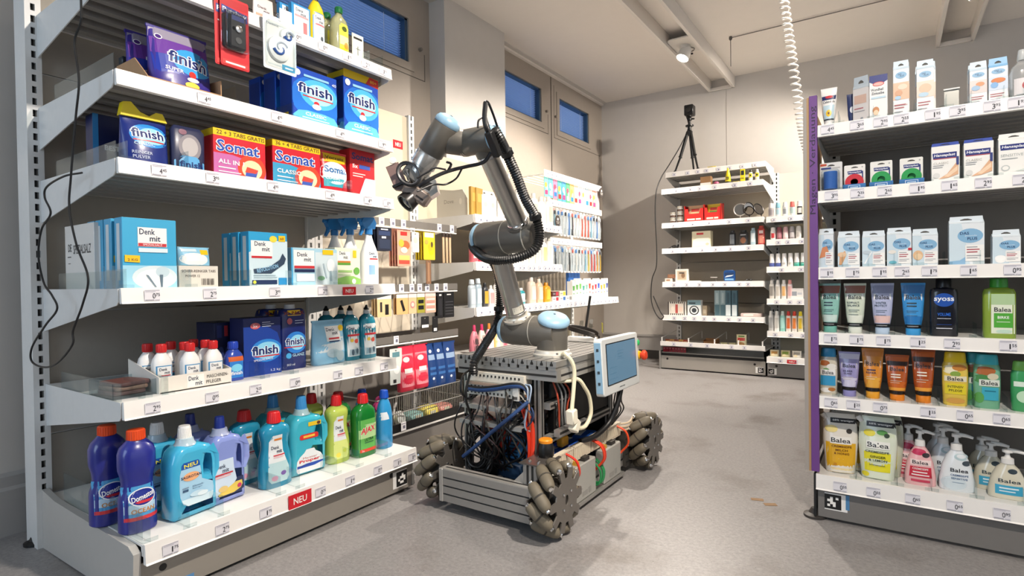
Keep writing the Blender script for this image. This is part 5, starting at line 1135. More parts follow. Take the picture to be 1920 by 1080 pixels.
a = carton('dishwasher_tab_box', 'cream and green eco tabs box between the wide box and the spray bottle', 'box', .125, .148, .06, 'e6e8d0', [('r', .1, .62, .60, .90, 'f6f5ec')] + DENK(.34, .80, .34, .2) + [('r', .1, .60, .60, .65, 'c9783a'), ('r', .1, .54, .60, .60, '5a9a3c'), ('r', .70, .74, .84, .94, 'e8c62c'), ('r', .1, .34, .66, .40, '9cc27a'), ('q', [(0, 0, 1), (.16, 0, 1), (.24, .4, .7)], '8cbf62'), ('e', .84, .38, .12, .10, '6aa84c'), ('e', .72, .10, .08, .07, 'e8efe0'), ('r', .1, .26, .6, .29, 'c3d3b0')]); LPOS(a, -1.80, 1.488, Z)
def spray(label, c='e9ecee', trig='2c7cc0', items=()):
    a = bottle('spray_bottle', label, .088, .215, .05, [(0, .94), (.02, 1), (.50, 1), (.62, .94), (.74, .72), (.84, .5), (.93, .36), (1.0, .30)], M(c, .35), None, items, 'cleaning product', 'trigger spray bottles')
    q = MB(M(trig, .35)); q.rev((0, 0, .212), (0, 0, 1), [(0, .016), (.022, .016), (.026, .012)], 16); q.prism([(-.03, .235), (.025, .235), (.034, .26), (.02, .285), (-.035, .28), (-.045, .262)], -.012, .012, 'y'); q.prism([(-.034, .262), (-.022, .256), (-.030, .225), (-.044, .205), (-.05, .21), (-.04, .232)], -.006, .006, 'y'); q.cyl((-.042, 0, .27), (-.056, 0, .27), .008, n=10)
    obj('trigger_head', q, a); return a
SPI = [('q', [(.10, .12, .84), (.40, .12, .86), (.60, .30, .84)], 'cfe0ee')] + DENK(.52, .58, .46, .11) + [('r', .3, .49, .82, .515, 'c8343c'), ('r', .26, .2, .60, .38, '8fb6e0'), ('e', .7, .16, .1, .04, 'e3eef6')]
a = spray('white trigger spray bottle with blue head at the right end of the shelf', items=SPI); LPOS(a, -1.83, 1.625, Z)
b = dup(a, (-1.90, 1.585, Z), pi / 2, 'white spray bottle with blue head, behind the front one'); dup(a, (-1.97, 1.56, Z), pi / 2, 'white spray bottle with blue head, farthest back of three')

# ------------------------------------------------ left unit, shelf 3 (z 1.188)
Z = 1.188
a = carton('dishwasher_tab_box', 'small dark blue pack behind the finish powder bag, top shelf of the left end', 'box', .08, .165, .05, '152050', [('r', 0, 0, .18, 1, '2f86c8'), ('t', 'BEST', .62, .42, .5, .09, 'e6ebf2', {'b': .02})]); LPOS(a, -1.93, .715, Z)
a = pouch('detergent_bag', 'dark blue finish powder bag with a yellow folded handle', .125, .145, .075, M('182b78', .3, coat=.3, bump=.25, scale=25), [('e', .56, .62, .42, .24, '2f8fdc'), ('e', .62, .62, .30, .17, '9adcf4'), ('t', 'finish', .52, .66, .72, .20, 'f4f8fb', {'b': .07}), ('t', 'finish', .52, .66, .68, .185, '10296a', {'b': .02}), ('r', .2, .50, .85, .525, 'cf2d34'), ('t', 'CLASSIC', .42, .44, .42, .06, 'c9e6f6', {'b': .01}), ('t', 'REINIGER', .36, .26, .4, .06, 'c7d2e8'), ('t', 'PULVER', .34, .17, .34, .06, 'c7d2e8'), ('t', '1,1 kg', .86, .07, .2, .05, 'e8edf5')])
hb = MB(M('e9cf1c', .4)); hb.prism([(-.062, .14), (-.055, .178), (-.035, .182), (-.012, .158), (.012, .15), (.03, .165), (.048, .165), (.06, .14)], -.012, .012, 'y'); obj('yellow_handle', hb, a, smooth=0)
LPOS(a, -1.80, .755, Z)
a = bottle('freshener_pack', 'dark blister pack of a finish dishwasher freshener with a clear dome', .098, .142, .03, [(0, .94, .9, 4), (.02, 1, 1, 4), (.9, 1, 1, 4), (.96, .9, .6, 3), (1, .8, .3, 3)], M('2a3050', .35, coat=.3), None, [('e', .52, .55, .34, .28, '8f8a90'), ('e', .52, .56, .24, .2, 'b9b4b4'), ('q', [(.04, .05, .95), (.24, .05, .95), (.36, .3, .7)], '5da6d8'), ('t', 'finish', .55, .18, .7, .14, '10296a', {'b': .03}), ('e', .3, .86, .12, .06, '8a6070')], 'packet', seg=4); LPOS(a, -1.79, .872, Z)
SOM = lambda col, sub, n1: [('r', 0, .86, 1, 1, 'edc81e'), ('t', n1, .52, .93, .92, .085, '5a3a1c', {'b': .015}), ('q', [(0, 0, 1), (.25, 0, 1), (.42, 0, .7), (.5, 0, .35)], col), ('e', .72, .26, .28, .30, 'e04a30'), ('e', .72, .25, .20, .2, 'f6d9b0'), ('p', [(.58, .10), (.80, .10), (.84, .26), (.62, .28)], '3a58b0'), ('p', [(.58, .18), (.80, .18), (.84, .26), (.62, .30)], 'e0483c'), ('t', 'Somat', .46, .66, .84, .26, 'f5f4f2', {'b': .06}), ('t', 'Somat', .46, .66, .80, .24, '2a4fae', {'b': .02}), ('t', sub, .32, .34, .48, .09, 'f2f4f6', {'b': .02}), ('r', .08, .2, .4, .225, 'e6e9ee'), ('r', .08, .12, .5, .14, 'e6e9ee')]
a = carton('dishwasher_tab_box', 'red Somat tabs box with pink-purple lower half and yellow 22+3 strip', 'box', .178, .155, .075, 'cf2030', SOM('c36aa8', 'ALL IN 1', '22 + 3 TABS GRATIS'), None, [('r', 0, .86, 1, 1, 'edc81e')], 'd8b41a'); LPOS(a, -1.768, 1.030, Z)
a = carton('dishwasher_tab_box', 'red Somat classic tabs box with blue lower half and yellow 36+4 strip', 'box', .195, .160, .075, 'cf2030', SOM('3f9ec8', 'CLASSIC', '36 + 4 TABS GRATIS'), None, [('r', 0, .86, 1, 1, 'edc81e')], 'd8b41a'); LPOS(a, -1.768, 1.243, Z)
a = pouch('detergent_bag', 'red and turquoise Somat refill bag with a yellow top', .125, .17, .05, M('cf2433', .3, coat=.3, bump=.2, scale=25), [('q', [(.75, .02, .98), (.95, .02, .98)], 'e6c420'), ('t', 'Vorrats', .5, .86, .7, .08, '5a3a1c', {'b': .015}), ('e', .46, .50, .50, .26, 'e9f0f4'), ('t', 'Somat', .5, .58, .82, .16, '2a6fae', {'b': .03}), ('q', [(.18, .06, .7), (.38, .06, .8)], '35a8bc'), ('t', 'CLASSIC', .36, .38, .5, .07, 'f0f6f8', {'b': .02})]); LPOS(a, -1.81, 1.432, Z)
a = carton('dishwasher_salt_box', 'tall red Somat salt box at the right end of the shelf', 'box', .13, .20, .065, 'd4262f', [('r', .02, .80, .98, .98, 'b81f2c'), ('t', 'Somat', .5, .86, .86, .14, '23306e', {'b': .03}), ('t', '5x', .2, .66, .22, .08, 'f4ece8', {'b': .03}), ('r', .36, .62, .8, .70, '3a56b0'), ('r', .1, .5, .6, .52, 'f0d9d4'), ('r', .1, .45, .5, .47, 'f0d9d4'), ('q', [(.02, .30, 1), (.40, .56, 1), (.44, .6, 1)], 'b9d9ee'), ('e', .74, .18, .16, .05, 'eef5f8'), ('e', .72, .30, .15, .05, 'eef5f8'), ('e', .70, .08, .18, .05, 'dcebf4')]); LPOS(a, -1.80, 1.572, Z)

# ------------------------------------------------ left unit, shelf 2 (z 1.424)
Z = 1.424
mb = MB(M('3a4048', .4, metal=.3)); mb.cbox(-.012, 0, 0, .012, .02, .13, .002); mb.cbox(-.03, 0, 0, .03, .04, .008, .002); mb.cbox(-.02, -.004, .11, .02, .024, .135, .003); LPOS(tag(obj('metal_clamp', mb), 'dark grey metal clamp standing at the left end of the second shelf', 'clamp'), -1.97, .79, Z)
mb = MB(M('b9c4cc', .3, coat=.3, var=.15, scale=60)); mb.slab([rrect(-.045, -.05, .045, .05, .012)], .014, .005); mb.v = [(v[0], v[2] + .06, v[1] + .0075) for v in mb.v]; LPOS(tag(obj('flat_sachet', mb), 'flat silvery sachet lying at the left end of the second shelf', 'sachet'), -1.79, .735, Z)
SUP = [('q', [(.80, .02, .98), (.97, .04, .96)], '9a94a8'), ('q', [(0.03, .1, .9), (.3, .05, .95), (.55, .03, .97)], '2236a0'), ('q', [(.55, .03, .97), (.8, .03, .97)], '6a3a9a'), ('e', .66, .5, .34, .22, '3aa0e0'), ('t', 'finish', .58, .52, .66, .22, 'f4f8fb', {'b': .07, 'a': -6}), ('t', 'finish', .58, .52, .62, .20, '10246a', {'b': .02, 'a': -6}), ('t', 'SUPER', .34, .33, .28, .06, 'e9e4f4', {'b': .02, 'a': -6}), ('e', .62, .30, .06, .06, 'd8322c'), ('e', .62, .22, .10, .035, 'f2f2f4'), ('e', .6, .13, .12, .05, 'e8d24a'), ('e', .16, .82, .06, .045, 'f2f2f6'), ('e', .16, .82, .045, .033, '4a2a7a')]
KR = M('b08a66', .7, var=.06, scale=60)
mb = MB(KR); mb.box(-.105, 0, 0, .105, .003, .025); mb.prism([(0, 0), (.2, 0), (.2, .095), (.08, .095), (0, .025)], -.108, -.105, 'x'); mb.prism([(0, 0), (.2, 0), (.2, .085), (0, .07)], .105, .108, 'x'); mb.box(-.105, 0, 0, .105, .2, .003); mb.box(-.105, .197, 0, .105, .2, .09)
LPOS(tag(obj('cardboard_tray', mb, smooth=0), 'brown cardboard tray holding the purple finish bags', 'tray'), -1.765, .862, Z)
a = pouch('detergent_bag', 'purple and blue finish bag in the cardboard tray, the front one', .18, .20, .07, M('3a2f8a', .3, coat=.3, bump=.2, scale=25), SUP, 'pouch', 'purple finish bags'); LPOS(a, -1.81, .868, Z + .004); a.rotation_euler = (radians(-6), 0, pi / 2)
b = dup(a, (-1.905, .850, Z + .004), None, 'purple and blue finish bag, behind its twin in the tray'); b.rotation_euler = (radians(-6), 0, pi / 2)
FCL = [('e', .55, .50, .60, .40, '1f6fd0'), ('e', .58, .60, .42, .26, '4fb6ec'), ('e', .60, .60, .30, .18, 'a6e2f6'), ('t', 'finish', .5, .66, .80, .19, 'f4f8fb', {'b': .06}), ('t', 'finish', .5, .66, .76, .175, '0f2566', {'b': .02}), ('r', .22, .515, .90, .535, 'cf2d34'), ('e', .52, .43, .06, .04, 'd23038'), ('e', .52, .37, .10, .05, 'eef4f8'), ('q', [(0, 0, 1), (.14, 0, 1), (.24, .12, .92), (.27, .3, .7)], '5fb8e6'), ('t', 'CLASSIC', .5, .21, .46, .06, 'f2f8fb', {'b': .015}), ('r', .2, .13, .8, .145, 'e3f1f8'), ('r', .25, .08, .75, .095, 'e3f1f8'), ('e', .10, .90, .07, .055, 'f2f4f6'), ('r', .24, .86, .8, .9, '8ec4ea')]
a = carton('dishwasher_tab_box', 'blue finish classic tabs box, the front left of two', 'box', .195, .205, .075, '1746b0', FCL + [('t', '40', .92, .86, .10, .05, 'f0f4f8')], 'blue finish classic boxes', [('r', .1, .1, .9, .9, '1a3a90'), ('r', .3, .1, .7, .2, 'd8b41a')]); LPOS(a, -1.768, 1.325, Z)
dup(a, (-1.868, 1.325, Z), pi / 2, 'blue finish classic box, second behind the front left one'); dup(a, (-1.965, 1.325, Z), pi / 2, 'blue finish classic box, last behind the front left one')
a = carton('dishwasher_tab_box', 'tall blue finish classic box with yellow and red top corner, near the right end', 'box', .178, .235, .10, '1746b0', FCL, None, [('r', .05, .05, .95, .95, '16307e'), ('r', .3, .1, .7, .18, 'd8b41a')], 'e9c81e')
q = printed([('p', [(0, .88), (.62, .88), (1, .93), (1, 1), (0, 1)], 'edc81e'), ('p', [(.62, .88), (1, .86), (1, .99), (.74, 1)], 'd8322c'), ('t', '80+', .85, .935, .2, .05, 'f2b43a', {'b': .02})], .178, .262, seg=1); q2 = MB(M('e9c81e', .4)); q2.box(-.089, 0, .235, .089, .10, .258); obj('promo_sleeve', q2, a, smooth=0); flat('promo_print', q, a)
LPOS(a, -1.768, 1.545, Z); 

# ------------------------------------------------ left unit, top shelf (z 1.722) and hanging cards
Z = 1.722
a = bottle('sachet_pack', 'pale pink Denkmit sachet at the left on the top shelf', .075, .10, .012, [(0, .95, 1, 4), (.5, 1, 1, 4), (1, .95, .4, 4)], M('e6d2cc', .4), None, DENK(.5, .6, .6, .2) + [('r', .1, .34, .9, .42, 'e0a08c')], 'packet', seg=3); LPOS(a, -1.775, 1.125, Z)
mb = MB(PAPER); mb.box(-.024, 0, 0, .024, .001, .068); a = tag(obj('blank_card', mb, smooth=0), 'blank white price card on the top shelf rail', 'card'); LPOS(a, -1.735, 1.185, Z + .004)
BLP = [('q', [(0, .12, .92), (.95, .12, .92)], 'e4e8ea')] + DENK(.5, .80, .56, .18) + [('r', .16, .66, .88, .71, 'e0a0a4'), ('r', .6, .2, .8, .55, 'd0787c'), ('r', .2, .1, .42, .5, 'c9d6dc')]
a = carton('cleaner_pack', 'light blue and white Denkmit pack beside the yellow bottle, front one', 'packet', .078, .13, .02, '2f8fca', BLP, 'blue and white packs on the top shelf'); LPOS(a, -1.765, 1.268, Z); dup(a, (-1.80, 1.245, Z), pi / 2, 'light blue Denkmit pack, behind its twin on the top shelf')
a = bottle('abrasive_cleaner_bottle', 'yellow squeeze bottle with white and blue Denkmit label on the top shelf', .068, .188, .045, [(0, .95), (.02, 1), (.68, 1), (.82, .8), (.92, .5), (.96, .36)], M('edcb1e', .35), (.955, 1.03, .3, .24, '3a2f2a'), [('q', [(.03, .12, .88), (.62, .12, .88), (.70, .2, .8)], '3a86c4'), ('q', [(.04, .17, .83), (.61, .17, .83), (.68, .25, .75)], 'e6eaec')] + DENK(.5, .56, .52, .13) + [('r', .18, .45, .82, .48, 'd0747a'), ('r', .2, .3, .8, .44, 'b9cfdc'), ('e', .64, .2, .09, .05, '46505a')], 'cleaning product'); LPOS(a, -1.785, 1.345, Z)
CB = M('d9dcae', .12, trans=.6, coat=.3)
a = bottle('vinegar_bottle', 'clear bottle with green cap and yellow label on the top shelf, front one', .078, .20, .05, [(0, .95), (.02, 1), (.62, 1), (.74, .84), (.82, .5), (.86, .32), (.90, .30)], CB, (.88, 1.0, .36, .36, '12713a', 16), [('q', [(.10, .28, .90), (.60, .28, .90), (.66, .4, .8)], 'e6e04a'), ('e', .58, .56, .16, .05, '4a5a20'), ('r', .3, .25, .88, .42, 'e3e8a4'), ('e', .7, .24, .14, .07, 'e08a2a'), ('q', [(.10, .28, .9), (.18, .28, .9)], 'edd81e')], 'cleaning product', 'green-capped clear bottles'); LPOS(a, -1.785, 1.452, Z); dup(a, (-1.86, 1.455, Z), pi / 2, 'clear bottle with green cap on the top shelf, behind its twin')
a = carton('info_card', 'small clear card stand with dark lettering at the right of the top shelf', 'sign', .058, .12, .004, 'd2d6cc', [('r', .12, .82, .86, .89, '2a2a2a'), ('r', .3, .5, .7, .52, '6a6f66'), ('r', .45, .3, .5, .6, '6a6f66'), ('r', .2, .2, .8, .22, '6a6f66')], seal=False); LPOS(a, -1.77, 1.533, Z)
def hang_card(name, label, w, h, X, Y, ztop, body, items, group, extra=None):
    mb = MB(body); mb.slab([rrect(-w / 2, -h, w / 2, 0, .006), [(-.012, -.016), (.012, -.016), (.012, -.011), (.004, -.007), (-.004, -.007), (-.012, -.011)]], .0016, 0)
    o = tag(obj(name, mb, smooth=0), label, 'packet', group)
    m = printed(items, w, h, back=-.0008, seg=1, z0=-h); flat('front_print', m, o)
    if extra: extra(o)
    LPOS(o, X, Y, ztop); return o
def putz(o):
    m = MB(M('2a2a2e', .35)); m.cbox(-.028, -.020, -.16, .028, -.001, -.055, .006); m.box(-.02, -.0205, -.075, .02, -.02, -.06, M('34427e', .4)); obj('scrubber', m, o)
    m = MB(CHROME); m.rev((0, -.02, -.10), (0, -1, 0), [(0, .012), (.006, .011), (.008, .006)], 14); m.rev((0, -.02, -.135), (0, -1, 0), [(0, .010), (.003, .010), (.0031, 0)], 14); obj('knob', m, o)
    m = MB(clear_mat('e0e4e6', .25)); m.cbox(-.036, -.024, -.168, .036, -.0009, -.045, .006); obj('blister', m, o)
PZ = [('r', .03, .86, .97, .97, 'b01822'), ('p', [(.05, .74), (.95, .70), (.95, .82), (.05, .86)], '2a3a86'), ('t', 'Putzboy', .5, .785, .84, .085, 'f4f2f0', {'b': .02, 'a': -3}), ('r', .1, .62, .6, .64, 'f0e2de'), ('r', .05, .02, .95, .09, 'e23a38'), ('r', .16, .04, .84, .065, 'f4e6e2')]
HK = M('c2c6c8', .25, metal=.9)
a = hang_card('scrubber_card', 'red Putzboy blister card hanging from the top shelf, the front one', .092, .215, -1.692, .975, 1.735, M('c8202a', .35), PZ, 'red blister cards', putz); b = dup(a, (-1.700, .962, 1.735), pi / 2, 'red Putzboy blister card, just behind its twin')
def swirl(o):
    m = MB(clear_mat('eef3f5', .2)); m.cbox(-.055, -.018, -.165, .055, -.0009, -.02, .008); obj('blister', m, o)
    m = MB(M('efeeea', .35)); m.rev((-.008, -.0015, -.105), (0, -1, 0), [(0, .042), (.010, .040), (.014, .03), (.0141, 0)], 24); m.rev((.024, -.0015, -.055), (0, -1, 0), [(0, .028), (.010, .026), (.012, .018), (.0121, 0)], 20); obj('white_discs', m, o)
    for cx, cz, R in ((-.008, -.105, .026), (.024, -.055, .018)):
        m = MB(M('2a4f8e', .35)); m.sweep([(cx + R * (1 - t * .75) * cos(3.6 * t + 3.4), -.0165, cz + R * (1 - t * .75) * sin(3.6 * t + 3.4)) for t in [i / 14 for i in range(15)]], lambda t: .0055 * (1 - t * .6), 6); m.sweep([(cx + R * (1 - t * .75) * cos(3.6 * t + .3), -.0165, cz + R * (1 - t * .75) * sin(3.6 * t + .3)) for t in [i / 14 for i in range(15)]], lambda t: .0045 * (1 - t * .6), 6, M('9aa7b4', .35)); obj('swirl_mark', m, o)
a = hang_card('freshener_card', 'white blister card with two blue-swirl discs hanging from the top shelf', .122, .178, -1.690, 1.130, 1.732, M('d9e2e6', .35), [('r', .06, .05, .95, .95, 'e9e8e2'), ('t', 'Denkmit', .28, .84, .36, .04, '2a3a5a'), ('p', [(.62, .84), (.76, .84), (.92, .72)], 'e06a50'), ('r', .55, .06, .95, .16, '3fa0c8'), ('r', .64, .09, .88, .12, 'f2f6f8')], None, swirl)
for y, z in ((.975, 1.735), (1.130, 1.732)):
    m = MB(HK); m.sweep(spline([(.0, -.002, -.010), (.008, -.004, -.002), (0, -.006, .006), (-.008, -.006, .012), (0, -.004, .020), (.006, .004, .012)], 6), .0012, 6); LPOS(tag(obj('s_hook', m), 'small S-shaped wire hook holding the %s card' % ('red' if y < 1 else 'white swirl'), 'hook', 'wire hooks under the top shelf'), -1.70, y, z)

# ================================================================== right unit products
def hangbox(name, label, w, h, d, col, items, tab=.028, tabc=None, group=None, cat='box'):
    o = carton(name, label, cat, w, h - tab, d, col, items, group, seal=False)
    t = MB(M(tabc or col, .4)); z0 = h - tab
    t.prism([(0, z0), (d, z0), (d * .55, z0 + tab * .5), (d * .5, z0 + tab * .5)], -w / 2, w / 2, 'x')
    v, f = slab_geo([[(-w / 2, z0), (w / 2, z0), (w / 2 * .93, z0 + tab), (-w / 2 * .93, z0 + tab)], [(-w * .17, z0 + tab * .42), (w * .17, z0 + tab * .42), (w * .17, z0 + tab * .52), (w * .05, z0 + tab * .68), (-w * .05, z0 + tab * .68), (-w * .17, z0 + tab * .52)]], .0012)
    t.add([(p[0], p[1] + d * .30, p[2]) for p in v], f)
    hb = MB(M('57544f', .6)); hb.box(-w * .17, d * .30 + .0015, z0 + tab * .40, w * .17, d * .30 + .002, z0 + tab * .7); obj('tab_hole', hb, o, smooth=0)
    obj('hang_tab', t, o, smooth=0)
    return o
Z = 1.358
def tube(name, label, w, h, d, mat, capm, items, cat='tube', group=None, ct=.14, capw=.62, topw=1.0, seam=True):
    secs = [(h * ct * .98, w * capw / 2 * .98, d * .46, 2.2), (h * ct * 1.05, w * capw / 2, d * .5, 2.2), (h * .35, w * (.40 if topw > .8 else .44), d * .46, 2.2), (h * .65, w * .45, d * .34, 2.3), (h * .88, w * .485 * topw, d * .13, 2.5), (h * .95, w * .495 * topw, .002, 3), (h, w * .5 * topw, .0012, 4)]
    mb = MB(mat); mb.loft(secs, 26); o = tag(obj(name, mb), label, cat, group)
    q = MB(capm); cs = [(0, w * capw / 2 * .96, d * .48, 2.4), (.001, w * capw / 2, d * .5, 2.4), (h * ct * .9, w * capw / 2 * 1.0, d * .5, 2.4), (h * ct, w * capw / 2 * .96, d * .47, 2.4)]; q.loft(cs, 26); obj('cap', q, o)
    if items: flat('front_print', printed(items, w, h, surf=surf_of(secs), seg=10), o)
    if seam:
        q = MB(mat); q.box(-w * .5 * topw, -.0014, h * .955, w * .5 * topw, .0014, h); obj('crimp', q, o, smooth=0)
    return o
a = tube('ointment_tube', 'white calendula ointment tube with yellow flower, far left on the top right shelf', .05, .14, .034, M('eeece8', .35), M('eceae6', .4), [('q', [(.83, .04, .96), (.93, .02, .98)], 'f1efea'), ('q', [(.70, .10, .90), (.76, .08, .92), (.80, .06, .94)], '1d2a60'), ('e', .52, .77, .24, .035, 'c8303a'), ('t', 'Calendula', .5, .65, .7, .06, '2c3344', {'b': .01}), ('q', [(.22, .22, .78), (.45, .18, .82), (.56, .16, .84)], 'bfd8e2'), ('e', .5, .36, .17, .085, 'edc42a'), ('e', .5, .36, .06, .03, '7a4a1c'), ('r', .2, .19, .8, .215, '1d2a3a')]); RPOS(a, -.176, 2.24, Z)
a = hangbox('ointment_box', 'grey-white ointment box with a clear hang tab, turned slightly', .046, .155, .022, 'cdc9c8', [('r', .1, .55, .9, .8, 'c7a99a'), ('r', .1, .4, .7, .43, 'a8606a'), ('r', .1, .32, .8, .34, '8a8a90'), ('e', .6, .12, .1, .03, '8f959c')], .04, 'aeb9c2'); RPOS(a, -.083, 2.215, Z, -.35)
a = tube('ointment_tube', 'dark blue small tube behind the grey-white ointment box', .032, .11, .02, M('2a3560', .35), M('d9d9dc', .4), [('e', .5, .5, .2, .1, 'e4e6ea')]); RPOS(a, -.108, 2.252, Z)
a = carton('ointment_box', 'white zinc ointment box with navy top and a child picture', 'box', .05, .148, .024, 'edecea', [('p', [(0, .86), (0, 1), (1, 1), (1, .86), (.5, .76)], '1c2c78'), ('e', .5, .80, .32, .05, 'c8303a'), ('e', .5, .80, .28, .036, 'e9b0a8'), ('t', 'Wundheil', .42, .68, .7, .06, '3a4650', {'b': .01}), ('t', 'Zinksalbe', .46, .60, .7, .055, '3a4650', {'b': .01}), ('r', .1, .48, .9, .52, 'bcd6e4'), ('e', .36, .22, .18, .08, 'c98a5a'), ('e', .36, .17, .14, .06, 'f0cfae'), ('r', 0, 0, 1, .07, '1c2c78')]); RPOS(a, -.032, 2.215, Z)
def dasbox(label, w, h, d, pic, extra=(), tab=.028, col='e9edf0', tabc='cfdfea', group='tall care boxes with blue hang tabs', big=False):
    it = [('q', [(.0, 0, 1), (.30, 0, 1)], 'f1f0ee'), ('r', 0, .36, 1, .72, pic), ('e', .5, .87, .36, .07, '86b4d6'), ('t', 'DAS', .42, .89, .22, .035, '2b4a78', {'b': .015}), ('t', 'PLUS', .56, .85, .26, .035, '2b4a78', {'b': .015})] + list(extra) + [('r', .08, .24, .8, .26, 'b0616a'), ('r', .08, .18, .7, .20, 'b0616a'), ('r', .08, .1, .6, .115, '9a9aa2')]
    return hangbox('care_box', label, w, h, d, col, it, tab, tabc, group)
a = dasbox('tall white box with a peach baby picture, right of the navy-topped box', .042, .182, .022, 'e6bfa2', [('e', .6, .62, .3, .06, 'f0d6c0'), ('e', .35, .5, .25, .06, 'd9a684'), ('e', .3, .40, .2, .04, 'a9cbe4'), ('t', 'Zink-Salbe', .5, .245, .8, .03, 'b0505a')]); RPOS(a, .029, 2.215, Z)
dup(a, (.031, 2.243, Z), 0, 'tall white box with a peach picture, behind its twin')
a = dasbox('tall white box with a pale skin picture beside the empty metal stand', .044, .17, .022, 'ead8c8', [('e', .5, .56, .36, .1, 'e6c2a6'), ('e', .4, .42, .3, .05, 'b9d4e6')]); RPOS(a, .092, 2.215, Z)
dup(a, (.098, 2.242, Z), 0, 'tall white box with a pale skin picture, second in its row'); dup(a, (.090, 2.27, Z), 0, 'tall white box with a pale skin picture, last in its row')
mb = MB(M('a9a9a4', .3, metal=.5)); mb.box(-.018, 0, 0, .018, .001, .062); mb.box(-.02, -.006, .062, .02, .004, .066, WHITE); mb.box(-.018, 0, 0, .018, .04, .002); RPOS(tag(obj('card_stand', mb, smooth=0), 'small empty grey metal stand between the tall boxes', 'stand'), .158, 2.22, Z)
a = dasbox('white box with an orange and blue hand picture, left of the last pair', .041, .135, .022, 'e2d4d0', [('e', .6, .60, .25, .06, 'd9986c'), ('e', .35, .5, .25, .07, '9fc0de')]); RPOS(a, .222, 2.215, Z); dup(a, (.220, 2.24, Z), 0, 'white box with a hand picture, behind its twin')
a = dasbox('blue-topped box with an orange splash picture, next to the clear bottle', .044, .136, .022, 'cfdcec', [('e', .5, .62, .38, .07, 'd67a3a'), ('e', .3, .5, .2, .08, '7fb0e0')], tabc='8fc0e6'); RPOS(a, .268, 2.215, Z); dup(a, (.272, 2.241, Z), 0, 'blue-topped box with an orange splash, behind its twin')
a = bottle('spray_bottle', 'clear bottle with a translucent spray cap at the right edge of the top shelf', .06, .15, .04, [(0, .95), (.02, 1), (.55, 1), (.66, .85), (.72, .6), (.76, .42), (.80, .4)], M('e6e8e8', .12, trans=.7), (.79, 1.0, .42, .34, M('e6eaea', .2, trans=.4)), [('r', .15, .1, .85, .42, 'ded9da'), ('e', .6, .27, .16, .08, 'c84a50')], 'bottle'); RPOS(a, .325, 2.235, Z)

Z = 1.134
def blister(name, label, w, h, back, items, group=None, extra=None, cat='packet', d=.02):
    mb = MB(M(back, .4)); mb.slab([rrect(-w / 2, 0, w / 2, h, .004), [(-w * .16, h * .88), (w * .16, h * .88), (w * .16, h * .905), (w * .05, h * .935), (-w * .05, h * .935), (-w * .16, h * .905)]], .0016, 0); o = tag(obj(name, mb, smooth=0), label, cat, group)
    hb = MB(M('4a4642', .6)); hb.box(-w * .16, .0012, h * .87, w * .16, .0016, h * .94); obj('hang_hole', hb, o, smooth=0)
    flat('front_print', printed(items, w, h, back=-.0008, seg=1), o)
    if extra: extra(o)
    return o
def roll(o):
    m = MB(M('2f6cc0', .4)); m.rev((0, -.024, .012), (0, 0, 1), [(0, .021), (.06, .021), (.0601, 0)], 24); obj('bandage_roll', m, o)
    m = MB(clear_mat('eef2f4', .2)); m.cbox(-.028, -.048, .008, .028, -.001, .078, .006); obj('blister', m, o)
HP_ = lambda u, v, w, h: [('q', [(v - h / 2, u - w / 2 + .02, u + w / 2), (v + h / 2, u - w / 2, u + w / 2 + .0)], '1c2c78'), ('t', 'Hansaplast', u, v, w * .88, h * .62, 'f2f4f8', {'b': .02, 's': .15})]
a = blister('bandage_pack', 'blue bandage roll in a clear blister at the left end of the plaster shelf', .068, .108, 'e2e0dd', [('r', .02, .9, .3, .97, 'c8502e'), ('r', .05, .79, .5, .85, '2a3a7c'), ('r', .5, .8, .9, .84, 'b9b5b2')], extra=roll); RPOS(a, -.172, 2.25, Z)
def tape(c):
    def f(o):
        m = MB(M('2a6fae', .45)); m.box(-.033, -.036, -.0001, .033, -.034, .022); m.box(-.033, -.034, 0, -.031, .02, .018); m.box(.031, -.034, 0, .033, .02, .018); m.box(-.033, -.034, 0, .033, .02, .001); t_ = obj('blue_tray', m, o, smooth=0)
        pr = printed([('r', .24, .2, .76, .8, 'dfe8f0'), ('r', .26, .26, .74, .74, '2a6fae'), ('r', .32, .44, .68, .56, 'c9dbe8')], .066, .022, back=-.036, seg=1); flat('tray_print', pr, t_)
        m = MB(M(c, .35)); m.rev((0, -.016, .030), (0, -1, 0), [(0, .027), (.012, .027), (.012, .011), (0, .011)], 26); obj('tape_reel', m, o)
    return f
TI = HP_(.5, .72, .68, .12) + [('r', .84, .45, .90, .75, '2a3a7c'), ('e', .86, .9, .04, .03, 'b9b9b9')]
a = blister('tape_pack', 'white pack with a red tape reel in a blue tray', .062, .092, 'edebe6', TI, 'tape reel packs', tape('c8202e')); RPOS(a, -.102, 2.255, Z)
a = blister('tape_pack', 'white pack with a green tape reel, left of the two green ones', .062, .095, 'edebe6', TI, 'tape reel packs', tape('1f9a4c')); RPOS(a, -.026, 2.255, Z); dup(a, (.056, 2.255, Z), 0, 'white pack with a green tape reel, the right one next to the plaster boxes')
HB_ = lambda sub, pic: [('r', 0, .80, 1, 1, 'efeeea')] + HP_(.47, .74, .86, .15) + [('q', [(.645, .1, .9), (.66, .05, .92)], 'c8303a'), ('t', sub, .34, .53, .54, .06, 'b9b6b0'), ('r', .06, .46, .44, .475, '8f9298'), ('r', .06, .41, .40, .425, '8f9298')] + pic
PIC = [('p', [(.25, .10), (.55, .22), (.95, .58), (.95, .2), (.6, .12)], 'dfb08c'), ('p', [(.45, .16), (.70, .30), (.92, .42), (.92, .3), (.6, .14)], 'f0d2b4'), ('e', .18, .2, .12, .07, 'd9d9d6'), ('r', .88, .45, .97, .68, '2a3a7c')]
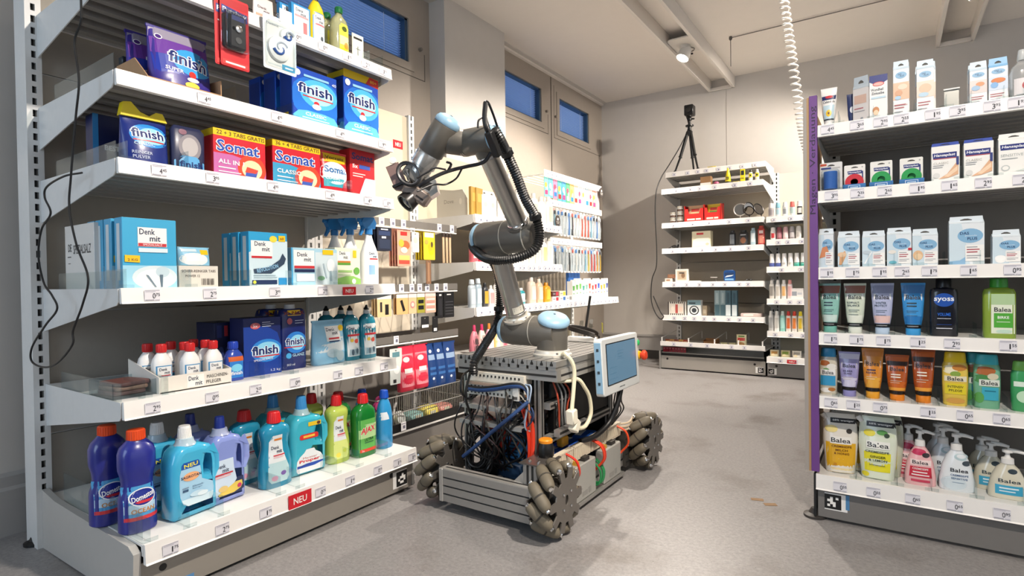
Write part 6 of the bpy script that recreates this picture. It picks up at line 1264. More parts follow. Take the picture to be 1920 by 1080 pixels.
a = hangbox('plaster_box', 'white Hansaplast Classic plaster box with blue top, the left one', .07, .126, .04, 'efeeea', HB_('CLASSIC', PIC), .012, '2a4aa8', 'classic plaster boxes'); RPOS(a, .142, 2.215, Z); dup(a, (.222, 2.215, Z), 0, 'white Hansaplast Classic plaster box with blue top, the right one')
a = hangbox('plaster_box', 'white Hansaplast Sensitive plaster box at the right edge', .072, .130, .04, 'efeeea', [('r', 0, .80, 1, 1, 'f4f4f2')] + HP_(.5, .80, .9, .15) + [('t', 'SENSITIVE', .42, .58, .7, .07, 'a9b0b0'), ('e', .22, .24, .14, .08, 'bfc4c4'), ('e', .22, .24, .10, .055, 'efeeea'), ('r', .1, .48, .6, .495, '9fa4a8'), ('p', [(.5, .14), (.98, .22), (.98, .12)], 'cfd8d4')], .02); RPOS(a, .304, 2.215, Z)

Z = .873
def das(label, w, h, d, pic, items=(), group='DAS PLUS plaster boxes', tab=.022):
    it = [('q', [(0, 0, .6), (.45, 0, .5), (1, 0, .35)], 'cfe0ea'), ('e', .60, .70, .36, .17, '86b4d6'), ('t', 'DAS', .44, .76, .26, .065, '24406e', {'b': .02}), ('t', 'gesunde', .62, .70, .34, .04, 'e6eef4'), ('t', 'PLUS', .66, .63, .28, .065, '24406e', {'b': .02})] + list(items) + [('r', .46, .10, .98, .48, 'f3f2ef'), ('r', .50, .42, .8, .44, '8f9298'), ('r', .50, .36, .86, .385, 'b0505a'), ('r', .50, .30, .8, .325, 'b0505a'), ('r', .50, .22, .9, .235, '9a9aa2'), ('r', .50, .17, .8, .185, '9a9aa2')]
    return hangbox('plaster_box', label, w, h, d, 'e4eaee', it, tab, 'dfe8ee', group)
Fp = [('p', [(.06, .1), (.18, .1), (.40, .42), (.34, .56), (.10, .46)], 'e0a878'), ('e', .2, .44, .2, .08, 'e8c4a0')]
a = das('narrow DAS PLUS box with an orange picture, at the left end of its shelf', .045, .138, .05, '', [('p', [(.05, .3), (.25, .62), (.55, .66), (.75, .4), (.4, .34)], 'd98a58')]); RPOS(a, -.186, 2.215, Z)
for i, (x, w, h, l, it) in enumerate(((-.119, .064, .125, 'DAS PLUS plaster box with a pointing finger picture', Fp), (-.048, .064, .122, 'DAS PLUS plaster box with a grey-blue cotton swab picture', [('p', [(.08, .12), (.14, .12), (.44, .5), (.38, .52)], 'f2f4f6'), ('e', .2, .5, .18, .06, 'c2cfd8')]), (.022, .066, .128, 'DAS PLUS plaster box with a pill dish picture and red flag', [('e', .22, .46, .16, .06, 'e9e4dc'), ('e', .24, .14, .16, .05, '6fb8c8'), ('r', .86, .50, 1, .57, 'c8303a')]), (.090, .066, .120, 'DAS PLUS plaster box with a heel plaster picture', [('e', .22, .36, .2, .16, 'e6bd92'), ('e', .24, .32, .14, .10, 'f0d2ac')]))):
    a = das(l, w, h, .045, '', it); RPOS(a, x, 2.215, Z)
a = das('largest DAS PLUS box, for sterile compresses, with a blue wave', .085, .152, .05, '', [('t', 'Sterile', .62, .335, .24, .035, 'b0505a', {'b': .01}), ('p', [(0, .10), (.3, .12), (.46, .2), (.46, 0), (0, 0)], '8fb8d8')]); RPOS(a, .193, 2.215, Z)
a = das('short DAS PLUS box with a white tape roll picture, right end of its shelf', .064, .105, .045, '', [('e', .28, .2, .2, .14, 'f2f2f0'), ('e', .28, .24, .2, .1, 'fafaf8')]); RPOS(a, .286, 2.215, Z)
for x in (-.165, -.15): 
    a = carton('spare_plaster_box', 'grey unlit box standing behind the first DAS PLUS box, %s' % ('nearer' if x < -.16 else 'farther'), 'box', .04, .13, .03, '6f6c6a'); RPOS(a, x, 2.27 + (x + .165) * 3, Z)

Z = .650
def TXT(ls, c, u=.44, v=.61): return [('t', l, u, v - .055 * i, min(.56, .075 * len(l)), .04, c, {'b': .012}) if l else ('r', u - .2, v - .055 * i - .012, u + .2, v - .055 * i + .012, c) for i, l in enumerate(ls)]
def balea_tube(label, c1, c2, capc, txt, pic='', topc='8f5a48', x=0, y=2.25, h=.17, w=.066, group='hair care tubes on the fourth shelf'):
    it = [('q', [(.80, .06, .94), (.955, .02, .98)], topc), ('q', [(.20, .17, .83), (.5, .12, .88), (.68, .09, .91)], c1), ('q', [(.22, .18, .82), (.36, .15, .85)], c2), ('p', [(.14, .66), (.86, .66), (.86, .79), (.14, .79)], 'f1efec')] + BAL(.5, .725, .58, .085) + TXT(txt, '2c3f4a') + [('r', .23, .46, .7, .468, '4a5f68'), ('r', .23, .43, .62, .438, '4a5f68'), ('r', .23, .37, .66, .378, '4a5f68'), ('q', [(.135, .17, .83), (.205, .16, .84)], '161618'), ('r', .25, .165, .7, .175, 'b9b9b9')]
    a = tube('hair_care_tube', label, w, h, .04, M(c1, .3, coat=.3), M(capc, .35), it, 'tube', group, .13, .62); RPOS(a, x, y, Z); return a
balea_tube('mint green Balea tube with brown top, leftmost on its shelf', '8fc4b8', 'cfe4dc', '74b8a8', ['', ''], x=-.178)
balea_tube('pale cream-green Balea tube reading balance, second from left', 'd3dcc8', 'e4e8da', 'e2e6da', ['KOPFHAUT-', 'BALANCE'], x=-.103)
balea_tube('lilac and pink Balea tube reading protect, third from left', 'b3b9d8', 'e6c2bc', 'bcd0e6', ['WINTER', 'PROTECT'], topc='8a8fae', x=-.025)
balea_tube('bright blue Balea tube with blue cap, next to the black bottle', '3a94d6', '2474b8', '3a9ad8', ['', ''], topc='3f7ab4', x=.059)
SY = bottle('shampoo_bottle', 'black Syoss shampoo bottle with blue lettering', .072, .186, .045, [(0, .95, .95, 4), (.01, 1, 1, 4), (.74, 1, 1, 4), (.80, .95, .95, 3.6), (.825, .7, .8, 3), (.83, .56, .7, 2.6), (.84, .56, .7, 2.6)], M('10131f', .25, coat=.4), (.835, 1.0, .58, .56, '0c0c10'), [('e', .5, .62, .36, .115, '1c4fa8'), ('t', 'syoss', .5, .62, .70, .085, 'f0f2f6', {'b': .02}), ('t', 'VOLUME', .5, .375, .46, .055, '2a6ad0', {'b': .02}), ('r', .26, .30, .74, .31, 'c9ccd6'), ('r', .24, .20, .76, .205, '2a5ab8'), ('r', .22, .13, .78, .145, 'c9ccd6')], 'bottle', seg=6); RPOS(SY, .138, 2.25, Z)
BK = bottle('shampoo_bottle', 'clear green birch Balea bottle with dark green cap', .078, .182, .045, [(0, .95, .95, 4), (.015, 1, 1, 4), (.76, 1, 1, 4), (.82, .9, .9, 3.4), (.84, .6, .7, 2.6), (.85, .56, .66, 2.4)], M('a9c94a', .14, trans=.4, coat=.4), (.845, 1.0, .56, .54, '3a9a32'), [('r', .24, .08, .94, .74, 'e6ecd8'), ('q', [(.56, .24, .94), (.74, .24, .94)], 'b3cfa0')] + BAL(.58, .48, .5, .075) + [('r', .32, .18, .88, .42, '52a83c'), ('t', 'BIRKE', .60, .35, .34, .045, 'f2f6ee', {'b': .02}), ('r', .4, .27, .8, .28, 'd9ecd0'), ('e', .62, .12, .24, .03, 'c2dccb')], 'bottle', seg=6); RPOS(BK, .272, 2.25, Z)

Z = .432
def shower(label, body, capc, w, h, x, it, d=.036):
    a = bottle('shower_gel_bottle', label, w, h, d, [(0, .88, .9, 3), (.02, .92, 1, 3), (.4, 1, 1, 3), (.74, .98, 1, 3), (.80, .90, .94, 3), (.815, .84, .9, 3)], M(body, .3, coat=.3), None, it, 'bottle', 'shower gel bottles on the fifth shelf', seg=6)
    q = MB(M(capc, .35)); q.loft([(h * .815, w * .42, d * .46, 3), (h * .82, w * .43, d * .47, 3), (h * .97, w * .40, d * .44, 3), (h, w * .36, d * .40, 3)], 22); obj('cap', q, a); RPOS(a, x, 2.25, Z); return a
shower('coconut shower gel bottle with blue cap, at the left end of its shelf', 'd6cdb8', '2f8fc0', .056, .162, -.184, [('e', .3, .68, .3, .06, 'a8602e'), ('e', .7, .6, .28, .07, 'f2eee4'), ('e', .4, .52, .2, .05, '5a9a4a'), ('r', .08, .42, .9, .54, 'f0eeea')] + BAL(.5, .48, .6, .08) + [('r', .08, .20, .9, .41, '3a9ac8'), ('e', .4, .1, .34, .05, 'f2f0ea'), ('e', .7, .12, .2, .04, 'b5763c')])
def tube5(label, c1, c2, capc, txt, x, h, w=.066, topc=None):
    it = [('q', [(.84, .05, .95), (.955, .02, .98)], topc or c2), ('q', [(.22, .17, .83), (.42, .14, .86)], c2), ('p', [(.14, .62), (.86, .62), (.86, .755), (.14, .755)], 'd9d2cc')] + BAL(.5, .69, .58, .08) + TXT(txt, 'f3e9d8' if topc != 'c87a2a' and topc else '3a3050', v=.57) + [('r', .22, .43, .7, .438, 'efe0c8'), ('r', .22, .39, .6, .398, 'efe0c8'), ('q', [(.145, .17, .83), (.215, .16, .84)], '1c1410')] + ([('q', [(.225, .16, .84), (.29, .155, .845)], 'eaa03a'), ('q', [(.77, .09, .91), (.86, .06, .94)], '34180e')] if topc == 'c8601c' else [])
    a = tube('hair_care_tube', label, w, h, .04, M(c1, .28, coat=.4), M(capc, .35), it, 'tube', 'hair care tubes on the fifth shelf', .14, .62); RPOS(a, x, 2.25, Z)
tube5('lavender Balea tube with lilac cap, second on its shelf', '9a94c4', 'cfcbe2', '8f8ac0', ['SILBER', 'GLANZ'], -.121, .152, .064)
tube5('golden orange Balea tube, left of the two amber ones', 'd98a2c', 'e6a83e', 'eba32a', ['', 'REPAIR'], -.053, .168, .064, 'c87a2a')
tube5('shorter amber Balea tube with orange cap', 'b0541c', 'c8641e', 'e8861e', ['', ''], .015, .150, .066, 'c8601c')
tube5('taller amber Balea tube with orange cap', 'a84c1a', 'c05a1c', 'e8861e', ['', ''], .085, .172, .064, 'c8601c')
shower('yellow almond shower bottle with yellow cap', 'e3c34e', 'e8c61e', .066, .168, .166, [('e', .3, .68, .3, .08, 'f2e9c8'), ('e', .65, .72, .28, .06, 'c8843c'), ('e', .5, .6, .2, .05, '8aa84a'), ('r', .08, .46, .92, .56, 'e9dfc0')] + BAL(.5, .51, .6, .075) + [('r', .1, .22, .9, .42, 'e3cf2e'), ('t', 'INTENSIV', .5, .36, .6, .045, '4a4a1c', {'b': .015}), ('t', 'PFLEGE', .5, .29, .5, .045, '4a4a1c', {'b': .015}), ('e', .5, .10, .36, .05, 'cf9a4a')])
shower('green and brown shower bottle with turquoise cap', '6fae8c', '3fb0bc', .066, .166, .243, [('e', .4, .70, .4, .08, 'b0683a'), ('e', .3, .55, .3, .08, '4a8a4c'), ('e', .7, .6, .2, .06, 'd9d0b4'), ('r', .2, .42, .94, .54, 'dfe4da')] + BAL(.58, .48, .6, .08) + [('r', .3, .16, .9, .40, '3fa8c0'), ('r', .4, .32, .8, .34, '1f6f84'), ('e', .2, .2, .18, .1, '5aa050')])
dup(bpy.data.objects['shower_gel_bottle.002'], (.222, 2.285, Z), 0, 'green and brown shower bottle, half hidden behind its twin')
shower('green jar-like bottle cut off at the right edge of the fifth shelf', '3a9a5c', '7fc25a', .06, .15, .328, [('e', .5, .3, .3, .12, 'bfe0c0'), ('r', .1, .5, .9, .6, 'dfeee0')])

Z = .160
def refill(label, mat, items, w, h, x, y, rz=0):
    secs = [(0, w * .40, .022, 3), (h * .03, w * .42, .030, 2.6), (h * .25, w * .46, .030, 2.2), (h * .55, w * .5, .024, 2.2), (h * .80, w * .48, .012, 2.3), (h * .93, w * .44, .003, 2.8), (h, w * .40, .0014, 3)]
    mb = MB(mat); mb.loft(secs, 28); o = tag(obj('soap_refill_pouch', mb), label, 'pouch', 'soap refill pouches')
    flat('front_print', printed(items, w, h, surf=surf_of(secs), seg=10), o)
    q = MB(M('ece9e4', .35)); d_ = Vector((-.62, 0, .78)); q.rev((-w * .40, 0, h * .90), d_, [(0, .008), (.008, .008), (.009, .0095), (.02, .0095), (.022, .006), (.0221, 0)], 14); obj('spout', q, o)
    RPOS(o, x, y, Z, rz); return o
TOPB = [('q', [(.84, .22, .96), (.92, .22, .94)], '222226'), ('t', '68% weniger', .58, .88, .6, .04, 'f0f0ee', {'b': .015})]
BODYW = M('e9e2d6', .3, coat=.4, bump=.2, scale=20)
HON = TOPB + [('q', [(.02, .14, .86), (.2, .10, .90), (.52, .08, .92)], 'e3ad22'), ('q', [(.02, .3, .8), (.1, .2, .86)], 'f0dca8'), ('r', .2, .50, .80, .62, 'f0ece4'), ('e', .24, .74, .18, .06, 'f2dc8a'), ('e', .74, .72, .08, .04, '3a3430')] + BAL(.5, .56, .54, .075) + [('t', 'CREMESEIFE', .52, .46, .56, .035, '6a3c10', {'b': .015}), ('t', 'MILCH', .52, .40, .34, .035, '6a3c10', {'b': .015}), ('t', '& HONIG', .52, .345, .42, .035, '6a3c10', {'b': .015}), ('e', .34, .16, .05, .025, 'c88a1c')]
GIN = TOPB + [('q', [(.02, .14, .86), (.3, .10, .90), (.75, .07, .93)], 'd8e2c4'), ('q', [(.14, .18, .82), (.44, .16, .84)], 'e6dc2c'), ('e', .30, .74, .15, .055, 'e8d832'), ('e', .62, .76, .14, .04, '5a9a4a'), ('e', .2, .08, .1, .04, 'e8d832'), ('e', .74, .72, .07, .035, '3a4a3a'), ('r', .22, .50, .82, .62, 'eeeee6')] + BAL(.52, .56, .54, .075) + [('t', 'CREMESEIFE', .5, .45, .6, .035, '2c3a1c', {'b': .015}), ('t', 'GINGER', .52, .375, .4, .035, '2c3a1c', {'b': .015}), ('t', '& LEMON', .52, .32, .46, .035, '2c3a1c', {'b': .015}), ('r', .3, .24, .7, .25, '5a6a2c')]
a = refill('yellow milk and honey Balea soap refill pouch, the front one', BODYW, HON, .108, .205, -.150, 2.262, .12); dup(a, (-.125, 2.315, Z), .12, 'milk and honey soap refill pouch, behind its twin')
a = refill('green and yellow ginger lemon Balea soap refill pouch, the front one', M('dfe6d2', .3, coat=.4, bump=.2, scale=20), GIN, .112, .208, -.040, 2.255, -.05); dup(a, (-.022, 2.31, Z), -.05, 'ginger lemon soap refill pouch, behind its twin')
def pump(label, mat, items, w, h, x, y, pumpc='eceae6', group='soap pump bottles', cat='bottle', name='soap_dispenser', k=1.0, z=None):
    a = bottle(name, label, w, h * .70, w * .55, [(0, .93, .93, 2.8), (.02, 1, 1, 2.8), (.25, 1, 1, 2.6), (.6, .84, .9, 2.4), (.85, .58, .72, 2.2), (.96, .36, .52, 2), (1, .32, .5, 2)], mat, None, items, cat, group, 24, seg=8)
    q = MB(M(pumpc, .35)); H0 = h * .70; r = w * .17
    q.rev((0, 0, H0 - .001), (0, 0, 1), [(0, r), (h * .10, r * .95), (h * .12, r * .5), (h * .16, r * .35), (h * .22, r * .35), (h * .22, r * .8), (h * .27, r * .8), (h * .285, r * .4), (h * .2851, 0)], 18)
    q.sweep(spline([(0, 0, h * .955), (w * .25, -.004, h * .955), (w * .46, -.008, h * .93)], 4), lambda t: r * .48 * (1 - .45 * t), 8); obj('pump_head', q, a)
    RPOS(a, x, y, Z if z is None else z); return a
PK = M('eeb7b8', .3, coat=.3)
a = pump('pink Balea soap pump bottle with white pump, the front one', PK, [('e', .45, .85, .24, .08, 'c8325a')] + [('e', .68, .78, .12, .06, '3a3034'), ('r', .18, .52, .84, .66, 'f4dcd8')] + BAL(.5, .59, .5, .09) + [('q', [(.22, .14, .86), (.48, .18, .84)], 'c82a40'), ('t', 'CREMESEIFE', .5, .43, .5, .05, 'f4e6e4', {'b': .015}), ('r', .26, .33, .72, .36, 'f4e6e4'), ('r', .22, .26, .78, .29, 'f4e6e4'), ('r', .2, .1, .8, .16, 'c8405a')], .084, .182, .076, 2.262)
dup(a, (.046, 2.325, Z), 0, 'pink soap pump bottle, behind its twin')
a = pump('white Balea sensitive soap pump bottle, the front one', M('e6ebee', .3, coat=.3), [('e', .62, .84, .2, .08, 'b9cfd4'), ('e', .62, .86, .13, .05, 'e6ebee'), ('e', .76, .70, .12, .06, '3a4650'), ('e', .4, .2, .36, .16, 'd2dee4')] + BAL(.56, .52, .5, .09) + [('t', 'CREMESEIFE', .56, .40, .5, .045, '3f5f88', {'b': .015}), ('t', 'SENSITIVE', .56, .32, .46, .045, '3f5f88', {'b': .015}), ('r', .36, .22, .7, .23, '6a86a4')], .09, .184, .170, 2.262)
dup(a, (.140, 2.328, Z), 0, 'white soap pump bottle, second behind the front one'); dup(a, (.128, 2.385, Z), 0, 'white soap pump bottle, farthest back')
a = pump('clear soap pump bottle with a blue label, the front one at the right edge', M('f0ead4', .12, trans=.22, coat=.3), [('e', .6, .80, .12, .07, '35424a')] + BAL(.52, .52, .56, .10, '2a3a44') + [('r', .16, .14, .84, .40, '3fa4c8'), ('r', .26, .3, .74, .34, 'dff0f6'), ('r', .26, .22, .66, .25, 'dff0f6')], .094, .152, .293, 2.262)
dup(a, (.262, 2.33, Z), 0, 'clear soap pump bottle, second behind the front one'); dup(a, (.245, 2.39, Z), 0, 'clear soap pump bottle, farthest back of three')

# ================================================================== back unit
def sm(name, label, cat, mb, x, y, z, rz=0, group=None, smooth=40):
    o = tag(obj(name, mb, smooth=smooth), label, cat, group); RPOS(o, x, y, z, rz); return o
Z = 1.668
a = carton('soap_box', 'brown box with white base on the second shelf of the tripod unit', 'box', .092, .085, .06, '96714a', [('r', 0, 0, 1, .35, 'e3dfd8')]); RPOS(a, -1.37, 5.13, Z)
mb = MB(M('b5587a', .4)); mb.rev((0, 0, 0), (0, 0, 1), [(0, .022), (.02, .024), (.03, .018), (.031, 0)], 16); o = sm('pink_tin', 'small pink round tin on the second shelf', 'tin', mb, -1.282, 5.15, Z); q = MB(M('8f4060', .4)); q.rev((0, 0, .012), (0, 0, 1), [(0, .0245), (.003, .0245)], 16); obj('rim', q, o)
mb = MB(M('e8d41e', .35)); mb.rev((0, 0, .02), (0, 0, 1), [(0, .022), (.004, .024), (.06, .019), (.11, .008), (.12, .005), (.1201, 0)], 18); mb.rev((0, 0, 0), (0, 0, 1), [(0, .024), (.02, .024)], 18, M('3a3a2c', .4)); o = sm('glue_bottle', 'yellow cone-shaped glue bottle on the second shelf', 'bottle', mb, -1.182, 5.15, Z); flat('label_print', printed([('r', .2, .2, .8, .5, '2c2c2c'), ('t', 'UHU', .5, .35, .5, .16, 'e8d41e')], .04, .08, back=-.0225, z0=.02, seg=1), o)
a = carton('glue_box', 'flat yellow glue packet lying on the second shelf', 'packet', .05, .014, .05, 'e3cf2a', [('r', .2, .2, .8, .8, '3a3a2c')]); RPOS(a, -1.11, 5.13, Z)
a = carton('glue_box', 'narrow upright yellow glue box on the second shelf', 'box', .036, .112, .02, 'e8d41e', [('r', .15, .55, .85, .9, '2c2c2c'), ('t', 'UHU', .5, .3, .7, .12, '2c2c2c')]); RPOS(a, -1.058, 5.13, Z)
for i, (x, c, l) in enumerate(((-.996, '3a3a34', 'yellow and white glue tube with dark cap, left of two'), (-.943, 'e9e6dc', 'white and yellow glue stick at the right end'))):
    a = bottle('glue_tube', l, .032, .10, .022, [(0, .9), (.03, 1), (.7, 1), (.8, .8), (.82, .7)], M('e9e4d2', .35), (.81, 1.0, .7, .6, c), [('r', .05, .35, .95, .7, 'e8d41e'), ('r', .3, .45, .7, .6, '2c2c2c')], 'tube'); RPOS(a, x, 5.15, Z)
a = carton('glue_box', 'yellow box lying on top of the tripod shelves', 'packet', .075, .02, .06, 'd9c43a', [('r', .1, .2, .6, .8, '6a5f2a')]); RPOS(a, -1.35, 5.26, 1.842)
Z = 1.355
def jar(label):
    mb = MB(M('d8d6cf', .12, trans=.5)); mb.rev((0, 0, 0), (0, 0, 1), [(0, .026), (.002, .028), (.032, .028), (.036, .024)], 18); o = tag(obj('small_jar', mb), label, 'jar', 'small glass jars')
    q = MB(M('b9b4a8', .3, metal=.5)); q.rev((0, 0, .036), (0, 0, 1), [(0, .027), (.014, .027), (.015, .024), (.0151, 0)], 18); obj('lid', q, o)
    q = MB(M('4a3428', .5)); q.rev((0, 0, .006), (0, 0, 1), [(0, .0285), (.016, .0285)], 18); obj('label_band', q, o); return o
a = None
for x, z, l in ((-1.676, 0, 'lower left one'), (-1.676, .052, 'upper one of the left pile'), (-1.61, 0, 'bottom of the taller pile'), (-1.61, .052, 'middle of the taller pile'), (-1.61, .104, 'top of the taller pile')):
    L_ = 'small glass jar with grey lid beside the red trays, ' + l
    if a is None: a = jar(L_); RPOS(a, x, 5.16, Z + z)
    else: dup(a, (x, 5.16, Z + z), 0, L_)
for x, w, c, l, y2 in ((-1.476, .175, 'd9b48c', 'open red display tray with a peach packet, left of two', 'd6d0a0'), (-1.314, .145, 'e3c83c', 'open red display tray with yellow packets, right of two', '6aa050')):
    mb = MB(M('c8241e', .4)); mb.prism([(-w / 2, 0), (w / 2, 0), (w / 2, .12), (w * .32, .12), (w * .26, .075), (-w * .26, .075), (-w * .32, .12), (-w / 2, .12)], 0, .003, 'y'); mb.box(-w / 2, 0, 0, -w / 2 + .003, .12, .15); mb.box(w / 2 - .003, 0, 0, w / 2, .12, .15); mb.box(-w / 2, .117, 0, w / 2, .12, .16); mb.box(-w / 2, 0, 0, w / 2, .12, .003)
    o = sm('display_tray', l, 'tray', mb, x, 5.13, Z, 0, 'red display trays', 0); flat('front_print', printed([('r', .15, .14, .55, .26, 'f0d9c8'), ('r', .6, .14, .85, .26, 'f0d9c8')], w, .12, seg=1), o)
    a = pouch('sweets_bag', ('peach packet' if c[0] == 'd' else 'yellow packet') + ' standing in the %s red display tray' % ('left' if x < -1.4 else 'right'), w * .8, .15, .06, M(c, .35, coat=.3, var=.1, bump=.2), [('r', .25, .62, .75, .80, 'c8403a'), ('r', .22, .22, .78, .58, y2)]); RPOS(a, x, 5.19, Z + .003)
def mirror(label, x, y, R, rz, tilt, c='cfc9c2'):
    r = thing('table_mirror', label, 'mirror', (x, y, Z), rz, 'round mirrors')
    m = MB(M(c, .3, metal=.5)); m.sweep([(R * cos(t), 0, R + .03 + R * 1.0 * sin(t)) for t in [2 * pi * i / 24 for i in range(24)]], .005, 8, closed=True); f_o = obj('frame_ring', m, r); f_o.rotation_euler = (tilt, 0, 0)
    m = MB(M('b9b4ae', .08, metal=1)); m.rev((0, .002, R + .03), (0, -1, 0), [(0, R * .97), (.003, R * .97)], 24); g_ = obj('glass', m, r); g_.rotation_euler = (tilt, 0, 0)
    m = MB(M(c, .3, metal=.5)); m.cyl((0, 0, 0), (0, 0, .035), .004, n=8); m.rev((0, 0, 0), (0, 0, 1), [(0, .03), (.004, .03), (.006, .005)], 18); obj('stand', m, r)
mirror('round table mirror on a pale stand, the left one', -1.085, 5.16, .052, .2, -.05); mirror('dark-rimmed round mirror in the middle, turned sideways', -1.012, 5.17, .055, .9, -.1, '2a2624'); mirror('dark-rimmed round mirror leaning at the right end', -.915, 5.16, .05, 1.0, -.35, '221f1e')
Z = 1.12
mb = MB(BLACK)
mb.sweep(spline([(-.04, 0, .008), (-.01, -.02, .012), (.02, .01, .01), (.04, -.01, .02), (.01, .02, .03), (-.02, 0, .02)], 6), .006, 7); mb.cbox(.01, -.02, 0, .045, .02, .035, .004); sm('cable_adapter', 'black cable adapter lying at the left end of the fourth shelf', 'cable', mb, -1.675, 5.15, Z)
a = carton('blanket_box', 'cream box with a red logo on the tripod unit', 'box', .165, .148, .08, 'e6ddbc', [('r', .25, .78, .62, .9, 'c83030'), ('q', [(.1, .05, .95), (.45, .05, .95), (.6, .3, .9)], 'f1ecda'), ('e', .82, .2, .1, .08, 'b9b29a')]); RPOS(a, -1.413, 5.13, Z)
for x, w, h, c, l, it in ((-1.151, .052, .138, '25282c', 'black shampoo bottle with grey label on the fourth shelf', [('r', .15, .15, .85, .75, '6f7478')]), (-1.059, .074, .136, '2c2b2c', 'wide black bottle with a copper label', [('e', .5, .35, .3, .2, '8a5a3c'), ('r', .2, .67, .8, .72, 'c9ccd0')]), (-.981, .042, .15, 'a9c2cc', 'pale blue bottle with white label, between black and red ones', [('r', .1, .2, .9, .7, 'dfe6e8')]), (-.915, .055, .165, 'b5403a', 'red carton-like bottle at the right end of the fourth shelf', [('r', .1, .1, .9, .5, 'd98a74'), ('r', .2, .6, .8, .75, 'e9d0c8')])):
    a = bottle('shampoo_bottle', l, w, h, .04, [(0, .95, 1, 4), (.02, 1, 1, 4), (.8, 1, 1, 4), (.86, .8, .8, 3), (.87, .7, .7, 3)], M(c, .3, coat=.3), (.865, 1.0, .7, .64, c), it, 'bottle', seg=4); RPOS(a, x, 5.16, Z)
Z = .812
a = carton('picture_frame', 'white picture frame box on the fifth shelf of the tripod unit', 'frame', .118, .118, .03, 'e9e6de', [('r', .12, .12, .88, .88, 'cfc4b0'), ('r', .2, .2, .8, .8, 'b9a48a'), ('e', .6, .5, .14, .2, '8a6a50'), ('r', .3, .65, .7, .75, '4a4440')]); RPOS(a, -1.591, 5.13, Z)
for x, z, c, l in ((-1.715, 0, 'd6cfc4', 'small white and brown box at the left end of the fifth shelf'), (-1.69, .036, '8a6048', 'small brown box on top of the white one')):
    a = carton('small_box', l, 'box', .07, .035, .05, c, [('r', .2, .3, .7, .7, '9a7458')]); RPOS(a, x, 5.13, Z + z)
a = carton('white_board', 'flat white board lying beside the picture frame', 'board', .09, .010, .1, 'efece6', seal=False, items=[('r', .1, .3, .9, .6, 'dcd8d0')]); RPOS(a, -1.475, 5.12, Z)
mb = MB(CHROME); mb.cyl((-.03, 0, .04), (.03, 0, .04), .004, n=8); mb.cyl((.02, 0, 0), (.02, 0, .04), .003, n=8); mb.rev((.02, 0, 0), (0, 0, 1), [(0, .014), (.004, .012)], 12); sm('metal_bracket', 'small chrome bracket standing on the fifth shelf', 'bracket', mb, -1.31, 5.15, Z)
mb = MB(M('1f4f8e', .3, metal=.3)); mb.slab([rrect(-.048, 0, .048, .10, .02)], .03, .004); o = sm('blue_tin', 'blue rounded tin with a white swoosh on the fifth shelf', 'tin', mb, -1.176, 5.15, Z); flat('front_print', printed([('r', .1, .55, .9, .78, '17345e'), ('p', [(.1, .36), (.7, .46), (.9, .58), (.3, .52)], 'dfe6ec'), ('r', .12, .12, .88, .26, '7fb0d8')], .096, .10, back=-.015, seg=1), o)
for x, l in ((-1.03, 'left'), (-1.0, 'right')):
    mb = MB(BLACK); mb.rev((0, 0, 0), (0, 0, 1), [(0, .010), (.012, .012), (.02, .006), (.0201, 0)], 12); sm('draughts_piece', 'tiny black game piece on the fifth shelf, the %s one' % l, 'game piece', mb, x, 5.14, Z, 0, 'tiny black game pieces')
Z = .506
a = carton('striped_box', 'black and white striped box with a picture in front', 'box', .165, .125, .06, 'e9e4da', [('r', i / 9, 0, i / 9 + .055, 1, '3a3230') for i in range(9)] + [('r', .12, .12, .88, .86, 'd9d0c4'), ('r', .42, .15, .56, .8, 'b0504a'), ('e', .28, .5, .1, .16, 'e9ddd0'), ('e', .72, .45, .12, .18, 'e3c8b8')]); RPOS(a, -1.640, 5.13, Z)
a = carton('appliance_box', 'white box with a round black washing machine picture', 'box', .12, .14, .06, 'dfe4e4', [('r', 0, .68, 1, 1, '7d9ca6'), ('r', .1, .76, .6, .84, '2c3a40'), ('e', .5, .34, .36, .30, '2a2a2c'), ('e', .5, .34, .28, .235, 'dfe4e4'), ('e', .5, .34, .18, .15, '3a3f44')]); RPOS(a, -1.482, 5.13, Z)
a = carton('appliance_box', 'small beige packet squeezed behind the washing machine box', 'packet', .04, .09, .04, 'b9a58a', [('r', .2, .2, .8, .6, 'd6c8b0')]); RPOS(a, -1.40, 5.17, Z)
for i, (x, l) in enumerate(((-1.287, 'leftmost of four'), (-1.238, 'second of four'), (-1.186, 'third of four'), (-1.134, 'rightmost of four'))):
    a = carton('bottle_carton', 'tall teal-grey carton on the lowest shelf, ' + l, 'box', .046, .228, .045, '3f5f6c' if i > 1 else '8fa6ac', [('r', .06, .02, .94, .44, 'c9d2d4' if i > 1 else '4f6f7a'), ('r', .3, .5, .7, .9, '2f4a56' if i > 1 else 'a9bcc0')], 'tall teal cartons'); RPOS(a, x, 5.13 if i > 1 else 5.16, Z)
mb = MB(M('c9b5ae', .5, var=.05)); mb.cbox(-.085, 0, 0, .085, .12, .030, .006); o = sm('flat_parcel', 'flat pinkish parcel at the right end of the lowest shelf', 'parcel', mb, -1.0, 5.13, Z); q = MB(M('e3d8d2', .5)); q.box(-.06, -.0006, .008, .02, 0, .022); obj('label', q, o, smooth=0)
Z = .222
for i in range(5):
    a = pouch('sweets_bag', 'small brown and red snack packet in the left bin, ' + ['far left', 'second', 'middle', 'fourth', 'far right'][i], .048, .055, .03, M(['8a4a2c', 'b08040', '7a3a28', 'c09048', 'a03a28'][i], .35, var=.15, scale=60), [('r', .2, .3, .8, .7, ['e0c070', '8a2a20', 'd0a060', '6a3020', 'e6d0a0'][i])], 'packet', 'snack packets in the left bin'); RPOS(a, -1.745 + i * .042, 5.18, Z)
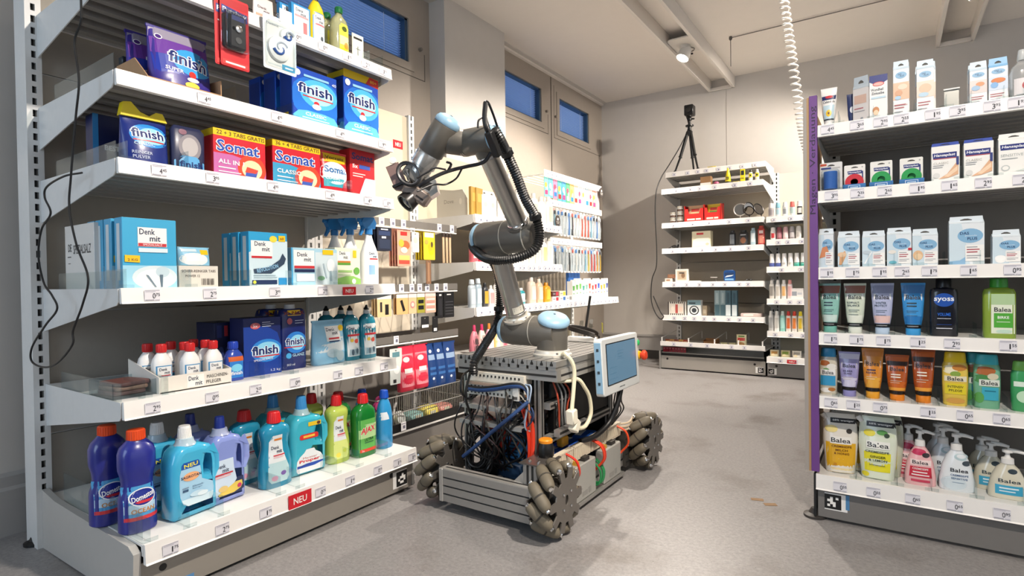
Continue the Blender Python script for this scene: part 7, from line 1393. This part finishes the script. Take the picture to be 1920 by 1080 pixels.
mb = MB(M('8a6038', .7)); mb.box(-.06, 0, 0, .06, .003, .05); mb.box(-.06, .09, 0, .06, .093, .07); mb.box(-.06, 0, 0, -.057, .09, .06); mb.box(.057, 0, 0, .06, .09, .06); mb.box(-.06, 0, 0, .06, .09, .003); sm('cardboard_tray', 'open brown cardboard box in the second bin', 'tray', mb, -1.357, 5.18, Z, 0, None, 0)
a = pouch('bread_pack', 'upright cream bread packet with red label in the third bin', .085, .125, .06, M('d9cfa8', .35, coat=.3, var=.1, bump=.2), [('r', .15, .58, .85, .78, 'c83a30'), ('e', .5, .35, .34, .14, 'b98a50'), ('r', .2, .84, .8, .92, '5a8a3c')]); RPOS(a, -1.085, 5.17, Z)
for i, x in enumerate((-1.23, -1.16)):
    a = pouch('bread_pack', 'flat greenish packet in the third bin, the %s one' % ('left' if i == 0 else 'right'), .06, .05, .05, M('b9b48a', .4, var=.1), [('r', .2, .3, .8, .7, '6a8a4a')], 'packet'); RPOS(a, x, 5.16, Z)
for i in range(8):
    a = carton('red_packet', 'small red packet behind the clear front strip, %s from left' % ['first', 'second', 'third', 'fourth', 'fifth', 'sixth', 'seventh', 'eighth'][i], 'packet', .024, .045, .008, 'c8203c', [('r', .2, .6, .8, .8, 'e8a0a8')], 'red packets behind the strip'); RPOS(a, -1.755 + i * .027, 5.112, .165, 0)
mb = MB(M('8f8b86', .3, metal=.4)); mb.box(.01, .008, .155, WB - .01, .03, .163); obj('strip_ledge', mb, BU, smooth=0)
# narrow unit
def deo(name, label, w, h, shape, c, capc, lab, x, z, group, ct=.62):
    a = bottle(name, label, w, h, w * .8, shape, M(c, .3, coat=.3), (ct, 1.0, shape[-1][1], shape[-1][1] * .8, capc), [('r', .1, .16, .9, ct * .86, lab)], 'deodorant', group, 16, 2.2, seg=4); RPOS(a, x, 5.15, z); return a
RO = [(0, .8), (.04, .95), (.3, 1), (.55, .98), (.62, .96)]
for i, (c, cc, lab) in enumerate((('b0a9a8', 'c9c4c4', '8a8488'), ('e6e9ea', '7fb0c0', 'a9c8d2'), ('ecebe8', 'dcdad6', '8f9498'), ('dfe2e0', 'c8605a', 'a9c0bc'), ('1c1c1e', 'e6e4e0', 'd9d6d0'))):
    deo('roll_on_deodorant', 'roll-on deodorant on the uppermost narrow shelf, ' + ['grey, leftmost', 'white and blue, second', 'white, third', 'white with coral cap, fourth', 'black with white cap, fifth'][i], .042, .118, RO, c, cc, lab, -.837 + i * .054, 1.35, 'deodorants on the uppermost narrow shelf')
for i, (c, cc, lab) in enumerate((('e9e4e0', 'efece8', 'c83038'), ('9a5a64', '8a4a54', 'b98088'), ('e6c4c4', 'd9b0b2', 'f0dcd8'), ('8f8a8c', 'a9a4a4', 'c9c4c4'), ('e9e6e0', 'dcd8d2', 'b9b4ae'))):
    deo('roll_on_deodorant', 'deodorant on the second narrow shelf, ' + ['white with red heart label, leftmost', 'dusky rose, second', 'pale pink, third', 'grey, fourth', 'off-white, fifth'][i], .043, .105, RO, c, cc, lab, -.822 + i * .048, 1.158, 'deodorants on the second narrow shelf')
for i, (c, cc, lab) in enumerate((('4a5a9a', 'f0efec', '5a6ab0'), ('4a5a9a', 'f0efec', '5a6ab0'), ('ecebe6', 'f0efec', 'd8d6d0'), ('ecebe6', 'f0efec', 'd8d6d0'), ('2fa892', 'f0efec', '7fd0c0'), ('2fa892', 'f0efec', '7fd0c0'))):
    deo('roll_on_deodorant', 'white-capped roll-on on the third narrow shelf, ' + ['violet-blue base, first', 'violet-blue base, second', 'white, third', 'white, fourth', 'teal base, fifth', 'teal base, sixth'][i], .044, .112, [(0, .9), (.04, 1), (.25, .96), (.32, .9)], c, cc, lab, -.832 + i * .047, .930, 'roll-ons on the third narrow shelf', .30)
SPY = [(0, .92), (.02, 1), (.68, 1), (.76, .9), (.80, .7)]
for i, (c, cc, lab) in enumerate((('d6d2ca', 'e6e2dc', '8f8a84'), ('ecebe8', 'e6e4e0', 'c9c2b8'), ('ecebe8', 'e9e6e0', 'e0b070'), ('ecdcda', 'e89a94', 'e0b0ac'))):
    deo('deodorant_can', 'slim spray can on the fourth narrow shelf, ' + ['beige, leftmost', 'white, second', 'white with orange accent, third', 'pinkish with coral cap, fourth'][i], .040, .158, SPY, c, cc, lab, -.835 + i * .046, .662, 'spray cans on the fourth narrow shelf', .78)
a = carton('soap_box', 'white soap box right of the spray cans', 'box', .095, .088, .06, 'e9e6e2', [('r', .1, .3, .5, .7, '9aa0a8'), ('r', .55, .4, .9, .6, 'c9ccd0')]); RPOS(a, -.645, 5.14, .662)
for i, (c, cc, lab) in enumerate((('c2c2c0', 'd0d0ce', 'a0a0a0'), ('ecebe8', 'e6e4e0', 'c9c6c0'), ('8fd0c4', 'c9d8d4', 'b0e0d8'), ('e6e0da', 'c83028', 'd86a30'), ('e6e0da', 'd0402c', 'e0803a'), ('e6e3c8', 'e8d41e', 'd8b830'))):
    deo('deodorant_can', 'spray can on the lowest narrow shelf, ' + ['silver, leftmost', 'white, second', 'mint green, third', 'red cap, fourth', 'orange-red cap, fifth', 'yellow cap, sixth'][i], .040, .170, SPY, c, cc, lab, -.843 + i * .0445, .389, 'spray cans on the lowest narrow shelf', .78)
for i, (x, c) in enumerate(((-.82, 'd9d0b0'), (-.735, 'cfc49a'), (-.65, 'e0dcd0'))):
    a = pouch('soap_packet', 'soap packet on the narrow base shelf, ' + ['left', 'middle', 'right'][i], .07, .055, .05, M(c, .4, coat=.3, var=.1, bump=.2), [('r', .15, .4, .85, .8, ['b98a4a', '8aa04a', 'a9a498'][i]), ('e', .4, .3, .2, .15, 'e9d8b0')], 'packet', 'soap packets'); RPOS(a, x, 5.16, .175)

# ------------------------------------------------ tripod with camera
TR = thing('camera_tripod', 'black tripod with a boxy camera on top of the back shelves', 'tripod', (-1.56, 5.31, 1.842)); TR.scale = (1.05, 1.05, 1.18)
top = Vector((0, 0, .32))
for k, (fx, fy) in enumerate(((-.12, -.05), (.09, -.07), (.01, .09))):
    m = MB(BLACK); ft = Vector((fx, fy, .006)); kn = top.lerp(ft, .62); m.cyl(top + Vector((fx, fy, 0)) * .12, kn, .014, .013, n=10); m.cyl(kn, top.lerp(ft, .64), .017, n=10); m.cyl(top.lerp(ft, .64), ft, .0095, .008, n=8); lg = obj('leg', m, TR)
    m = MB(M('1a1a1a', .7)); m.rev(ft - Vector((0, 0, .006)), (0, 0, 1), [(0, .014), (.008, .014), (.016, .009)], 10); obj('rubber_foot', m, lg)
m = MB(BLACK); m.rev((0, 0, .29), (0, 0, 1), [(0, .022), (.03, .026), (.04, .016), (.07, .016), (.072, .035), (.082, .035), (.084, .012), (.12, .012)], 16); obj('centre_column', m, TR)
m = MB(BLACK); m.rev((0, 0, .405), (0, 0, 1), [(0, .012), (.006, .02), (.02, .022), (.032, .014), (.034, .024), (.042, .024)], 16); m.cyl((.02, 0, .42), (.045, -.01, .415), .006, n=8); obj('ball_head', m, TR)
m = MB(M('0d0d0e', .4)); m.cbox(-.04, -.03, .447, .04, .05, .53, .006); cb = obj('camera_body', m, TR)
m = MB(M('18181a', .25, coat=.5)); m.rev((.0, -.03, .49), (0, -1, 0), [(0, .026), (.02, .026), (.02, .02), (.012, .018)], 18); obj('camera_lens', m, cb)
m = MB(M('1a1a1a', .5)); m.sweep(spline([(-.03, .0, .46), (-.02, .03, .36), (-.07, -.06, .2), (-.15, -.13, .05), (-.20, -.19, -.05), (-.225, -.25, -.17), (-.235, -.25, -.35), (-.225, -.25, -.6), (-.23, -.25, -.75), (-.27, -.25, -.85), (-.28, -.25, -1.0), (-.25, -.25, -1.1), (-.20, -.25, -1.16), (-.17, -.25, -1.14), (-.20, -.25, -1.10), (-.26, -.25, -.98)], 8), .0045, 6); obj('camera_cable', m, TR)

# ================================================================== units behind the robot
def LH(name, label, w, h, X, Y, ztop, back, items, group, depth=.003, cat='packet', n=0):
    mb = MB(M(back, .4)); mb.slab([rrect(-w / 2, -h, w / 2, 0, min(.005, w * .1)), ell(0, -.010, .006, .003, 10)], depth, 0); o = tag(obj(name, mb, smooth=0), label, cat, group); flat('front_print', printed(items, w, h, back=-depth / 2, seg=1, z0=-h), o); LPOS(o, X, Y, ztop)
    for k in range(n): dup(o, (X - .018 * (k + 1), Y, ztop), pi / 2, label + ', %s behind it' % ['first', 'second', 'third', 'fourth'][k])
    return o
X = -1.955; ZT = 1.108
LH('hair_band_card', 'black hair band card on the upper hook row', .088, .115, X, 1.83, ZT, '1c2030', [('r', .1, .62, .9, .8, '2c3a5c'), ('r', .25, .84, .75, .89, 'd8dce4'), ('r', .3, .5, .6, .58, 'e0e0e4'), ('r', .12, .08, .88, .46, '2a3348')], 'black hair band cards', n=2)
LH('snack_card', 'pink and orange card with food pictures on the upper hook row', .088, .185, X, 1.955, ZT, 'd89a84', [('r', .25, .80, .75, .90, 'c8302c'), ('e', .6, .55, .34, .12, 'a8603a'), ('e', .3, .60, .2, .1, 'e0a83c'), ('e', .5, .42, .26, .08, 'e9d0b8'), ('r', .1, .16, .9, .28, 'c8c86a'), ('r', .1, .06, .9, .16, 'd84a3c')], 'pink food cards', n=3)
LH('white_card', 'small white card between the pink and yellow ones', .05, .10, X, 2.035, ZT - .015, 'dcd8d0', [('e', .5, .6, .3, .16, 'b9b4ac'), ('r', .2, .2, .8, .4, 'c9c4bc')], None)
LH('sponge_card', 'yellow card with a banana-shaped holder on the upper hook row', .085, .15, X, 2.135, ZT, 'd9c030', [('r', .1, .76, .9, .92, 'e6dcc0'), ('e', .66, .36, .26, .2, 'e8dc1e'), ('e', .60, .44, .2, .15, 'c9b02a'), ('e', .72, .52, .1, .1, '5a4a2a'), ('e', .25, .6, .16, .08, 'b0a04a')], 'yellow cards', n=3)
for i, y in enumerate((2.245, 2.272, 2.298)):
    m = MB(M('c9a988', .55)); m.cbox(-.007, -.004, -.16, .007, .004, -.02, .002); m.rev((0, 0, -.022), (0, 0, 1), [(0, .008), (.012, .010), (.03, .008), (.0301, 0)], 10, M('3a2f2a', .5)); o = tag(obj('wooden_brush', m), 'wooden make-up brush hanging on the upper hook row, ' + ['left', 'middle', 'right'][i], 'brush', 'wooden brushes'); LPOS(o, X, y, ZT - .005)
LH('brown_card', 'narrow brown card below the yellow cards', .035, .12, -1.93, 2.10, .955, '7a5a44', [('r', .3, .1, .7, .9, '9a765a')], None)
ZT = .800
LH('comb_card', 'beige card with a black comb, leftmost on the middle hook row', .088, .115, X, 1.822, ZT, 'd9b98a', [('r', 0, .72, 1, 1, 'e9e2d6'), ('r', .55, .08, .8, .5, '1c1a1a'), ('r', .2, .2, .34, .6, '2c2a2a')], 'beige accessory cards', n=2)
LH('clip_card', 'beige card with a slanted black hair clip on the middle hook row', .078, .11, X, 1.938, ZT, 'd6a870', [('r', 0, .72, 1, 1, 'e9e2d6'), ('p', [(.3, .60), (.5, .64), (.75, .16), (.55, .12)], '1c1a1a')], 'beige accessory cards', n=1)
LH('ring_card', 'card with rose-coloured hair rings on the middle hook row', .056, .11, X, 2.008, ZT, 'd9b088', [('r', 0, .72, 1, 1, 'e6d8d0'), ('e', .5, .4, .3, .16, 'b98080'), ('e', .5, .4, .18, .09, 'e0c8b8')], 'beige accessory cards', n=1)
LH('clip_card', 'olive card with two dark clips on the middle hook row', .056, .11, X, 2.067, ZT, '9a9438', [('r', 0, .72, 1, 1, 'e6e0d0'), ('r', .15, .44, .85, .60, '1c1a1a'), ('r', .15, .16, .85, .34, '1c1a1a')], 'beige accessory cards', n=1)
LH('band_card', 'pink card with stacked hair bands on the middle hook row', .078, .112, X, 2.138, ZT, 'd8a894', [('r', 0, .74, 1, 1, 'e9c8c0')] + [('r', .1, .1 + k * .12, .9, .17 + k * .12, ['e9d8cc', 'c98a80'][k % 2]) for k in range(5)], 'beige accessory cards', n=1)
LH('black_card', 'narrow black card on the middle hook row', .045, .145, X, 2.213, ZT, '1a1a1c', [('r', .3, .8, .7, .86, 'd0d0d0'), ('r', .25, .1, .75, .7, '2a2a2e')], 'black accessory cards', n=1)
LH('black_card', 'wide black card with pale lines on the middle hook row', .082, .145, X, 2.282, ZT, '18181a', [('r', .3, .82, .7, .86, 'd0d0d0')] + [('r', .12, .12 + k * .11, .88, .135 + k * .11, '55555a') for k in range(5)], 'black accessory cards', n=1)
LH('black_card', 'small black and white card under the olive card', .055, .06, -1.945, 2.085, .672, '232325', [('r', .05, .05, .95, .3, 'dcdcdc')], None); LH('black_card', 'small black card hanging lower beside the olive card', .04, .08, -1.945, 2.16, .668, '1c1c1e', [('r', .2, .05, .8, .25, 'dcdcdc')], None)
ZT = .550
LH('cloth_card', 'clear bag with a pale cloth on the lowest hook row', .078, .17, X, 1.89, ZT - .02, 'cfd4d2', [('r', .2, .76, .8, .9, '5f8a94'), ('e', .55, .4, .25, .12, 'e9eceb'), ('r', .25, .04, .5, .14, '2a2a2c')], None)
for i, (y, l) in enumerate(((1.965, 'left'), (2.065, 'right'))):
    a = pouch('sponge_bag', 'red and white bag of sponges on the lowest hook row, the %s one' % l, .105, .22, .05, M('d8304a', .3, coat=.5, bump=.35, scale=18), [('q', [(.1, .1, .9), (.4, .08, .92), (.82, .1, .9)], 'e08a94'), ('e', .5, .52, .3, .10, 'd0283e'), ('r', .25, .40, .75, .50, 'e9e4e0'), ('r', .3, .28, .7, .36, 'd83a50'), ('e', .4, .7, .2, .06, 'f0c8cc')], 'pouch', 'red sponge bags'); LPOS(a, -1.965, y, ZT - .235)
for i, (y, l) in enumerate(((2.148, 'left'), (2.200, 'middle'), (2.262, 'right'))):
    a = pouch('sponge_bag', 'dark blue bag on the lowest hook row, the %s one' % l, .095, .225, .05, M('1f3f78', .3, coat=.5, bump=.35, scale=18), [('r', .15, .62, .85, .74, '8fa8c8'), ('r', .2, .4, .8, .46, '3a6aa8'), ('r', .2, .28, .8, .34, '3a6aa8'), ('e', .3, .82, .1, .04, 'd9e2ec'), ('e', .4, .2, .08, .03, 'e0e8f0')], 'pouch', 'dark blue bags'); LPOS(a, -1.965 + .01 * i, y, ZT - .245)
# basket contents
for i, (y, c, l) in enumerate(((1.80, 'e3d81e', 'yellow sponge showing through the basket, at the left'), (1.90, 'dfe4e2', 'white round brush in the wire basket'), (2.02, '8fc0bc', 'teal packet lying in the wire basket'), (2.13, 'e8d45a', 'yellow packet lying in the wire basket'), (2.24, 'd98a80', 'salmon packet lying in the wire basket'))):
    m = MB(M(c, .45, var=.08)); 
    if i == 1: m.rev((0, 0, .03), (.3, -1, .3), [(0, .01), (.01, .035), (.03, .035), (.031, 0)], 18); m.cyl((.0, .02, .05), (.06, .05, .13), .006, n=8, m=WHITE)
    elif i == 0: m.slab([[(-.045, .03), (-.02, 0), (.03, .005), (.045, .04), (.03, .08), (-.02, .085)]], .03, .005)
    else: m.cbox(-.05, -.03, 0, .05, .05, .04 + .01 * (i % 2), .012)
    o = tag(obj('basket_item', m), l, 'household item', 'things in the wire basket'); LPOS(o, -1.97, y, .158)
    q = MB(M('c9c6b0', .5)); q.box(-.02, -.0312 if i > 1 else -.0162, .012, .02, -.03 if i > 1 else -.015, .03); obj('label', q, o, smooth=0)
m = MB(M('b83a78', .5)); 
for k in range(6):
    a_ = k * pi / 3; m.rev((.03 * cos(a_), 0, .05 + .03 * sin(a_)), (0, -1, 0), [(-.01, .004), (-.008, .02), (.008, .02), (.01, .004)], 12)
m.rev((0, 0, .05), (0, -1, 0), [(-.012, .01), (-.01, .022), (.01, .022), (.012, .01)], 14); o = tag(obj('flower_sponge', m), 'magenta flower-shaped sponge at the back of the wire basket', 'sponge'); LPOS(o, -2.05, 1.885, .20)
# ---- toiletries on the lit unit (X front -1.86)
def lb(name, label, w, h, c, capc, lab, X, Y, z, group, shape=SPY, ct=.78, d=None, rough=.3):
    a = bottle(name, label, w, h, d or w * .7, shape, M(c, rough, coat=.3), (ct, 1.0, shape[-1][1] * .9, shape[-1][1] * .75, capc), [('r', .12, .14, .88, ct * .8, lab)], 'bottle', group, 16, 2.6, seg=4); LPOS(a, X, Y, z); return a
FLT = [(0, .92, .95, 3), (.02, 1, 1, 3), (.7, 1, 1, 3), (.8, .8, .85, 2.6), (.84, .5, .6, 2.2)]
Z = 1.205
m = MB(M('c9c4b8', .6)); m.prism([(-.0, 0), (.22, 0), (.22, .15), (.20, .165), (.10, .15), (.03, .15), (0, .10)], -.002, .002, 'x'); o = tag(obj('card_tray', m, smooth=0), 'pale grey card side of a Dove display tray, turned to the front left', 'tray'); o.location = (-1.93, 2.42, Z); o.rotation_euler = (0, 0, pi / 2)
q = MB(M('8f8a80', .6)); v, f = text_geo('Dove', .0); q.add([(-.0024, .13 - x * .07, .09 + y * .022) for x, y in v], f); q.add([(-.0024, .045 - .010 * cos(t), .085 + .018 * sin(t)) for t in [2 * pi * i / 12 for i in range(12)]], [tuple(range(12))], M('dcd6c8', .6)); flat('tray_print', q, o)
o.rotation_euler = (0, 0, pi / 2)
for i, (y, l) in enumerate(((2.43, 'left'), (2.475, 'right'))):
    a = carton('gold_pack', 'flat gold soap packet on the upper lit shelf, the %s one' % l, 'packet', .075, .155, .016, 'b08a3c', [('r', .2, .5, .8, .8, 'c9a450')], 'gold packets'); LPOS(a, -1.885, y, Z, .15)
for i, y in enumerate((2.53, 2.60, 2.68, 2.76)):
    a = hangbox('soap_pack', 'white soap pack on the upper lit shelf, %s from the left' % ['first', 'second', 'third', 'fourth'][i], .068, .15, .03, 'eeece6', [('r', .1, .2, .9, .36, 'e3dccb'), ('e', .5, .6, .24, .12, 'dcd2bc')], .03, None, 'white soap packs'); LPOS(a, -1.885, y, Z)
for i in range(5):
    lb('lotion_bottle', 'tall white lotion bottle on the upper lit shelf, %s from the right' % ['fifth', 'fourth', 'third', 'second', 'first'][i], .072, .20 - .012 * (i % 2), 'ecebe8', 'e3e1dc', ['dcd6c8', 'e6ddcf', 'd9c8b8', 'e9e3d8', 'dcc0b0'][i], -1.905, 2.88 + i * .094, Z, 'tall white lotion bottles', FLT, .82)
Z = .948
for i, (c, cc, lab) in enumerate((('c8606a', 'c0a03c', 'e6d0cc'), ('d8405a', 'c9a83c', 'f0dcd8'), ('d82a48', 'e0304a', 'f0d0d4'), ('d03a58', 'd8d0c8', 'e9c8c8'))):
    lb('shampoo_bottle', 'pink bottle on the middle lit shelf, ' + ['gold cap, leftmost', 'gold cap, second', 'red cap, third', 'white cap, fourth'][i], .056, .165 + .01 * (i == 2), c, cc, lab, -1.895, 2.425 + i * .068, Z, 'pink bottles on the middle lit shelf', FLT, .80)
for i in range(8):
    lb('lotion_bottle', 'white bottle on the middle lit shelf, %s of eight from the left' % ['first', 'second', 'third', 'fourth', 'fifth', 'sixth', 'seventh', 'eighth'][i], .064, .175 + .014 * (i % 3), 'eeece8', ['e6e3dc', 'd9d4c8', 'e9e6e0'][i % 3], ['e6dccb', 'dcd8d0', 'e6d89a', 'e0d8cc'][i % 4], -1.905, 2.72 + i * .077, Z, 'white bottles on the middle lit shelf', FLT, .82)
Z = .700
for i, (y, w, h, c, cc, lab, l) in enumerate(((2.41, .05, .155, 'a9b4bc', 'c2ccd4', 'c9d2da', 'silver-blue can, leftmost'), (2.465, .05, .16, '9fb0bc', 'c2ccd4', 'd0dae0', 'silver-blue can, second'), (2.53, .045, .135, '3a3c40', '2a2a2c', 'c9a23c', 'dark bottle with gold label'), (2.585, .045, .12, 'e6e2dc', 'dcd8d2', 'c9a0a0', 'white bottle with pink label'), (2.64, .05, .15, 'e3dfda', 'c9b8b0', 'd8a8a0', 'white bottle with rose label'), (2.70, .05, .145, '2f9aa4', '2a8a94', '9fd8dc', 'teal bottle'), (2.77, .05, .14, 'e6e6e4', 'd8d8d6', 'b9c8cc', 'white bottle beside the teal one'), (2.90, .06, .10, '2fa0ac', 'e6e6e4', 'dff0f0', 'turquoise squat bottle'), (3.02, .072, .165, 'e9d2c0', 'efe4da', 'f3e6dc', 'cream bottle, left of two'), (3.112, .066, .155, 'e9c8a8', 'f0e0d0', 'f3e6d4', 'peach cream bottle, right of two'), (3.205, .072, .13, 'e3a422', 'd08a1c', 'f0c850', 'amber yellow bottle'))):
    lb('toiletry_bottle', l + ' on the lower lit shelf', w, h, c, cc, lab, -1.90, y, Z, 'bottles on the lower lit shelf', FLT if i > 1 else SPY, .82)
for i, (y, z, c, lab, l) in enumerate(((3.30, 0, 'e6e2dc', 'a83040', 'white and red box, lower left'), (3.30, .035, '5a3a38', 'c84050', 'dark red box lying on the lower left one'), (3.40, 0, 'e9e9e6', '3a6aa8', 'white and blue box, middle'), (3.40, .035, 'dcd8c0', 'c9c23a', 'box with yellow end lying on the blue one'), (3.49, 0, 'e6e4de', '8a8a8a', 'white box, right'))):
    a = carton('toothpaste_carton', 'flat ' + l + ' beside the toothpaste', 'box', .085, .034, .12, c, [('r', .55, .15, .95, .85, lab), ('r', .08, .4, .45, .6, '8f9296')], 'flat boxes beside the toothpaste'); LPOS(a, -1.88, y, Z + z)
NTH = ['first', 'second', 'third', 'fourth', 'fifth', 'sixth', 'seventh', 'eighth', 'ninth', 'tenth', 'eleventh', 'twelfth', 'thirteenth', 'fourteenth', 'fifteenth', 'sixteenth', 'seventeenth', 'eighteenth']
for i in range(12):
    c2 = ['5aa050', '5aa050', '6fb05a', '4a9a8c', '7fb0a0', 'd8402c', 'd04a3a', 'c83050', '2a50b8', 'e0a02c', 'e8a83c', '3a4f9a'][i]
    a = carton('toothpaste_carton', 'upright white toothpaste carton, %s of twelve from the left' % NTH[i], 'box', .038, .135 + .01 * (i % 3), .045, 'eeedea', [('q', [(.5, .2, .8), (.75, .05, .95)], c2), ('r', .2, .1, .8, .2, 'b9c4c8'), ('r', .3, .3, .7, .36, c2)], 'upright toothpaste cartons'); LPOS(a, -1.90, 3.60 + i * .052, Z)
Z = .44
for i, (c, cc, lab) in enumerate((('d8808c', 'd0406a', '4a3a3c'), ('eecdc4', 'd8306a', '3a3030'), ('e6b0c4', 'e08a3c', 'f0e6e0'), ('e9c070', 'e0862c', 'f4ead8'), ('e6e0da', 'd8304a', 'd86a7a'), ('e9d4c8', 'd83a3a', 'e6e0dc'))):
    sh = [(0, .92), (.03, 1), (.35, 1), (.6, .82), (.76, .5), (.8, .34)]
    lb('lotion_bottle', 'body lotion bottle on the lowest lit shelf, ' + ['dusky pink, leftmost', 'cream with magenta pump, second', 'pink with orange pump, third', 'yellow with orange cap, fourth', 'white with red cap, fifth', 'peach with red cap, sixth'][i], .064, .165, c, cc, lab, -1.895, 2.42 + i * .068, Z, 'body lotions on the lowest lit shelf', sh, .78)
for i in range(5):
    lb('lotion_bottle', 'dark red capped bottle behind the robot on the lowest lit shelf, %s' % NTH[i], .05, .155, ['b03a30', 'c84050', 'a8302c', 'd8a04a', '8a2a3c'][i], ['a8242c', 'd0304a', '8a2a24', 'c9902c', '7a2030'][i], 'e0c0b0', -1.90, 2.90 + i * .06, Z, 'red bottles on the lowest lit shelf', FLT, .8)
Z = .33
for i, (y, w, h, c, l) in enumerate(((3.42, .09, .06, 'e6e9e6', 'white and green box on the bottom corner shelf'), (3.52, .06, .05, '3a8a78', 'small green box on the bottom corner shelf'), (3.72, .08, .07, 'e3e0da', 'white box under the clear stands'))):
    a = carton('toothpaste_carton', l, 'box', w, h, .06, c, [('r', .4, .2, .9, .8, ['4aa088', 'e0e6e0', 'b9b4ae'][i])]); LPOS(a, -1.90, y, Z)
for i, y in enumerate((3.66, 3.82)):
    m = MB(clear_mat('eef0ee', .25)); m.box(-.03, 0, 0, .03, .003, .22); m.box(-.03, 0, 0, .03, .08, .003); m.box(-.03, -.01, .16, .03, .0, .163); o = tag(obj('clear_stand', m, smooth=0), 'clear acrylic stand on the bottom corner shelf, the %s one' % ('left' if i == 0 else 'right'), 'stand', 'acrylic stands'); LPOS(o, -1.90, y, Z); o.rotation_euler[0] = .15
m = printed([('r', 0, 0, 1, 1, 'e3dc1e'), ('r', .2, .4, .8, .65, '5a5a1c')], .13, .075, seg=1); m.box(-.065, 0, 0, .065, .001, .075, M('e3dc1e', .45)); o = tag(flat('yellow_sign', m), 'bright yellow price sign on the bottom corner shelf', 'sign'); LPOS(o, -1.875, 4.02, Z + .1, .5)
q = MB(CLEAR); q.box(-.004, .001, -.1, .004, .003, .01); obj('sign_post', q, o, smooth=0)
# ---- toothbrush wall (X -2.0)
cols = ['7cc6c0', '6ab8c8', 'e08aae', '58b4b0', '4a9ac8', '58aa78', 'e0b070', 'e8c8b0', 'e6e0da', 'dce2e4', 'b8ccd8', 'e6dcd8', 'e8a898', 'eed0c8']
yy = 3.41
for i in range(14):
    w = .058
    LH('child_brush_card', 'colourful hanging card on the top rail of the toothbrush wall, %s from the left' % NTH[i], w, .15 - .012 * (i < 3), -2.008, yy + i * .064, 1.572, cols[i], [('e', .4, .6, .3, .14, ['e9d84a', 'e3e6e8', 'd8506a'][i % 3]), ('r', .15, .12, .85, .34, ['d8407a', 'e9e4e0', '2f7fc0', 'c8302c'][i % 4]), ('e', .65, .45, .16, .1, 'f0ece4')], 'cards on the top rail')
for r_, zt in ((0, 1.370), (1, 1.100)):
    for i in range(17):
        rr = random.Random(300 + r_ * 50 + i); hc = rr.choice(['e6e6e4', 'd8dce0', '3a4048', '4a86c8', '8fc4d8', '2a2a2e', 'e0dcd6']) if not (r_ == 0 and 10 <= i <= 12) else 'd8502c'
        if r_ == 1 and i >= 12: hc = ['e0c23c', 'd8302c', 'd8302c', 'e6a02c', 'e0b03c'][i - 12]
        if r_ == 1 and i in (0, 1): hc = ['c03a50', '3a4a8a'][i]
        m = MB(M('f0f1f1', .35)); w = .040; h = .20; m.slab([rrect(-w / 2, -h, w / 2, 0, .008), ell(0, -.010, .005, .003, 10)], .002, 0); o = tag(obj('toothbrush_pack', m, smooth=0), 'toothbrush blister pack on the %s rail, %s from the left' % (['second', 'third'][r_], NTH[i]), 'toothbrush', ['packs on the second rail', 'packs on the third rail'][r_])
        q = MB(M(hc, .35)); q.sweep(spline([(.0, -.008, -h + .012), (.004, -.009, -h * .6), (0, -.008, -h * .3), (0, -.008, -.045)], 4), lambda t: .0055 - .0025 * t, 7); q.cbox(-.006, -.014, -.05, .006, -.004, -.022, .002, M(rr.choice(['f0f0ee', '4a8ad0', 'e06a60', '3a3a40']), .5)); obj('toothbrush', q, o)
        q = MB(clear_mat('f2f5f6', .2)); q.cbox(-.015, -.018, -h + .008, .015, -.001, -.018, .005); obj('blister', q, o)
        pr = printed([('r', .08, .86, .92, .97, rr.choice(['8fa4c4', 'd0d6da', 'e0e0de', 'd8a8a0', 'b8ccd8'])), ('r', .1, .08, .9, .3, rr.choice(['dfe4e6', 'd0d8dc', 'e6e2de', 'b4bec6']))], w, h, back=-.001, z0=-h, seg=1); flat('card_print', pr, o)
        LPOS(o, -2.008, 3.405 + i * .0535, zt)
for i, (y, w, l) in enumerate(((3.86, .09, 'left'), (3.96, .1, 'right'))):
    m = MB(M('2f66b0', .4)); m.box(-w / 2, 0, 0, w / 2, .02, .2); o = tag(obj('blue_panel_box', m, smooth=0), 'blue box standing behind the lower toothbrushes, the %s one' % l, 'box', 'blue boxes'); q = MB(M('7fa8d8', .4)); q.box(-w * .35, -.0008, .03, w * .35, 0, .08); obj('label', q, o, smooth=0); LPOS(o, -2.06, y, .70)
# ---- power cord on the left unit
m = MB(M('121214', .45)); CP = [(-1.768, .60, 1.95), (-1.77, .60, 1.603), (-1.773, .60, 1.548), (-1.819, .60, 1.503), (-1.796, .60, 1.398), (-1.824, .60, 1.303), (-1.867, .60, 1.15), (-1.884, .60, 1.064), (-1.84, .60, .96), (-1.767, .60, .87), (-1.807, .60, .798), (-1.878, .60, .724), (-1.885, .60, .685), (-1.99, .60, .63), (-2.10, .60, .605), (-2.215, .60, .614), (-2.21, .60, .66), (-2.091, .60, .731), (-1.994, .60, .781), (-2.03, .60, .82), (-2.096, .60, .859), (-2.135, .60, .94), (-2.103, .60, 1.018), (-2.026, .60, 1.06), (-2.07, .60, 1.11), (-2.05, .60, 1.14), (-1.95, .61, 1.16), (-1.88, .63, 1.165)]
m.sweep(spline(CP, 8), .0029, 8); tag(obj('power_cord', m), 'thin black power cord looping down the left end of the large left shelf unit', 'cord')
